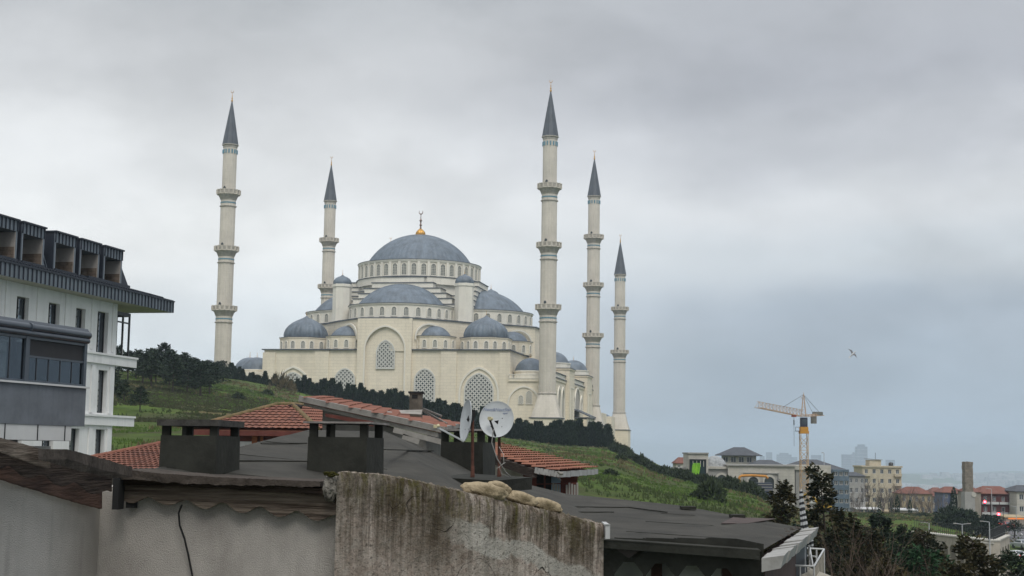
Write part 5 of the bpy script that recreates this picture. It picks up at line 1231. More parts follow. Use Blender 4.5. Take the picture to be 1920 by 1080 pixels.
# ------------------------------------------------------------------ balcony rail and folded striped parasol at the right of the felt roof
M_rail = mat('white_pipe', (.45, .45, .44), .4, .06, 5)
rl = empty('balcony_railing', P(1520, 1090, 18), 0, 'white pipe railing round a small terrace beyond the white gutter', 'railing'); off = -Vector(rl.location)
mb = MB(off)
for a, b in (((1463, 1059, 16.6), (1526, 1062, 16.6)), ((1526, 1062, 16.6), (1545, 1030, 19)), ((1512, 1028, 19), (1545, 1030, 19)), ((1512, 1042, 19), (1530, 1044, 18.5)), ((1518, 1026, 18.8), (1524, 1062, 16.6))): mb.tube([P(*a), P(*b)], .012, 8)
mb.tube([P(1507, 1008, 17.3), P(1507, 1008, 17.3)-dz*5], .02, 8)
for x, y, Y in ((1526, 1062, 16.6), (1545, 1030, 19), (1531, 1029, 19), (1500, 1061, 16.6)): mb.tube([P(x, y, Y), P(x, y, Y)-dz*1.0], .011, 8)
mb.build('rail_pipe', M_rail, rl)
mb = MB(off); p, q = P(1528, 1064, 16.7), P(1545, 1034, 18.9); 
for i in range(14): a = p.lerp(q, i/14); mb.bar(a, a-dz*.9, .03, .012)
mb.build('slat', mat('beige_reed', (.30, .28, .24), .9, .2, 8), rl)
mb = MB(off); mb.box(P(1500, 1075, 17).x, P(1556, 1075, 17).x, 16.6, 19.5, P(1500, 1078, 17).z-.1, P(1500, 1078, 17).z); mb.build('terrace_slab', M_cream, rl)
def stripes():
    m = bpy.data.materials.new('black_white_stripe'); m.use_nodes = True; nt = m.node_tree; N = nt.nodes; L = nt.links; b = N['Principled BSDF']; b.inputs['Roughness'].default_value = .9
    tc = N.new('ShaderNodeTexCoord'); mp = N.new('ShaderNodeMapping'); L.new(tc.outputs['Object'], mp.inputs[0]); mp.inputs['Rotation'].default_value = (0, R(12), 0); w = N.new('ShaderNodeTexWave'); w.wave_type = 'BANDS'; w.bands_direction = 'Z'; w.inputs['Scale'].default_value = 4.6; w.inputs['Distortion'].default_value = 1.6; w.inputs['Detail'].default_value = 1; w.inputs['Detail Scale'].default_value = 3
    L.new(mp.outputs[0], w.inputs['Vector']); r = N.new('ShaderNodeValToRGB'); r.color_ramp.elements[0].position = .44; r.color_ramp.elements[1].position = .54; r.color_ramp.elements[0].color = (.02, .022, .025, 1); r.color_ramp.elements[1].color = (.42, .43, .43, 1); L.new(w.outputs[0], r.inputs[0]); L.new(r.outputs[0], b.inputs['Base Color']); return m
base = P(1519, 1062, 17.8); ps = empty('folded_parasol', base, 0, 'folded parasol in black and white stripes beside the terrace railing', 'parasol'); off = -Vector(base)
k = 17.8/FPX; prf = [(1502, 921, 3.2), (1503, 940, 4.5), (1505, 960, 5.5), (1508, 985, 7), (1511, 1003, 9), (1515, 1015, 11), (1517, 1024, 8)]
mb = MB(off); seg = 16; vs = []
for x, y, r_ in prf:
    c = P(x, y, 17.8)
    for j in range(seg): a = 2*math.pi*j/seg; rr = r_*k*(1 if j % 2 else .72); vs.append(c+Vector((rr*math.cos(a), rr*math.sin(a), 0)))
nn = len(prf); mb.add(vs, [(i*seg+j, i*seg+(j+1) % seg, (i+1)*seg+(j+1) % seg, (i+1)*seg+j) for i in range(nn-1) for j in range(seg)]+[tuple(range(seg))]); mb.build('canopy', stripes(), ps)
mb = MB(off); mb.tube([P(1517, 1020, 17.8), base-dz*.6], .012, 8); mb.tube([P(1502, 923, 17.8), P(1502, 916, 17.8)], [.014, .004], 8); mb.build('pole', M_rail, ps)

# ------------------------------------------------------------------ vegetation
def leaf_mat(name, c1, c2, rough=.8):
    m = bpy.data.materials.new(name); m.use_nodes = True; nt = m.node_tree; N = nt.nodes; L = nt.links; b = N['Principled BSDF']; b.inputs['Roughness'].default_value = rough; b.inputs['Specular IOR Level'].default_value = .15
    g = N.new('ShaderNodeNewGeometry'); oi = N.new('ShaderNodeObjectInfo'); t = N.new('ShaderNodeTexNoise'); t.inputs['Scale'].default_value = .9; t.inputs['Detail'].default_value = 4; L.new(g.outputs['Position'], t.inputs['Vector'])
    a = N.new('ShaderNodeMath'); a.operation = 'ADD'; L.new(t.outputs[0], a.inputs[0]); r = N.new('ShaderNodeMath'); r.operation = 'MULTIPLY_ADD'; L.new(g.outputs['Random Per Island'], r.inputs[0]); r.inputs[1].default_value = .5; r.inputs[2].default_value = -.25; L.new(r.outputs[0], a.inputs[1])
    a2 = N.new('ShaderNodeMath'); a2.operation = 'MULTIPLY_ADD'; L.new(oi.outputs['Random'], a2.inputs[0]); a2.inputs[1].default_value = .3; L.new(a.outputs[0], a2.inputs[2])
    mr = N.new('ShaderNodeMapRange'); L.new(a2.outputs[0], mr.inputs[0]); mr.inputs[1].default_value = .35; mr.inputs[2].default_value = .95
    x = N.new('ShaderNodeMix'); x.data_type = 'RGBA'; L.new(mr.outputs[0], x.inputs[0]); x.inputs[6].default_value = (*c1, 1); x.inputs[7].default_value = (*c2, 1); L.new(x.outputs[2], b.inputs['Base Color']); return m
M_cyp = leaf_mat('dark_conifer_leaf', (.010, .021, .012), (.030, .050, .024))
M_pine = leaf_mat('pine_needle', (.010, .019, .012), (.030, .046, .024))
M_scrub = leaf_mat('scrub_leaf', (.018, .028, .014), (.045, .062, .028))
M_cedar = leaf_mat('bronzed_cedar_leaf', (.014, .020, .010), (.060, .048, .020))
M_green = leaf_mat('fresh_green_leaf', (.014, .040, .018), (.035, .085, .035))
M_bark = mat('tree_bark', (.055, .042, .034), .95, .25, 8)
M_twig = mat('bare_twig', (.12, .085, .065), .9, .25, 5)
M_drybush = leaf_mat('dry_bush_twigs', (.07, .055, .03), (.15, .12, .065))
def rnd_dir(rg, up=0.0):
    while True:
        v = Vector((rg.uniform(-1, 1), rg.uniform(-1, 1), rg.uniform(-1, 1)))
        if .05 < v.length < 1: break
    v.z += up; return v.normalized()
def leafc(vs, fs, p, d, l, w, rg):
    """one pointed leaf spray"""
    s = d.cross(rnd_dir(rg)).normalized()*w; b = len(vs); vs += [p-s*.5, p+d*l*.45-s, p+d*l, p+d*l*.5+s]; fs.append((b, b+1, b+2, b+3))
def tree_obj(name, label, cat, group, parts):
    root = empty(name, (0, 0, 0), 0, label, cat, group)
    for nm, vs, fs, m, sm in parts:
        mb = MB(); mb.add(vs, fs, sm); mb.build(nm, m, root)
    return root
def hedge_conifer(seed, h=5.0, r=1.7, n=900):
    rg = random.Random(seed); vs, fs = [], []
    tips = [(Vector((0, 0, h)), 1.0)]+[(Vector((rg.uniform(-.5, .5)*r, rg.uniform(-.5, .5)*r, h*rg.uniform(.72, .96))), rg.uniform(.35, .6)) for _ in range(2)]
    for i in range(n):
        t = rg.random()**1.1; z = h*t*.97; rad = r*((1-t)**1.05+.03)*(.8+.25*math.sin(i*.37)+.12*rg.random()); a = rg.uniform(0, 2*math.pi); q = rg.uniform(.55, 1.0)
        p = Vector((math.cos(a)*rad*q, math.sin(a)*rad*q, z+.1)); d = Vector((math.cos(a)*.55, math.sin(a)*.55, rg.uniform(.35, 1.1))).normalized(); leafc(vs, fs, p, d, rg.uniform(.45, .85), rg.uniform(.10, .2), rg)
    for tp, s in tips:
        for k in range(16): p = tp-Vector((0, 0, rg.uniform(.1, 1.3)*s)); leafc(vs, fs, p, (Vector((rg.uniform(-.5, .5), rg.uniform(-.5, .5), 1.2))).normalized(), .6*s+.2, .09, rg)
    return vs, fs
def trunk_mesh(h, r, lean=(0, 0)):
    mb = MB(); mb.tube([(0, 0, -.5), (lean[0]*.3, lean[1]*.3, h*.4), (lean[0], lean[1], h)], [r*1.2, r*.8, r*.25], 7); return mb.v, mb.f
# dark hedge of conifers in front of the mosque: every tree on its own
protos = []
for sd in range(4):
    vs, fs = hedge_conifer(sd, 5.0, 1.75); tv, tf = trunk_mesh(4, .16)
    protos.append(tree_obj('hedge_conifer', None, None, None, [('crown', vs, fs, M_cyp, False), ('trunk', tv, tf, M_bark, True)]))
GH = 'dark conifers of the hedge below the mosque'
HEDGE = [(395, 690, 706, 395), (432, 690, 716, 388), (475, 703, 726, 380), (520, 708, 734, 375), (560, 712, 748, 370), (600, 718, 758, 366), (640, 722, 766, 363), (690, 733, 776, 360), (740, 740, 786, 358), (790, 753, 797, 356), (840, 763, 806, 354), (885, 768, 812, 352), (930, 782, 820, 352), (975, 792, 830, 352), (1020, 797, 834, 352), (1070, 796, 840, 354), (1110, 799, 843, 356), (1143, 806, 846, 358)]
used_p = [False]*4; rg = random.Random(11); kx = 388
def use(i):
    if not used_p[i]: used_p[i] = True; return protos[i]
    return copy_tree(protos[i])
hx = []
while kx < 1146: hx.append(kx); kx += 7.6
for row in (0, 1):
    for x in hx[row::1] if row == 0 else hx[::2]:
        x = x+rg.uniform(-2, 2)+row*4
        yt = interp([(a, b) for a, b, c, d in HEDGE], x); yb = interp([(a, c) for a, b, c, d in HEDGE], x); Y = interp([(a, d) for a, b, c, d in HEDGE], x)+row*4+rg.uniform(-.8, .8)
        b = P(x, yb, Y); g_ = ground(b.x, b.y); top = P(x, yt, Y).z+rg.uniform(-.9, 1.2)-row*.2; h = top-g_
        if h < 1.5: h = 1.5
        o = use(rg.randrange(4)); o.location = (b.x, b.y, g_-.15); s = h/5.0; w = rg.uniform(.95, 1.3)*(1 if s > .9 else 1.0); o.scale = (w*max(.8, min(1.35, s)), w*max(.8, min(1.35, s)), s*1.02); o.rotation_euler = (0, 0, rg.uniform(0, 6.28))
        sec = 'left of the mosque wall' if x < 497 else 'below the left half of the mosque' if x < 723 else 'below the right half of the mosque' if x < 955 else 'below the wide skirted minaret'
        tag(o, 'dense dark conifer in the hedge '+sec, 'conifer', 'hedge conifers '+sec)
# pines on the left shoulder of the hill
def pine(seed, h=9, trunk=.28, cl=34):
    rg = random.Random(seed); vs, fs = [], []; mb = MB(); lx, ly = rg.uniform(-.4, .4), rg.uniform(-.4, .4); mb.tube([(0, 0, -.5), (lx*.4, ly*.4, h*.45), (lx, ly, h*.96)], [.17, .12, .04], 7)
    for i in range(cl):
        t = trunk+(1-trunk)*(i+rg.random())/cl; z = h*t; rad = (1-(t-trunk)/(1-trunk))**.6*h*.30*rg.uniform(.65, 1.15)+.25; a = i*2.4+rg.uniform(-.4, .4); b0 = Vector((lx*t, ly*t, z)); e = b0+Vector((math.cos(a)*rad, math.sin(a)*rad, rad*rg.uniform(.0, .35)))
        mb.tube([b0, e], [.05, .015], 4, caps=False)
        for k in range(26):
            q = rg.uniform(.35, 1.05); p = b0.lerp(e, q)+rnd_dir(rg)*rg.uniform(0, .6); leafc(vs, fs, p, rnd_dir(rg, .35), rg.uniform(.4, .8), rg.uniform(.12, .2), rg)
    return vs, fs, mb.v, mb.f
pp = []
for sd in range(4):
    a, b, c, d = pine(sd+40, 9, (.16, .3, .38, .25)[sd]); pp.append(tree_obj('pine_tree', None, None, None, [('crown', a, b, M_pine, False), ('trunk', c, d, M_bark, True)]))
up_ = [False]*4
PINES = [(222, 645, 268), (240, 655, 262), (255, 652, 270), (268, 658, 255), (281, 650, 272), (293, 655, 262), (306, 641, 276), (318, 655, 258), (331, 662, 270), (343, 659, 262), (354, 672, 280), (366, 668, 256), (378, 676, 272), (389, 684, 290), (262, 668, 290), (300, 662, 292), (340, 670, 295), (372, 682, 300), (394, 684, 250), (238, 662, 300), (402, 690, 300), (215, 650, 290), (285, 668, 245), (325, 668, 243), (352, 678, 246), (377, 684, 240), (200, 655, 280), (185, 655, 275), (170, 655, 280), (248, 660, 310), (274, 655, 315), (312, 655, 310), (330, 664, 318), (360, 676, 312), (384, 686, 315), (408, 694, 330), (418, 692, 345), (396, 690, 270)]
for i, (x, yt, Y) in enumerate(PINES):
    k = i % 4
    if up_[k]: o = copy_tree(pp[k])
    else: o = pp[k]; up_[k] = True
    b = P(x, 700, Y); g_ = ground(b.x, b.y); h = max(4.5, P(x, yt+5, Y).z-g_); o.location = (b.x, b.y, g_-.1); s = h/9; w = max(s, .85)*rg.uniform(1.0, 1.3); o.scale = (w, w, s); o.rotation_euler = (0, 0, rg.uniform(0, 6.28))
    tag(o, 'dark pine with bare lower trunk in the grove on the left hilltop', 'pine tree', 'pines of the grove on the left hilltop')
for i, (x, yt, Y, lab) in enumerate(((232, 712, 205, 'broad dark pine standing alone on the slope below the hilltop grove'), (262, 726, 190, 'low bushy pine on the slope beside the balcony slabs of the white house'), (205, 700, 190, 'dark pine seen between the window bays of the white house'))):
    o = copy_tree(pp[i % 4]); b = P(x, 780, Y); g_ = ground(b.x, b.y); h = max(2.5, P(x, yt, Y).z-g_); o.location = (b.x, b.y, g_-.1); o.scale = (h/9*1.7, h/9*1.7, h/9); tag(o, lab, 'pine tree'); 
    if 'group' in o: del o['group']
# bushes
def bush(seed, r=1.0, n=420, m=None, l=.35, w=.10):
    rg = random.Random(seed); vs, fs = [], []
    for i in range(n):
        d = rnd_dir(rg); d.z = abs(d.z); q = rg.uniform(.35, 1.0)**.5; p = Vector((d.x*r*q, d.y*r*q, d.z*r*q*.9)); leafc(vs, fs, p, (d+rnd_dir(rg)*.6).normalized(), rg.uniform(.6, 1.2)*l*r, rg.uniform(.6, 1.2)*w*r, rg)
    return vs, fs
bpro = []
for sd in range(3):
    vs, fs = bush(sd+70, 1.0, 380); bpro.append(MB().add(vs, fs).build('shrub', M_scrub))
ub = [False]*3
def shrub(x, y, Y, r, label, group=None, m=None, zs=1.0):
    k = rg.randrange(3)
    if ub[k]: o = bpro[k].copy(); col.objects.link(o)
    else: o = bpro[k]; ub[k] = True
    b = P(x, y, Y); o.location = (b.x, b.y, ground(b.x, b.y)-.1); o.scale = (r, r, r*zs); o.rotation_euler = (0, 0, rg.uniform(0, 6.28)); tag(o, label, 'shrub', group)
    return o
# hedge running down the right skyline
SK = [(1150, 838, 330), (1185, 850, 310), (1220, 865, 290), (1260, 885, 262), (1300, 900, 245), (1340, 908, 235), (1380, 918, 228), (1420, 930, 222)]
x = 1150
while x < 1425:
    Y = interp([(a, c) for a, b, c in SK], x)+rg.uniform(-4, 6); shrub(x, 900, Y, rg.uniform(.9, 1.45), 'dark scrubby shrub of the hedge running down the right hand skyline', 'shrubs of the hedge down the right skyline', zs=rg.uniform(1.0, 1.7)); x += 2.4
shrub(1331, 955, 150, 1.5, 'dark rounded shrub alone on the grass just above the far edge of the felt roof', zs=1.5)
shrub(1305, 955, 150, .8, 'low shrub left of the rounded one above the felt roof edge')
shrub(1145, 897, 165, .9, 'small dark shrub on the green slope right of the tiled shed')
shrub(1163, 868, 240, 1.0, 'small shrub high on the slope below the mosque hedge end')
shrub(500, 765, 300, 1.2, 'small round shrub on the slope above the hip roof ridge')
shrub(446, 771, 245, 1.1, 'small shrub on the brown patch of slope above the tiled hip roof')
for (x, y, Y, r) in ((528, 735, 340, 2.8), (536, 740, 330, 2.2)):
    vs, fs = bush(int(x), 1.0, 300, l=.5, w=.03); o = MB().add(vs, fs).build('dry_bush', M_drybush); b = P(x, y, Y); o.location = (b.x, b.y, ground(b.x, b.y)-.1); o.scale = (r, r, r*1.5); tag(o, 'dry yellowish bush in front of the hedge, '+('the taller left one' if x < 530 else 'the lower right one'), 'bush')
# rough grass and stalks on the hill, uncountable
def tufts(name, m, n, seed, Ymin, Ymax, pmin, pmax, hmin, hmax, thr=None):
    rg2 = random.Random(seed); vs, fs = [], []
    for i in range(n):
        Y = Ymin*(Ymax/Ymin)**rg2.random(); px = rg2.uniform(pmin, pmax); d = ray(px, 849); x = d.x/d.y*Y
        if thr is not None and noise.noise((x*.035+seed, Y*.035, 2.0))+.5*noise.noise((x*.13, Y*.13, seed)) < thr: continue
        z = ground(x, Y)-.03
        for k in range(3):
            a = rg2.uniform(0, 6.28); w = rg2.uniform(.08, .22)*Y/160; h = rg2.uniform(hmin, hmax); qx, qy = x+rg2.uniform(-.3, .3), Y+rg2.uniform(-.3, .3); b = len(vs); vs += [(qx-w*math.cos(a), qy-w*math.sin(a)*.5, z), (qx+w*math.cos(a), qy+w*math.sin(a)*.5, z), (qx+rg2.uniform(-.15, .15), qy, z+h)]; fs.append((b, b+1, b+2))
    o = MB().add(vs, fs).build(name, m); tag(o, kind='stuff'); return o
M_g1 = leaf_mat('grass_blade', (.048, .085, .018), (.095, .150, .032)); M_g2 = leaf_mat('dry_grass_blade', (.085, .072, .032), (.17, .145, .075)); M_g3 = leaf_mat('dark_tussock', (.035, .055, .018), (.065, .085, .030))
tufts('grass', M_g1, 26000, 3, 75, 330, 190, 1480, .12, .35, -.1)
tufts('dry_grass', M_g2, 16000, 5, 75, 360, 190, 1480, .15, .5, .16)
tufts('grass', M_g2, 7000, 21, 120, 420, 1480, 1920, .15, .4, -.15)
tufts('undergrowth', M_g3, 5000, 22, 120, 420, 1480, 1920, .15, .5, 0.05)
tufts('undergrowth', M_g3, 9000, 8, 75, 380, 190, 1480, .15, .5, .12)
M_g4 = leaf_mat('brown_heath', (.042, .050, .022), (.080, .078, .040))
tufts('heath', M_g4, 9000, 31, 165, 262, 150, 500, .12, .35, -.25)
# foreground conifers at the lower right
def big_conifer(seed, h, spread, nb, leafs=70, tip=.22, droop=.25, start=.12):
    rg = random.Random(seed); vs, fs = [], []; mb = MB(); bend = Vector((rg.uniform(-.5, .5), rg.uniform(-.3, .3), 0)); ax = lambda t: Vector((bend.x*t*t, bend.y*t*t, h*t))
    mb.tube([ax(t) for t in np.linspace(-.05, 1, 9)], [h*.016*(1.05-t) for t in np.linspace(0, 1, 9)], 8)
    for i in range(nb):
        t = start+(1-start)*(i+rg.random())/nb; a = i*2.399+rg.uniform(-.5, .5); ln = spread*(1-t)**.8*rg.uniform(.55, 1.2)+.25; b0 = ax(t); d = Vector((math.cos(a), math.sin(a), rg.uniform(.1, .55)))
        pts = [b0+d*ln*q+Vector((0, 0, -droop*ln*q*q)) for q in (0, .33, .66, 1)]; mb.tube(pts, [.035*ln*.4+.01, .02, .012, .005], 5, caps=False)
        for k in range(int(leafs*(ln/spread*.8+.3))):
            q = rg.uniform(.22, 1.05); c = pts[0].lerp(pts[1], q*3) if q < .33 else pts[1].lerp(pts[2], q*3-1) if q < .66 else pts[2].lerp(pts[3], min(1.1, q*3-2)); side = d.cross(Vector((0, 0, 1))).normalized()*rg.choice((-1, 1)); sp_ = rg.uniform(0, .42)*ln*(1-q*.7)*.8
            p = c+side*sp_+Vector((0, 0, rg.uniform(-.18, .1))); dd = (d*.7+side*.7+rnd_dir(rg)*.55+Vector((0, 0, -.1))).normalized()
            for _ in range(3): leafc(vs, fs, p+rnd_dir(rg)*.10, (dd+rnd_dir(rg)*.5).normalized(), rg.uniform(.6, 1.2)*tip, rg.uniform(.6, 1.1)*tip*.24, rg)
    return vs, fs, mb.v, mb.f
CED = [(1560, 879, 46, 7.8, 1.35, 44, 'tall bronzed conifer with ragged pointed top in front of the construction site', 1, M_cedar, 0.25),
       (1452, 905, 52, 5.5, 1.05, 34, 'thin ragged conifer reaching up beside the folded striped parasol', 2, M_cedar, .2),
       (1640, 985, 42, 6.0, 2.6, 60, 'bronzed bushy conifer in the lower right behind the bare shrub', 3, M_cedar, .25),
       (1835, 1012, 40, 5.5, 2.4, 60, 'brownish conifer low in front of the arched retaining wall', 4, M_cedar, .25),
       (1720, 1032, 44, 5.5, 2.6, 55, 'fresh green conifer between the two bronzed ones at the lower right', 5, M_green, .2),
       (1585, 985, 60, 7.0, 3.0, 60, 'green conifer behind the terrace railing', 6, M_green, .2),
       (1900, 1035, 60, 6.0, 3.0, 55, 'dark green conifer at the lower right corner', 7, M_pine, .2),
       (1775, 1040, 55, 5.0, 2.6, 55, 'green conifer at the foot of the arched wall', 8, M_green, .2),
       (1500, 985, 70, 7, 3.0, 60, 'dark green conifer directly behind the striped parasol', 9, M_pine, .2),
       (1700, 990, 62, 6.0, 2.6, 55, 'dark conifer on the slope left of the arched wall', 11, M_pine, .2),
       (1650, 965, 75, 6.0, 2.4, 55, 'dark green conifer right of the tall bronzed one, farther down the slope', 12, M_pine, .2),
       (1605, 968, 50, 7.0, 2.8, 70, 'wide dark bronzed conifer right of the tall ragged one', 14, M_cedar, .25),
       (1540, 1000, 48, 6.0, 2.4, 60, 'dark conifer filling the gap behind the white terrace railing', 15, M_pine, .2),
       (1745, 1000, 52, 6.0, 2.6, 60, 'bronzed green conifer hiding the left end of the arched wall', 16, M_cedar, .25),
       (1665, 1060, 36, 5, 2.2, 55, 'bronzed conifer rising from the bottom edge', 10, M_cedar, .2)]
for (x, yt, Y, h, sp_, nb, lab, sd, m_, dr) in CED:
    a, b, c, d = big_conifer(sd, h, sp_, nb, leafs=70, droop=dr*1.6, tip=.13+.0012*Y); o = tree_obj('conifer', lab, 'conifer', 'conifers at the lower right', [('crown', a, b, m_, False), ('trunk', c, d, M_bark, True)]); t = P(x, yt, Y); o.location = (t.x, t.y, t.z-h)
    # carry the trunk on down to the ground
    mb = MB(); g_ = ground(t.x, t.y); z1 = t.z-h; mb.tube([(0, 0, g_-z1-.3), (0, 0, .3)], [.16, .12], 8) if g_ < z1 else None
    if mb.v: mb.build('lower_trunk', M_bark, o)
# bare shrubs
def bare(seed, h, n, spread, depth=2, rk=1.0):
    rg = random.Random(seed); mb = MB()
    def grow(p, d, l, r, k):
        m1 = p+d*l*.5+rnd_dir(rg)*l*.06; e = m1+(d+rnd_dir(rg)*.25).normalized()*l*.5; mb.tube([p, m1, e], [r, r*.75, r*.45], 4, caps=False)
        if k > 0:
            for i in range(rg.randint(3, 5)): q = rg.uniform(.35, 1); grow(p.lerp(e, q), (d+rnd_dir(rg)*.75+Vector((0, 0, .25))).normalized(), l*rg.uniform(.35, .6), r*.5, k-1)
    for i in range(n): a = rg.uniform(0, 6.28); s = rg.uniform(.05, spread); grow(Vector((math.cos(a)*s*.3, math.sin(a)*s*.3, 0)), Vector((math.cos(a)*s, math.sin(a)*s, 1)).normalized(), h*rg.uniform(.6, 1), .012*h/2*rk, depth)
    return mb.v, mb.f
for (x, yt, Y, h, n, lab, sd) in ((1622, 1022, 34, 2.6, 9, 'leafless reddish shrub with many upright twigs in front of the conifers', 1), (1575, 1030, 33, 2.0, 10, 'smaller leafless shrub beside the terrace railing', 2), (1680, 1035, 33, 2.0, 9, 'leafless twiggy shrub low between the conifers at the right', 3)):
    v, f = bare(sd, h, n, .55); o = MB().add(v, f, True).build('bare_shrub', M_twig); t = P(x, yt, Y); o.location = (t.x, t.y, t.z-h*1.1); tag(o, lab, 'shrub')

# ------------------------------------------------------------------ town on the right
M_concw = mat('pale_concrete', (.52, .49, .43), .9, .07, .6, brick=(1.2, .6, .12), streak=.3, streak_col=(.3, .29, .27), streak_scale=(.6, .6, .08))
M_concg = mat('grey_concrete', (.33, .32, .30), .9, .08, .5, streak=.3, streak_col=(.22, .22, .21), streak_scale=(.6, .6, .1))
M_slate = mat('grey_slate_roof', (.075, .08, .09), .7, .12, 1.0, brick=(.5, .3, .2))
M_yel = mat('yellow_render', (.50, .44, .33), .9, .07, .8, streak=.25, streak_col=(.35, .29, .2), streak_scale=(1, 1, .1))
M_yel2 = mat('ochre_render', (.38, .30, .19), .9, .08, .8, streak=.3)
M_maroon = mat('maroon_render', (.105, .035, .035), .85, .1, 1.0, streak=.2)
M_beige = mat('beige_render', (.33, .29, .24), .9, .08, .7, streak=.3)
M_blueg = mat('blue_grey_glazing', (.11, .15, .19), .4, .15, .8, spec=.5)
M_win = mat('town_window_glass', (.055, .07, .085), .25, .2, 2.0, spec=.6)
M_wf = mat('white_window_frame', (.55, .55, .54), .6, .05, 3)
M_redroof = mat('red_tile_roof', (.19, .085, .062), .9, .15, 1.2, col2=(.15, .06, .045), stretch=(1, 1, 3))
M_stonet = mat('rough_rubble_stone', (.30, .26, .21), .95, .22, 1.3, col2=(.17, .145, .115), bump=.8, bump_scale=3, brick=(.6, .35, .35))
def bld(name, cat, label, x0, x1, yt, Y, depth, rows, cols, m, wz=(.28, .75), ww=.5, rot=0.0, ybase=None, skip=(), frames=M_wf, group=None, par=None, side=True, extra_h=0.0, balc=False):
    """block with real window openings; x0,x1,yt are where its front stands at distance Y"""
    a, b = P(x0, yt, Y), P(x1, yt, Y); w = (b-a).length; z1 = a.z; c = a.lerp(b, .5); z0 = (P((x0+x1)/2, ybase, Y).z if ybase else ground(c.x, c.y+depth/2))-1.5; H = z1-z0
    root = empty(name, (c.x, c.y, z0), rot, label, cat, group) if par is None else par
    cell_h = (H-1.0)/rows if ybase is None else (z1-z0-1.0)/rows; cell_w = w/cols; holes = []
    for r_ in range(rows):
        for c_ in range(cols):
            if (r_, c_) in skip: continue
            xa = -w/2+cell_w*(c_+.5-ww/2); za = H-cell_h*(r_+1)+cell_h*wz[0]; holes.append((xa, xa+cell_w*ww, za, H-cell_h*(r_+1)+cell_h*wz[1]))
    mb = MB(); wall_holes(mb, -w/2, w/2, 0, H, 0, .3, holes); mb.box(-w/2, -w/2+.3, .3, depth, 0, H); mb.box(w/2-.3, w/2, .3, depth, 0, H); mb.box(-w/2+.3, w/2-.3, depth-.3, depth, 0, H); mb.box(-w/2+.3, w/2-.3, .3, depth-.3, H-.3, H); wl = mb.build('wall', m, root)
    for (xa, xb, za, zb) in holes:
        f = MB(); t = min(.09, (xb-xa)*.12); f.box(xa, xa+t, .14, .2, za, zb); f.box(xb-t, xb, .14, .2, za, zb); f.box(xa+t, xb-t, .14, .2, zb-t, zb); f.box(xa+t, xb-t, .14, .2, za, za+t); f.box((xa+xb)/2-t/2, (xa+xb)/2+t/2, .14, .2, za+t, zb-t); o = f.build('window', frames, root)
        p = MB(); p.box(xa, xb, .22, .25, za, zb); p.build('pane', M_win, o)
        if balc: q = MB(); q.box(xa-.2, xb+.2, -.7, -.003, za-.9, za-.75); q.box(xa-.2, xb+.2, -.7, -.66, za-.75, za+.1); q.build('balcony', m, root)
    return root, w, H
def hip(root, w, depth, H, rise, over, m, ridge_w=.4, name='roof'):
    x, y0, y1 = w/2+over, -over, depth+over; rx = max(0.0, (w/2+over)*ridge_w); ym = (y0+y1)/2; mb = MB()
    mb.add([(-x, y0, H), (x, y0, H), (x, y1, H), (-x, y1, H), (-rx, ym, H+rise), (rx, ym, H+rise), (-x, y0, H-.15), (x, y0, H-.15), (x, y1, H-.15), (-x, y1, H-.15)], [(0, 1, 5, 4), (1, 2, 5), (2, 3, 4, 5), (3, 0, 4), (6, 9, 8, 7), (0, 6, 7, 1), (1, 7, 8, 2), (2, 8, 9, 3), (3, 9, 6, 0)]); return mb.build(name, m, root)
# --- long pale construction complex with arches
Yc = 300
cs = empty('construction_building', P(1430, 960, Yc), 0, 'long pale stone building under construction with arches and a sunken panel, behind the crane', 'building'); coff = -Vector(cs.location)
def cbox(x0, x1, y0, y1, Y, dep, m, name='wall', arches=(), par=None):
    a = P(x0, y0, Y); b = P(x1, y0, Y); z1 = P((x0+x1)/2, y0, Y).z; z0 = P((x0+x1)/2, y1, Y).z; mb = MB(coff); mb.box(a.x, b.x, Y, Y+dep, z0, z1); return mb.build(name, m, par or cs)
def carch(xc, w, y0, ys, yt, Y, m, name, ring=True, par=None):
    k = Y/FPX; c = P(xc, y0, Y); z0 = c.z; zs = P(xc, ys, Y).z; zt = P(xc, yt, Y).z; pts = arch(w*k, z0, zs, zt, 6, c.x); mb = MB(coff); arch_panel(mb, pts, Y-.06, .05); o = mb.build(name, m, par or cs)
    if ring: mb = MB(coff); arch_ring(mb, arch(w*k, z0, zs, zt, 6, c.x), arch(w*k+.35, z0, zs, zt+.45, 6, c.x), Y-.3, .3); mb.build('arch_moulding', M_concw, o)
    return o
cbox(1365, 1490, 874, 965, 300, 14, M_concw); cbox(1363, 1492, 871.5, 874, 299.6, 15, M_concg, 'parapet')
cbox(1270, 1365, 877, 955, 301, 12, M_concg, 'wing_wall'); cbox(1320, 1365, 874.5, 879, 300.5, 12, M_concw, 'parapet')
cbox(1491.5, 1557, 874, 965, 301, 14, M_concg, 'wing_wall'); cbox(1490, 1535, 872.5, 881, 300.6, 15, M_concw, 'parapet'); cbox(1535, 1558, 872.5, 950, 300.2, 15, M_concw, 'right_bay')
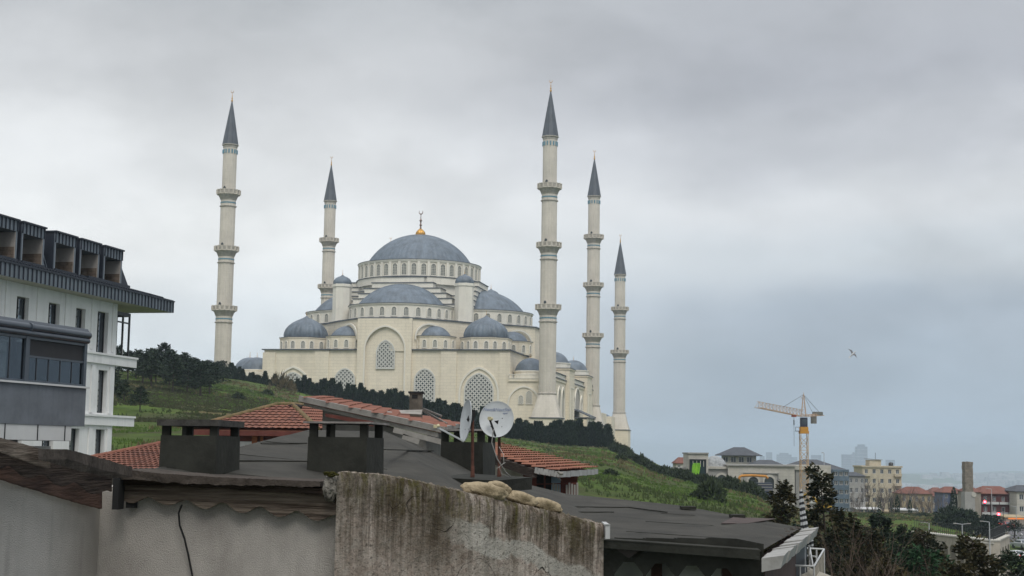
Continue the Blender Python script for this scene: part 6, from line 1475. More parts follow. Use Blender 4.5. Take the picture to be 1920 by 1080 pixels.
# sunken panel with two arches: frame pieces leave it recessed
cbox(1394, 1460, 886.5, 888, 299.5, .6, M_concg, 'panel_frame'); cbox(1394, 1395.5, 888, 945, 299.5, .6, M_concg, 'panel_frame'); cbox(1459, 1460.5, 888, 945, 299.5, .6, M_concg, 'panel_frame'); cbox(1396, 1459, 888.3, 945, 299.85, .2, mat('panel_concrete', (.40, .38, .35), .9, .08, .8), 'sunken_panel')
for xc in (1412.5, 1442): carch(xc, 9, 915, 902, 894, 299.8, M_pane, 'arch_opening')
carch(1353, 11, 930, 903, 890, 300.9, M_pane, 'arch_opening'); carch(1527, 7.5, 944, 929, 919, 300.9, mat('white_boarding', (.6, .6, .58), .7, .05, 2), 'boarded_arch'); carch(1543, 6.5, 950, 935, 929, 300.0, M_pane, 'arch_opening')
for i in range(8): cbox(1521+i*1.5, 1535, 890+i*2.6, 891+i*2.6, 300.8, .2, M_pane, 'louvre')
mb = MB(coff); o_ = cbox(1291, 1328, 851, 940, 297, 9, M_concw, 'tower_block'); cbox(1290, 1329, 848.5, 851, 296.7, 10, M_concg, 'tower_parapet', par=o_)
cbox(1294, 1323, 863, 915, 296.9, .2, mat('dark_green_opening', (.012, .03, .03), .6, .2, 1), 'dark_opening'); cbox(1293, 1294.2, 862, 915, 296.6, .5, M_frame, 'opening_frame'); cbox(1323, 1324.2, 862, 915, 296.6, .5, M_frame, 'opening_frame'); cbox(1293, 1324.2, 861, 863, 296.6, .5, M_frame, 'opening_frame')
for x in (1299, 1306, 1313, 1319): cbox(x, x+1, 864, 875, 296.7, .3, M_concw, 'opening_bar')
k = 300/FPX
for (x, Yd) in ((1297, 296.2),):
    vs = []; c1 = P(1302, 866, Yd)
    mb = MB(coff); rgx = random.Random(4)
    prof = [(868, 1300, 1312), (872, 1298, 1313), (880, 1297, 1312), (890, 1297, 1310), (900, 1298, 1308), (908, 1302, 1308)]
    n = 10; vs = []
    for y, xa, xb in prof:
        for i in range(n+1): t = i/n; p = P(xa+(xb-xa)*t, y, Yd); vs.append(p+Vector((0, -.35*abs(math.sin(t*math.pi*2.5))-.1, 0)))
    N2 = len(vs); vs2 = [v+Vector((0, .12, 0)) for v in vs]; fs = [(i*(n+1)+j, i*(n+1)+j+1, (i+1)*(n+1)+j+1, (i+1)*(n+1)+j) for i in range(len(prof)-1) for j in range(n)]
    mb = MB(); mb.add([v-c1 for v in vs+vs2], fs+[tuple(N2+q for q in f[::-1]) for f in fs], True); o = mb.build('hanging_sheet', mat('lime_green_sheet', (.28, .60, .03), .6, .2, .8, col2=(.12, .33, .03)), None); o.location = c1; tag(o, 'lime green sheet hanging in the dark opening of the pale stone tower block', 'sheet')
c = P(1340, 874, 306); mb = MB(coff); mb.lathe([(2.6, -3), (2.6, -.2)]+cap_profile(2.55, 2.35, -.2, 8), 24, c); mb.build('small_dome', mat('mottled_lead', (.32, .33, .33), .7, .2, 2.5), cs)
# orange pipe boom
mb = MB(); Yp = 292; pts = [P(1386, 915, Yp), P(1386, 898, Yp), P(1387, 894, Yp), P(1391, 892, Yp), P(1410, 891.5, Yp), P(1436, 893, Yp), P(1440, 897, Yp)]; o0 = Vector((pts[0].x, Yp, ground(pts[0].x, Yp)-.2)); pts = [o0]+pts
mb.tube([p-o0 for p in pts], .26, 8); o = mb.build('pipe_boom', mat('orange_paint', (.55, .24, .04), .6, .12, 2), None); o.location = o0; tag(o, 'orange bent pipe boom arching in front of the sunken panel', 'pump boom')
# site truck bed below the arches
st_ = empty('site_container', P(1428, 930, 288), 0, 'dark site container with pale stripes under the orange boom', 'container'); so = -Vector(st_.location); a, b = P(1408, 905, 288), P(1449, 922, 288)
mb = MB(so); mb.box(a.x, b.x, 288, 291, ground(a.x, 289)-.5, a.z); o = mb.build('body', mat('dark_blue_metal', (.05, .06, .085), .6, .15, 1), st_)
for i in range(3): mb = MB(so); z = b.z+(a.z-b.z)*(i+.5)/3.2; mb.box(a.x+.1, b.x-.1, 287.93, 288, z, z+.12); mb.build('stripe', M_concg, o)
# hip roofed block behind
r_, w, H = bld('office_block', 'building', 'tall hip roofed concrete block with open bays rising behind the pale tower block', 1353, 1412, 853, 345, 9, 5, 4, M_concw, wz=(.18, .82), ww=.66, rot=R(-14)); hip(r_, w, 9, H, 1.9, 1.4, M_slate, .25)
r_, w, H = bld('grey_hall', 'building', 'low grey roofed hall between the open bay block and the crane', 1415, 1468, 872, 335, 9, 2, 5, M_concg); hip(r_, w, 9, H, 1.2, .6, M_slate, .4)
r_, w, H = bld('grey_roof_hall', 'building', 'wide hall with a dark grey hip roof right behind the crane mast', 1482, 1582, 880, 350, 16, 4, 8, M_blueg, frames=M_concw); hip(r_, w, 16, H, 2.4, 1.0, M_slate, .22)
r_, w, H = bld('blue_glazed_block', 'building', 'blue grey glazed block at the right end of the dark hip roof', 1562, 1592, 880, 345, 10, 5, 3, M_blueg, ww=.7, frames=M_concw)
r_, w, H = bld('grey_block', 'building', 'shabby grey block between the blue glazed block and the yellow flats', 1590, 1622, 892, 400, 9, 4, 3, M_concg, ww=.5); hip(r_, w, 9, H, 1.0, .3, M_slate, .3)
r_, w, H = bld('far_left_house', 'house', 'low house with a red roof left of the pale tower block', 1268, 1300, 868, 335, 7, 2, 3, M_concw); hip(r_, w, 7, H, 1.3, .3, M_redroof, .5)
# yellow flats
r_, w, H = bld('yellow_flats', 'apartment building', 'yellow flat roofed block of flats with a small penthouse', 1617, 1690, 876, 440, 11, 5, 5, M_yel, wz=(.34, .80), ww=.42)
a = w/2; mb = MB(); mb.box(-a-.3, a+.3, -.35, 11.3, H, H+.5); mb.build('parapet', M_yel, r_)
mb = MB(); mb.box(-a*.55, a*.05, 2, 7, H+.5, H+2.2); pn = mb.build('penthouse', M_yel, r_); mb = MB(); mb.slab([(-a*.62, 1.6, H+2.45), (a*.12, 1.6, H+2.2), (a*.12, 7.4, H+2.2), (-a*.62, 7.4, H+2.45)], (0, 0, .12)); mb.build('penthouse_roof', M_concg, pn)
mb = MB(); mb.tube([(-a*.2, 3, H+2), (-a*.2, 3, H+4.4)], .06, 5); mb.build('antenna', M_frame, pn); mb = MB(); mb.lathe([(.7, 0), (.7, .9), (.2, 1.1)], 10, (a*.6, 3, H+.5)); mb.build('water_tank', M_frame, r_)
for c_ in (0, 4):
    for rr in range(4): mb = MB(); xx = -w/2+w/5*(c_+.5); zz = H-(H-1)/5*(rr+1); mb.box(xx-1.1, xx+1.1, -.8, -.003, zz+.2, zz+.95); mb.build('balcony', M_yel, r_)
HS = [('ochre house with a low red hip roof next to the yellow flats', 1690, 1748, 925, 430, 9, 2, 5, M_yel2, 1.9, M_redroof),
      ('small beige house with a red roof behind the bare trees', 1745, 1768, 930, 450, 8, 2, 2, M_beige, 1.4, M_redroof),
      ('blue and white house with a red roof left of the rubble tower', 1768, 1806, 923, 400, 8, 3, 3, mat('blue_render', (.12, .15, .24), .8, .1, 1), 1.5, M_redroof),
      ('white house with balconies tucked against the rubble tower', 1793, 1812, 925, 396, 8, 3, 2, M_concw, .8, M_redroof)]
for lab, x0, x1, yt, Y, dp, rw, cl, m_, rise, rm in HS: r_, w, H = bld('house', 'house', lab, x0, x1, yt, Y, dp, rw, cl, m_, ww=.42); hip(r_, w, dp, H, rise, .45, rm, .35)
# far backdrop houses down the slope
rg3 = random.Random(5)
for i in range(26):
    x = 1610+i*12.6+rg3.uniform(-4, 4); Y = rg3.uniform(520, 700); yt = rg3.uniform(922, 938) if x > 1690 else rg3.uniform(915, 935)
    r_, w, H = bld('far_house', 'house', 'distant red roofed house in the hazy row behind the nearer houses', x-11, x+11, yt, Y, 9, 2, 3, rg3.choice((M_beige, M_concw, M_yel)), ww=.4, group='distant houses in the hazy row'); hip(r_, w, 9, H, 1.8, .5, M_redroof, .4)
# maroon flats and neighbours
r_, w, H = bld('maroon_flats', 'apartment building', 'dark red block of flats with white framed windows and a red hip roof', 1839, 1906, 925, 335, 10, 3, 4, M_maroon, wz=(.25, .72), ww=.38); hip(r_, w, 10, H, 1.6, .4, M_redroof, .45); mb = MB()
for c_ in range(4):
    for rr in range(3): mb = MB(); xx = -w/2+w/4*(c_+.5); zz = H-(H-1)/3*(rr+1); mb.box(xx-.9, xx+.9, -.5, -.003, zz-.1, zz+.45); mb.build('balcony', M_wf, r_)
r_, w, H = bld('beige_flats', 'apartment building', 'narrow beige wall of flats between the rubble tower and the dark red flats', 1821, 1839, 922, 333, 10, 3, 1, M_beige, ww=.3, skip=((0, 0), (1, 0), (2, 0))); hip(r_, w, 10, H, 1.2, .3, M_redroof, .3)
r_, w, H = bld('cream_flats', 'apartment building', 'cream house cut by the right edge of the picture', 1906, 1960, 921, 330, 10, 3, 3, M_concw, ww=.45); hip(r_, w, 10, H, 1.3, .4, M_slate, .4)
for (x0, x1, y0, y1, Y, lab, m_) in ((1606, 1655, 953, 965, 395, 'low white roofed shed at the foot of the yellow flats', M_wf), (1683, 1722, 955, 972, 380, 'low white kiosk under the ochre house', M_wf), (1655, 1700, 958, 972, 385, 'low brown market shed between the white ones', M_yel2), (1884, 1925, 968, 974, 305, 'row of lit shop fronts under the dark red flats', M_yel2)):
    a, b = P(x0, y0, Y), P(x1, y1, Y); r0 = empty('shed', (a.x, Y, b.z-1.5), 0, lab, 'shed'); ww_ = b.x-a.x; hh = a.z-b.z+1.5; mb = MB(); mb.box(0.3, ww_-.3, .3, 5, 0, hh-.3); mb.build('wall', M_beige, r0); mb = MB(); mb.slab([(0, 0, hh-.3), (ww_, 0, hh-.3), (ww_, 5.3, hh), (0, 5.3, hh)], (0, 0, .2)); mb.build('roof', m_, r0)
    for i in range(4): mb = MB(); x_ = .8+i*(ww_-2)/3.2; mb.box(x_, x_+1.0, .22, .3, 1.5 if x0 > 1800 else 1.4, 2.0 if x0 > 1800 else 2.9); mb.build('window', M_win if x0 < 1800 else mat('lit_shop_window', (.5, .2, .05), .5, 0, 1, emit=((1, .30, .06), .5)), r0)
# rubble tower
t0 = P(1816, 985, 330); rt_ = empty('stone_tower', (t0.x, 330, t0.z-1), R(4), 'tall square rubble stone tower with a wider base, left of the dark red flats', 'tower'); k = 330/FPX
zt = P(1816, 866, 330).z-rt_.location.z; zm = P(1816, 922, 330).z-rt_.location.z
mb = MB(); hw = 7.6*k; vs = []; nz_ = 26; n = 16
for i in range(nz_+1):
    z = zm+(zt-zm)*i/nz_
    for j in range(n):
        s, t = divmod(j, 4); u = -1+2*t/4; q = [(u, -1), (1, u), (-u, 1), (-1, -u)][s]; jx = noise.noise((q[0]*2, q[1]*2, z*.9))*.10; vs.append((q[0]*hw*(1+jx), q[1]*hw*(1+jx), z+(.18*noise.noise((j*1.7, 0, 9)) if i == nz_ else 0)))
mb.add(vs, [(i*n+j, i*n+(j+1) % n, (i+1)*n+(j+1) % n, (i+1)*n+j) for i in range(nz_) for j in range(n)]+[tuple(range(nz_*n, nz_*n+n))]); mb.build('shaft', M_stonet, rt_)
mb = MB(); hb_ = hw*1.22; mb.hexa([(-hb_*1.1, -hb_*1.1, 0), (hb_*1.1, -hb_*1.1, 0), (hb_*1.1, hb_*1.1, 0), (-hb_*1.1, hb_*1.1, 0), (-hb_, -hb_, zm), (hb_, -hb_, zm), (hb_, hb_, zm), (-hb_, hb_, zm)]); bs = mb.build('base', M_concg, rt_)
mb = MB(); mb.tube([(hb_*.8, -hb_-.15, zm-.6), (hb_*.8, -hb_, zm-.6)], .55, 16); mb.build('round_dish', M_concw, bs)

# --- arched retaining wall
Mrw = mat('pale_retaining_wall', (.42, .375, .31), .9, .1, .7, streak=.6, streak_col=(.17, .14, .11), streak_scale=(1.2, 1.2, .12))
def arcade(label, p0, p1, z0, z1, nb_, th):
    d = (p1-p0); L_ = math.hypot(d.x, d.y); ang = math.atan2(d.y, d.x); r0 = empty('retaining_wall', (p0.x, p0.y, z0), ang, label, 'retaining wall'); H = z1-z0; bw = L_/nb_; mb = MB(); mb.box(0, L_, .9, 1.4, 0, H); back = mb.build('back_wall', Mrw, r0)
    mb = MB(); hw_ = bw*.38; zs = H-bw*.38-1.0
    for i in range(nb_):
        c_ = bw*(i+.5); pts = arch(hw_, 0, zs, zs+hw_, 7, c_)
        for q in range(1, len(pts)-2):
            (xa, za), (xb, zb) = pts[q], pts[q+1]
            if xa-xb < 1e-5: continue
            mb.hexa([(xb, 0, zb), (xa, 0, za), (xa, .9, za), (xb, .9, zb), (xb, 0, H), (xa, 0, H), (xa, .9, H), (xb, .9, H)])
        mb.box(bw*i, c_-hw_, 0, .9, 0, H); mb.box(c_+hw_, bw*(i+1), 0, .9, 0, H)
    mb.build('arcade', Mrw, r0); mb = MB(); mb.box(-.1, L_+.1, -.15, 1.5, H, H+.18); mb.build('coping', M_concw, r0)
    mb = MB(); x_ = 0
    while x_ < L_: mb.box(x_, x_+.05, .5, .55, H+.18, H+1.7); x_ += .55
    mb.box(0, L_, .5, .55, H+1.6, H+1.66); mb.box(0, L_, .5, .55, H+.5, H+.55); mb.build('fence_bars', M_frame, r0); return r0
ra, rb, rc = P(1708, 1008, 205), P(1856, 1005, 185), P(1893, 1018, 205)
arcade('pale arched retaining wall with a thin fence, the long part facing the viewer', Vector((ra.x, ra.y, 0)), Vector((rb.x, rb.y, 0)), -20.5, P(1780, 1006, 195).z, 10, 1)
arcade('short turning part of the arched retaining wall beside the road', Vector((rb.x+.3, rb.y, 0)), Vector((rc.x, rc.y, 0)), -20.5, P(1872, 1012, 195).z, 6, 1)
# road
M_asph = mat('asphalt', (.10, .10, .105), .8, .12, .6); M_line = mat('road_paint', (.55, .55, .53), .7, .1, 3)
mb = MB(); ctr = [(1868, 978, 325), (1885, 985, 290), (1905, 1000, 255), (1925, 1020, 215), (1960, 1060, 170), (2040, 1100, 130)]
L_, Rr_ = [], []
for x, y, Y in ctr: p = P(x, y, Y); wdt = 7.0; g_ = ground(p.x, p.y)+.12; L_.append(Vector((p.x-wdt*.6, p.y, g_))); Rr_.append(Vector((p.x+wdt*1.4, p.y, g_)))
n = len(L_); mb.add(L_+Rr_+[v-Vector((0, 0, 1.2)) for v in L_+Rr_], [(i, n+i, n+i+1, i+1) for i in range(n-1)]+[(i, i+1, 2*n+i+1, 2*n+i) for i in range(n-1)]); o = mb.build('road', M_asph, None); tag(o, kind='structure')
mb = MB()
for i in range(n-1):
    for t in (0.1, .4, .7): a, b = L_[i].lerp(Rr_[i], .5), L_[i+1].lerp(Rr_[i+1], .5); mb.bar(a.lerp(b, t)+dz*.01, a.lerp(b, t+.15)+dz*.01, .15, .01)
o = mb.build('road_markings', M_line, None); tag(o, kind='structure')
# cars
def car(label, x, Y, colr, rz, tail=False, y=None):
    p = P(x, 1000, Y); d_ = None; z = ground(p.x, p.y)+.13; r0 = empty('parked_car', (p.x, p.y, z), rz, label, 'car', 'cars on the road'); m_ = mat('car_paint', colr, .3, .03, 2, spec=.6, coat=.5)
    sec = [(-2.1, .35, .75), (-1.9, .3, .95), (-1.2, .3, .98), (-.7, .3, 1.42), (.5, .3, 1.46), (1.25, .3, .98), (1.95, .3, .88), (2.15, .38, .65)]; vs = []
    for (yy, zl, zh) in sec:
        w2 = .86 if zh < 1.1 else .66; vs += [(-.86, yy, zl), (.86, yy, zl), (.88, yy, min(zh, .85)), (w2, yy, zh), (-w2, yy, zh), (-.88, yy, min(zh, .85))]
    fs = [(i*6+j, i*6+(j+1) % 6, (i+1)*6+(j+1) % 6, (i+1)*6+j) for i in range(len(sec)-1) for j in range(6)]+[tuple(range(5, -1, -1)), tuple(range((len(sec)-1)*6, len(sec)*6))]
    b = MB().add(vs, fs).build('body', m_, r0); g = MB(); g.slab([(-.6, -1.17, 1.02), (.6, -1.17, 1.02), (.58, -.76, 1.38), (-.58, -.76, 1.38)], (0, -.02, .01)); g.slab([(-.6, 1.2, 1.03), (.6, 1.2, 1.03), (.58, .57, 1.42), (-.58, .57, 1.42)], (0, .02, .01)); g.box(-.80, -.74, -.9, .9, 1.0, 1.3); g.box(.74, .80, -.9, .9, 1.0, 1.3); g.build('window_glass', M_win, b)
    for sx in (-.8, .8):
        for yy in (-1.3, 1.35): w_ = MB(); w_.tube([(sx-.1, yy, .32), (sx+.1, yy, .32)], .32, 12); w_.build('wheel', M_frame, r0)
        l_ = MB(); l_.box(sx*.85-.15, sx*.85+.15, -2.12, -2.0, .68, .86); l_.build('tail_light', mat('red_lamp', (.6, .02, .02), .4, 0, 1, emit=((1, .05, .02), 6 if tail else .5)), r0)
    return r0
for a in (('red car with lit tail lights on the road below the traffic light', 1888, 305, (.30, .03, .03), .1, True), ('dark car waiting beside the red one', 1873, 308, (.02, .025, .03), .1, True), ('white car nearer on the road at the right edge', 1905, 232, (.6, .6, .6), .25), ('silver car right behind the nearer white one', 1916, 246, (.35, .36, .37), .2), ('pale car half hidden by the arched wall', 1850, 262, (.5, .5, .5), 1.2)): car(*a)
# traffic lights and lamp posts
def traffic(label, x, y, Y, x2):
    p = P(x, y, Y); g_ = ground(p.x, p.y); q = P(x2, y, Y); r0 = empty('traffic_light', (q.x, Y, g_), 0, label, 'traffic light'); off = -Vector(r0.location); mb = MB(off); mb.tube([(q.x, Y, g_), (q.x, Y, q.z+1.2)], .07, 8); mb.tube([(q.x, Y, q.z+1.0), (p.x, Y, p.z+.7)], .05, 6); mb.build('pole', M_frame, r0)
    mb = MB(off); mb.box(p.x-.2, p.x+.2, Y-.15, Y+.15, p.z-.75, p.z+.3); h_ = mb.build('signal_head', M_frame, r0); mb = MB(off); lump(mb, (p.x, Y-.17, p.z), .26, 1, 0, 2, squash=(1, .4, 1)); mb.build('red_lamp', mat('lit_red_lamp', (.8, .02, .02), .4, 0, 1, emit=((1, .02, .03), 30)), h_)
    mb = MB(off)
    for i in (1, 2): mb.box(p.x-.12, p.x+.12, Y-.18, Y-.15, p.z-.05-.33*i, p.z+.15-.33*i)
    mb.build('unlit_lamps', M_win, h_)
traffic('red traffic light hanging high on its arm before the dark red flats', 1846, 941, 300, 1857); traffic('lower red traffic light above the cars', 1872, 964, 290, 1881)
def lamp(label, x, yt, Y, ybot=None, arm=.8, dbl=False):
    p = P(x, yt, Y); g_ = ground(p.x, p.y)-.3; r0 = empty('street_lamp', (p.x, p.y, g_), 0, label, 'street lamp'); h = p.z-g_; mb = MB(); mb.tube([(0, 0, 0), (0, 0, h)], [.1, .06], 8); mb.tube([(0, 0, h), (-arm, 0, h+.1)], .04, 6)
    if dbl: mb.tube([(0, 0, h), (arm, 0, h+.1)], .04, 6)
    mb.build('pole', mat('galvanised_steel', (.42, .43, .44), .5, .1, 3), r0); mb = MB(); mb.box(-arm-.35, -arm+.05, -.12, .12, h+.05, h+.17); mb.build('lamp_head', M_concg, r0)
    if dbl: mb = MB(); mb.box(arm-.05, arm+.35, -.12, .12, h+.05, h+.17); mb.build('lamp_head', M_concg, r0)
lamp('pale lamp post at the left end of the arched wall', 1742, 981, 203); lamp('pale double headed lamp post in the middle of the arched wall', 1804, 983, 196, dbl=True); lamp('pale lamp post at the corner of the arched wall', 1855, 979, 183); lamp('tall slim lamp post in front of the dark red flats', 1859, 917, 300); lamp('lamp post beside the road at the right', 1905, 950, 280)
lamp('white mast with two dark knobs behind the long pale building', 1545, 850, 315, arm=.15)
# small trees of the town
def slim(seed): 
    rg = random.Random(seed); vs, fs = [], []
    for i in range(420): t = rg.random(); rad = .42*math.sin(math.pi*min(.98, t*.9+.1))**.7; a = rg.uniform(0, 6.28); leafc(vs, fs, Vector((math.cos(a)*rad, math.sin(a)*rad, t*3.6)), Vector((math.cos(a)*.3, math.sin(a)*.3, 1)).normalized(), .35, .08, rg)
    return vs, fs
for i, (x, yt, Y, h, lab) in enumerate(((1649, 931, 385, 4.5, 'slim cypress at the left of the four in front of the flats'), (1672, 934, 385, 4.2, 'slimmest cypress, second of the four in front of the flats'), (1682, 928, 380, 5.6, 'tallest slim cypress, third of the four in front of the flats'), (1706, 937, 375, 4.4, 'slim cypress in front of the ochre house'), (1788, 914, 345, 6.5, 'dark slim cypress just left of the rubble tower'))):
    vs, fs = slim(i); t = P(x, yt, Y); g_ = ground(t.x, t.y); h = max(h, t.z-g_); tv, tf = trunk_mesh(1.5, .08); o = tree_obj('cypress', lab, 'cypress', None, [('crown', vs, fs, M_cyp, False), ('trunk', tv, tf, M_bark, True)]); s = h/3.8; o.location = (t.x, t.y, t.z-h); o.scale = (s*.9, s*.9, s)
def round_tree(seed, r, h, n, m_, lab, x, yt, Y, cat='tree', sq=.75):
    rg = random.Random(seed); vs, fs = [], []; cl = [(rnd_dir(rg)*r*rg.uniform(.35, .8)) for _ in range(22)]
    for i in range(n):
        c_ = rg.choice(cl); d = rnd_dir(rg); p = Vector((c_.x, c_.y, abs(c_.z)*sq))+Vector((d.x, d.y, d.z*.8))*r*.36*rg.uniform(.6, 1.0); leafc(vs, fs, p+Vector((0, 0, h-r*sq)), (d+Vector((0, 0, .3))).normalized(), r*.13*rg.uniform(.6, 1.3), r*.035, rg)
    mb = MB(); mb.tube([(0, 0, -1), (.2, 0, h*.4), (0, 0, h-r*.4)], [r*.09, r*.06, r*.03], 8)
    for i in range(6): c_ = cl[i]; mb.tube([(0.1, 0, h*.45), (c_.x*.7, c_.y*.7, h-r*sq+abs(c_.z)*sq)], [r*.04, r*.015], 5)
    t = P(x, yt, Y); o = tree_obj('round_tree', lab, cat, None, [('crown', vs, fs, m_, False), ('trunk', mb.v, mb.f, M_bark, True)]); o.location = (t.x, t.y, t.z-h-r*.2); return o
round_tree(1, 4.6, 8.0, 5200, M_pine, 'big round dark stone pine above the arched retaining wall', 1795, 940, 265)
round_tree(2, 2.6, 5.2, 2400, M_pine, 'dark tree beside the road right of the round stone pine', 1838, 968, 240)
round_tree(3, 2.4, 5.0, 1800, M_pine, 'dark tree in front of the beige flats', 1852, 960, 265)
round_tree(4, 1.5, 3.2, 900, M_pine, 'small dark tree at the foot of the white roofed shed', 1636, 955, 350); round_tree(5, 2.2, 4.5, 1400, M_pine, 'dark bushy tree left of the stone pine', 1728, 955, 330); round_tree(6, 1.8, 4.0, 1200, M_pine, 'dark low tree between the white kiosk and the stone pine', 1707, 960, 330)
round_tree(7, 2.0, 3.4, 1300, M_pine, 'dark shrubby tree right of the road lamp', 1900, 972, 270)
btp = []
for sd in range(3):
    v, f = bare(sd+30, 7.0, 5, .4, 3, 2.6); btp.append(MB().add(v, f, True).build('bare_tree', mat('grey_bare_twigs', (.15, .125, .11), .9, .2, 3)))
bu = [False]*3
for i, (x, yt, Y) in enumerate([(1612, 915, 370), (1625, 905, 380), (1638, 912, 372), (1655, 905, 385), (1668, 915, 378), (1690, 915, 392), (1700, 925, 382), (1715, 922, 390), (1730, 925, 385), (1745, 922, 385), (1758, 930, 375), (1770, 935, 370), (1600, 925, 360), (1580, 930, 350), (1720, 935, 365), (1738, 938, 362)]):
    k = i % 3
    if bu[k]: o = btp[k].copy(); col.objects.link(o)
    else: o = btp[k]; bu[k] = True
    t = P(x, yt, Y); g_ = ground(t.x, t.y); h = max(4, t.z-g_); o.location = (t.x, t.y, t.z-h); o.scale = (h/8, h/8, h/8.2); o.rotation_euler = (0, 0, i*1.3); tag(o, 'leafless grey tree in the row before the flats and the ochre house', 'bare tree', 'leafless trees in front of the town houses')

# ------------------------------------------------------------------ tower crane
M_cy = mat('orange_crane_paint', (.50, .34, .19), .7, .12, .8); M_cj = mat('faded_crane_jib_paint', (.52, .36, .24), .7, .12, .8)
Yk = 285; base = P(1508, 950, Yk); base.z = ground(base.x, base.y)-.5; ck = empty('tower_crane', base, 0, 'orange lattice tower crane with its short jib pointing left over the building site', 'crane')
off = -Vector(base); cx_ = P(1507, 800, Yk).x; zc_ = P(1507, 812, Yk).z
def zat(y): return P(1507, y, Yk).z
def lat_mast(mb, x, y, z0, z1, w, st, th):
    hw_ = w/2; C4 = [(x-hw_, y-hw_), (x+hw_, y-hw_), (x+hw_, y+hw_), (x-hw_, y+hw_)]
    for (a, b) in C4: mb.bar((a, b, z0), (a, b, z1), th)
    z = z0; i = 0
    while z+st <= z1+.01:
        for k in range(4):
            a, b = C4[k], C4[(k+1) % 4]; mb.bar((*a, z), (*b, z), th*.6)
            if (i+k) % 2: a, b = b, a
            mb.bar((*a, z), (*b, z+st), th*.6)
        z += st; i += 1
mb = MB(off); lat_mast(mb, cx_, Yk, base.z, zat(813), 1.4, 1.35, .12); mb.build('mast', M_cy, ck)
mb = MB(off); mb.box(cx_-.85, cx_+.85, Yk-.85, Yk+.85, zat(813), zat(808)); mb.box(cx_-.75, cx_+.75, Yk-.75, Yk+.75, zat(808), zat(800.5)); sr_ = mb.build('slewing_ring', mat('strong_orange_paint', (.55, .26, .03), .6, .1, 2), ck)
mb = MB(off); mb.box(cx_-1.6, cx_-.85, Yk-.4, Yk+.4, zat(809), zat(808)); mb.tube([(cx_-1.6, Yk, zat(809)), (cx_-1.6, Yk, zat(801))], .04, 5); mb.tube([(cx_-1.6, Yk, zat(801)), (cx_-.8, Yk, zat(801))], .04, 5); mb.build('platform', M_frame, sr_)
mb = MB(off); mb.box(cx_-.62, cx_+.62, Yk-.7, Yk+.6, zat(800.5), zat(783)); cb = mb.build('cab', mat('dark_cab_paint', (.03, .035, .06), .5, .1, 2), ck); mb = MB(off); mb.box(cx_-.45, cx_+.45, Yk-.72, Yk-.7, zat(795), zat(786)); mb.build('cab_window', M_win, cb)
# slewing upper part: jib towards the viewer's left and slightly forward
zj = zat(781); jt = P(1420, 764, Yk-16); jr = Vector((cx_, Yk, zj)); ct = P(1540, 779, Yk+7)
def lat_jib(mb, a, b, h, w, n, th, h2=None):
    d = (b-a); u = Vector((0, 0, 1)); s = d.cross(u).normalized()*w/2; h2 = h2 or h
    top = lambda t: a.lerp(b, t)+u*(h+(h2-h)*t); L1 = lambda t: a.lerp(b, t)-s; L2 = lambda t: a.lerp(b, t)+s
    for f in (top, L1, L2): mb.bar(f(0), f(1), th)
    for i in range(n):
        t0_, t1_, tm = i/n, (i+1)/n, (i+.5)/n
        for f in (L1, L2): mb.bar(f(t0_), top(tm), th*.6); mb.bar(top(tm), f(t1_), th*.6)
        mb.bar(L1(t0_), L2(t0_), th*.6); mb.bar(L1(t0_), L2(t1_), th*.5)
mb = MB(off); lat_jib(mb, jr+Vector((-.5, -.4, 0)), jt, 1.3, 1.1, 13, .085, 1.1); jb = mb.build('jib', M_cj, ck)
mb = MB(off); lat_jib(mb, jr, ct, .35, 1.2, 5, .10); mb.build('counter_jib', M_cj, ck)
ap = Vector((cx_, Yk, zat(740))); mb = MB(off)
for sx in (-.45, .45):
    for sy in (-.4, .4): mb.bar((cx_+sx, Yk+sy, zj), ap+Vector((sx*.15, sy*.15, 0)), .09)
for i in range(6):
    t = (i+.5)/6; q = 1-t*.85; z = zj+(ap.z-zj)*t; mb.bar((cx_-.45*q, Yk-.4*q, z), (cx_+.45*q, Yk-.4*q, z), .05); mb.bar((cx_-.45*q, Yk-.4*q, z), (cx_+.42*q, Yk-.4*q, z+.6), .05)
mb.bar(ap, ap+dz*.5, .05); mb.box(ap.x-.5, ap.x-.15, Yk-.3, Yk+.3, ap.z-.7, ap.z-.6); mb.build('tower_head', M_cj, ck)
mb = MB(off); mb.bar(ap, jr.lerp(jt, .45)+dz*1.1, .05); mb.bar(ap, ct+dz*.2, .05); mb.bar(ap, jr.lerp(ct, .55)+dz*.3, .04); mb.build('tie_rod', M_frame, ck)
q = jr.lerp(ct, .55); mb = MB(off); mb.box(q.x-.45, q.x+.5, q.y-.6, q.y+.6, q.z-1.5, q.z-.05); mb.build('counterweight', mat('grey_ballast', (.20, .19, .17), .9, .1, 2), ck)
q = jr.lerp(ct, .8); mb = MB(off); mb.box(q.x-1.0, q.x+.9, q.y-.5, q.y+.5, q.z+.1, q.z+.75); mb.build('winch', mat('grey_winch', (.17, .17, .15), .8, .15, 3), ck)
q = jr.lerp(jt, .22); mb = MB(off); mb.box(q.x-.4, q.x+.4, q.y-.5, q.y+.5, q.z-.45, q.z-.05); mb.build('trolley', mat('red_trolley', (.35, .09, .05), .6, .1, 2), ck); mb = MB(off); mb.tube([(q.x, q.y, q.z-.4), (q.x, q.y, q.z-6.0)], .03, 5); mb.tube([(q.x, q.y, q.z-1.0), (q.x, q.y, q.z-2.0)], .1, 6); mb.build('hoist_cable', M_frame, ck)
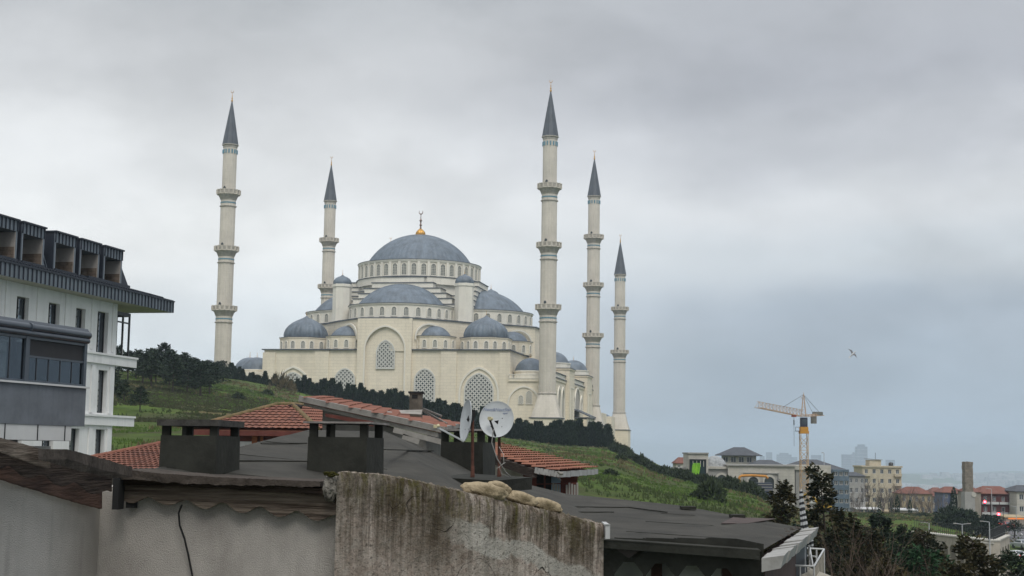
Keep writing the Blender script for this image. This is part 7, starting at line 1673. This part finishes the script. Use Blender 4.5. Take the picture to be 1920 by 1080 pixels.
# yellow excavator by the crane foot
p = P(1542, 944, 280); g_ = ground(p.x, p.y); ex = empty('excavator', (p.x, 280, p.z-1.6), 0, 'yellow excavator half hidden behind the conifer at the crane foot', 'excavator'); M_ex = mat('excavator_yellow', (.55, .33, .03), .6, .15, 2)
mb = MB(); mb.box(-.9, 1.6, -1, 1, .8, 1.7); mb.box(.6, 1.7, -1.05, 1.05, 1.7, 2.0); mb.build('body', M_ex, ex); mb = MB(); mb.box(-.9, .3, -1, 0, 1.7, 2.8); mb.build('cab', M_win, ex)
for yy in (-1.1, .6): mb = MB(); mb.box(-1.6, 1.7, yy, yy+.5, 0, .7); mb.build('track', M_frame, ex)
mb = MB(); mb.bar((-.8, .4, 1.6), (-2.0, .4, 3.4), .4); mb.bar((-2.0, .4, 3.4), (-3.4, .4, 3.2), .35); mb.bar((-3.4, .4, 3.2), (-3.8, .4, 1.6), .28); mb.build('boom', M_ex, ex); mb = MB(); mb.hexa([(-4.2, 0, .9), (-3.5, 0, .9), (-3.5, .9, .9), (-4.2, .9, .9), (-4.3, -.1, 1.7), (-3.4, -.1, 1.7), (-3.4, 1, 1.7), (-4.3, 1, 1.7)]); mb.build('bucket', M_frame, ex)
# ------------------------------------------------------------------ far city across the water
M_far = mat('far_city_render', (.55, .53, .51), .9, .15, .01, col2=(.22, .22, .23), world=True); M_tower = mat('far_glass_tower', (.06, .08, .10), .6, .1, .01, world=True)
rg4 = random.Random(9); mb = MB()
for i in range(5200):
    Y = rg4.uniform(3600, 9500); x = Y*math.tan(rg4.uniform(R(5), R(21))); 
    if noise.noise((x/700, Y/700, 1))+rg4.uniform(-.3, .3) < -.05: continue
    k_ = min(1, (Y-2000)/3000); h0 = -205+k_*(95*max(0, noise.noise((x/2600, Y/2100, 3.3))+0.25)+60*max(0, noise.noise((x/900, Y/900, 8.1))))
    if 6500 < Y < 11500: h0 += 95*math.sin((Y-6500)/5000*math.pi)*(0.75+0.3*noise.noise((x/1500, 2.0, 5.5)))
    w_, d_, hh = rg4.uniform(12, 34), rg4.uniform(12, 30), rg4.uniform(9, 30)*(1.6 if rg4.random() < .1 else 1); mb.box(x-w_, x+w_, Y-d_, Y+d_, h0-8, h0+hh)
o = mb.build('distant_city', M_far); tag(o, kind='stuff')
def sky_t(x0, x1, yt, Y, lab, step=0):
    a, b = P(x0, yt, Y), P(x1, yt, Y); r0 = empty('skyscraper', ((a.x+b.x)/2, Y, -130), 0, lab, 'skyscraper'); w_ = (b.x-a.x)/2; h_ = a.z+130; mb = MB(); mb.box(-w_, w_, -w_, w_, 0, h_*(.94 if step else 1))
    if step: mb.box(-w_*.6, w_*.6, -w_*.6, w_*.6, h_*.94, h_)
    mb.build('tower', M_tower, r0); mb = MB()
    for i in range(9): mb.box(-w_-1, w_+1, -w_-1, w_+1, 20+i*(h_-30)/9, 22+i*(h_-30)/9)
    mb.build('floor_bands', M_far, r0)
for a in ((1605, 1624, 833, 8200, 'tallest hazy skyscraper on the far skyline', 1), (1579, 1595, 852, 8400, 'broad hazy tower just left of the tallest one'), (1597, 1606, 848, 8600, 'thin hazy tower touching the tallest one', 1), (1458, 1482, 849, 9000, 'broad hazy block left of the crane mast', 1), (1437, 1447, 848, 9000, 'slim hazy tower beside the open bay block'), (1522, 1538, 853, 8800, 'hazy tower just right of the crane mast'), (1484, 1494, 857, 8800, 'low hazy tower touching the crane mast'), (1425, 1433, 855, 9100, 'faint low tower nearest to the slate roofed block'), (1662, 1676, 862, 8500, 'low hazy tower right of the yellow penthouse')):
    sky_t(*a)
# ------------------------------------------------------------------ gulls
def gull(label, x, y, Y, s, rot):
    c = P(x, y, Y); r0 = empty('gull', c, 0, label, 'gull'); r0.rotation_euler = rot; M_g = bpy.data.materials.get('gull_grey') or mat('gull_grey', (.22, .22, .23), .8, .1, 5); M_w = bpy.data.materials.get('gull_white') or mat('gull_white', (.6, .6, .6), .8, .05, 5)
    mb = MB(); pr = [(-.30, .005), (-.26, .035), (-.15, .06), (0, .075), (.13, .065), (.2, .045), (.25, .05), (.3, .035), (.34, .012), (.40, .004)]; mb.tube([(0, a*s, 0) for a, b in pr], [b*s for a, b in pr], 10); mb.slab([(-.03*s, -.25*s, 0), (.03*s, -.25*s, 0), (.09*s, -.42*s, 0), (-.09*s, -.42*s, 0)], (0, 0, .012*s)); mb.build('body', M_w, r0)
    for sx in (-1, 1):
        q = [(0.03, .12, .03), (.28, .17, .13), (.68, .02, .10), (.30, .03, .11), (.03, -.08, .02)]; mb = MB(); mb.slab([(sx*a*s, b*s, c_*s) for a, b, c_ in (q if sx > 0 else q[::-1])], (0, 0, -.018*s)); mb.build('wing', M_g, r0)
gull('grey winged gull gliding in the open sky right of the minarets', 1599, 664, 60, .5, (R(62), R(38), R(-60)))
gull('tiny far gull left of the second minaret', 589, 374, 300, .5, (R(10), R(5), R(60))); gull('tiny far gull above the great dome finial', 763, 373, 300, .5, (R(10), R(-5), R(40)))

# ------------------------------------------------------------------ haze
def haze():
    mb = MB(); mb.box(-14000, 14000, -120, 26000, -330, 113); m = bpy.data.materials.new('haze'); m.use_nodes = True
    nt = m.node_tree; N = nt.nodes; N.clear(); v = N.new('ShaderNodeVolumePrincipled'); o = N.new('ShaderNodeOutputMaterial')
    v.inputs['Color'].default_value = (0.76, 0.90, 1.0, 1); v.inputs['Density'].default_value = 0.00015
    nt.links.new(v.outputs[0], o.inputs['Volume']); h = mb.build('haze', m); tag(h, kind='stuff')
haze()
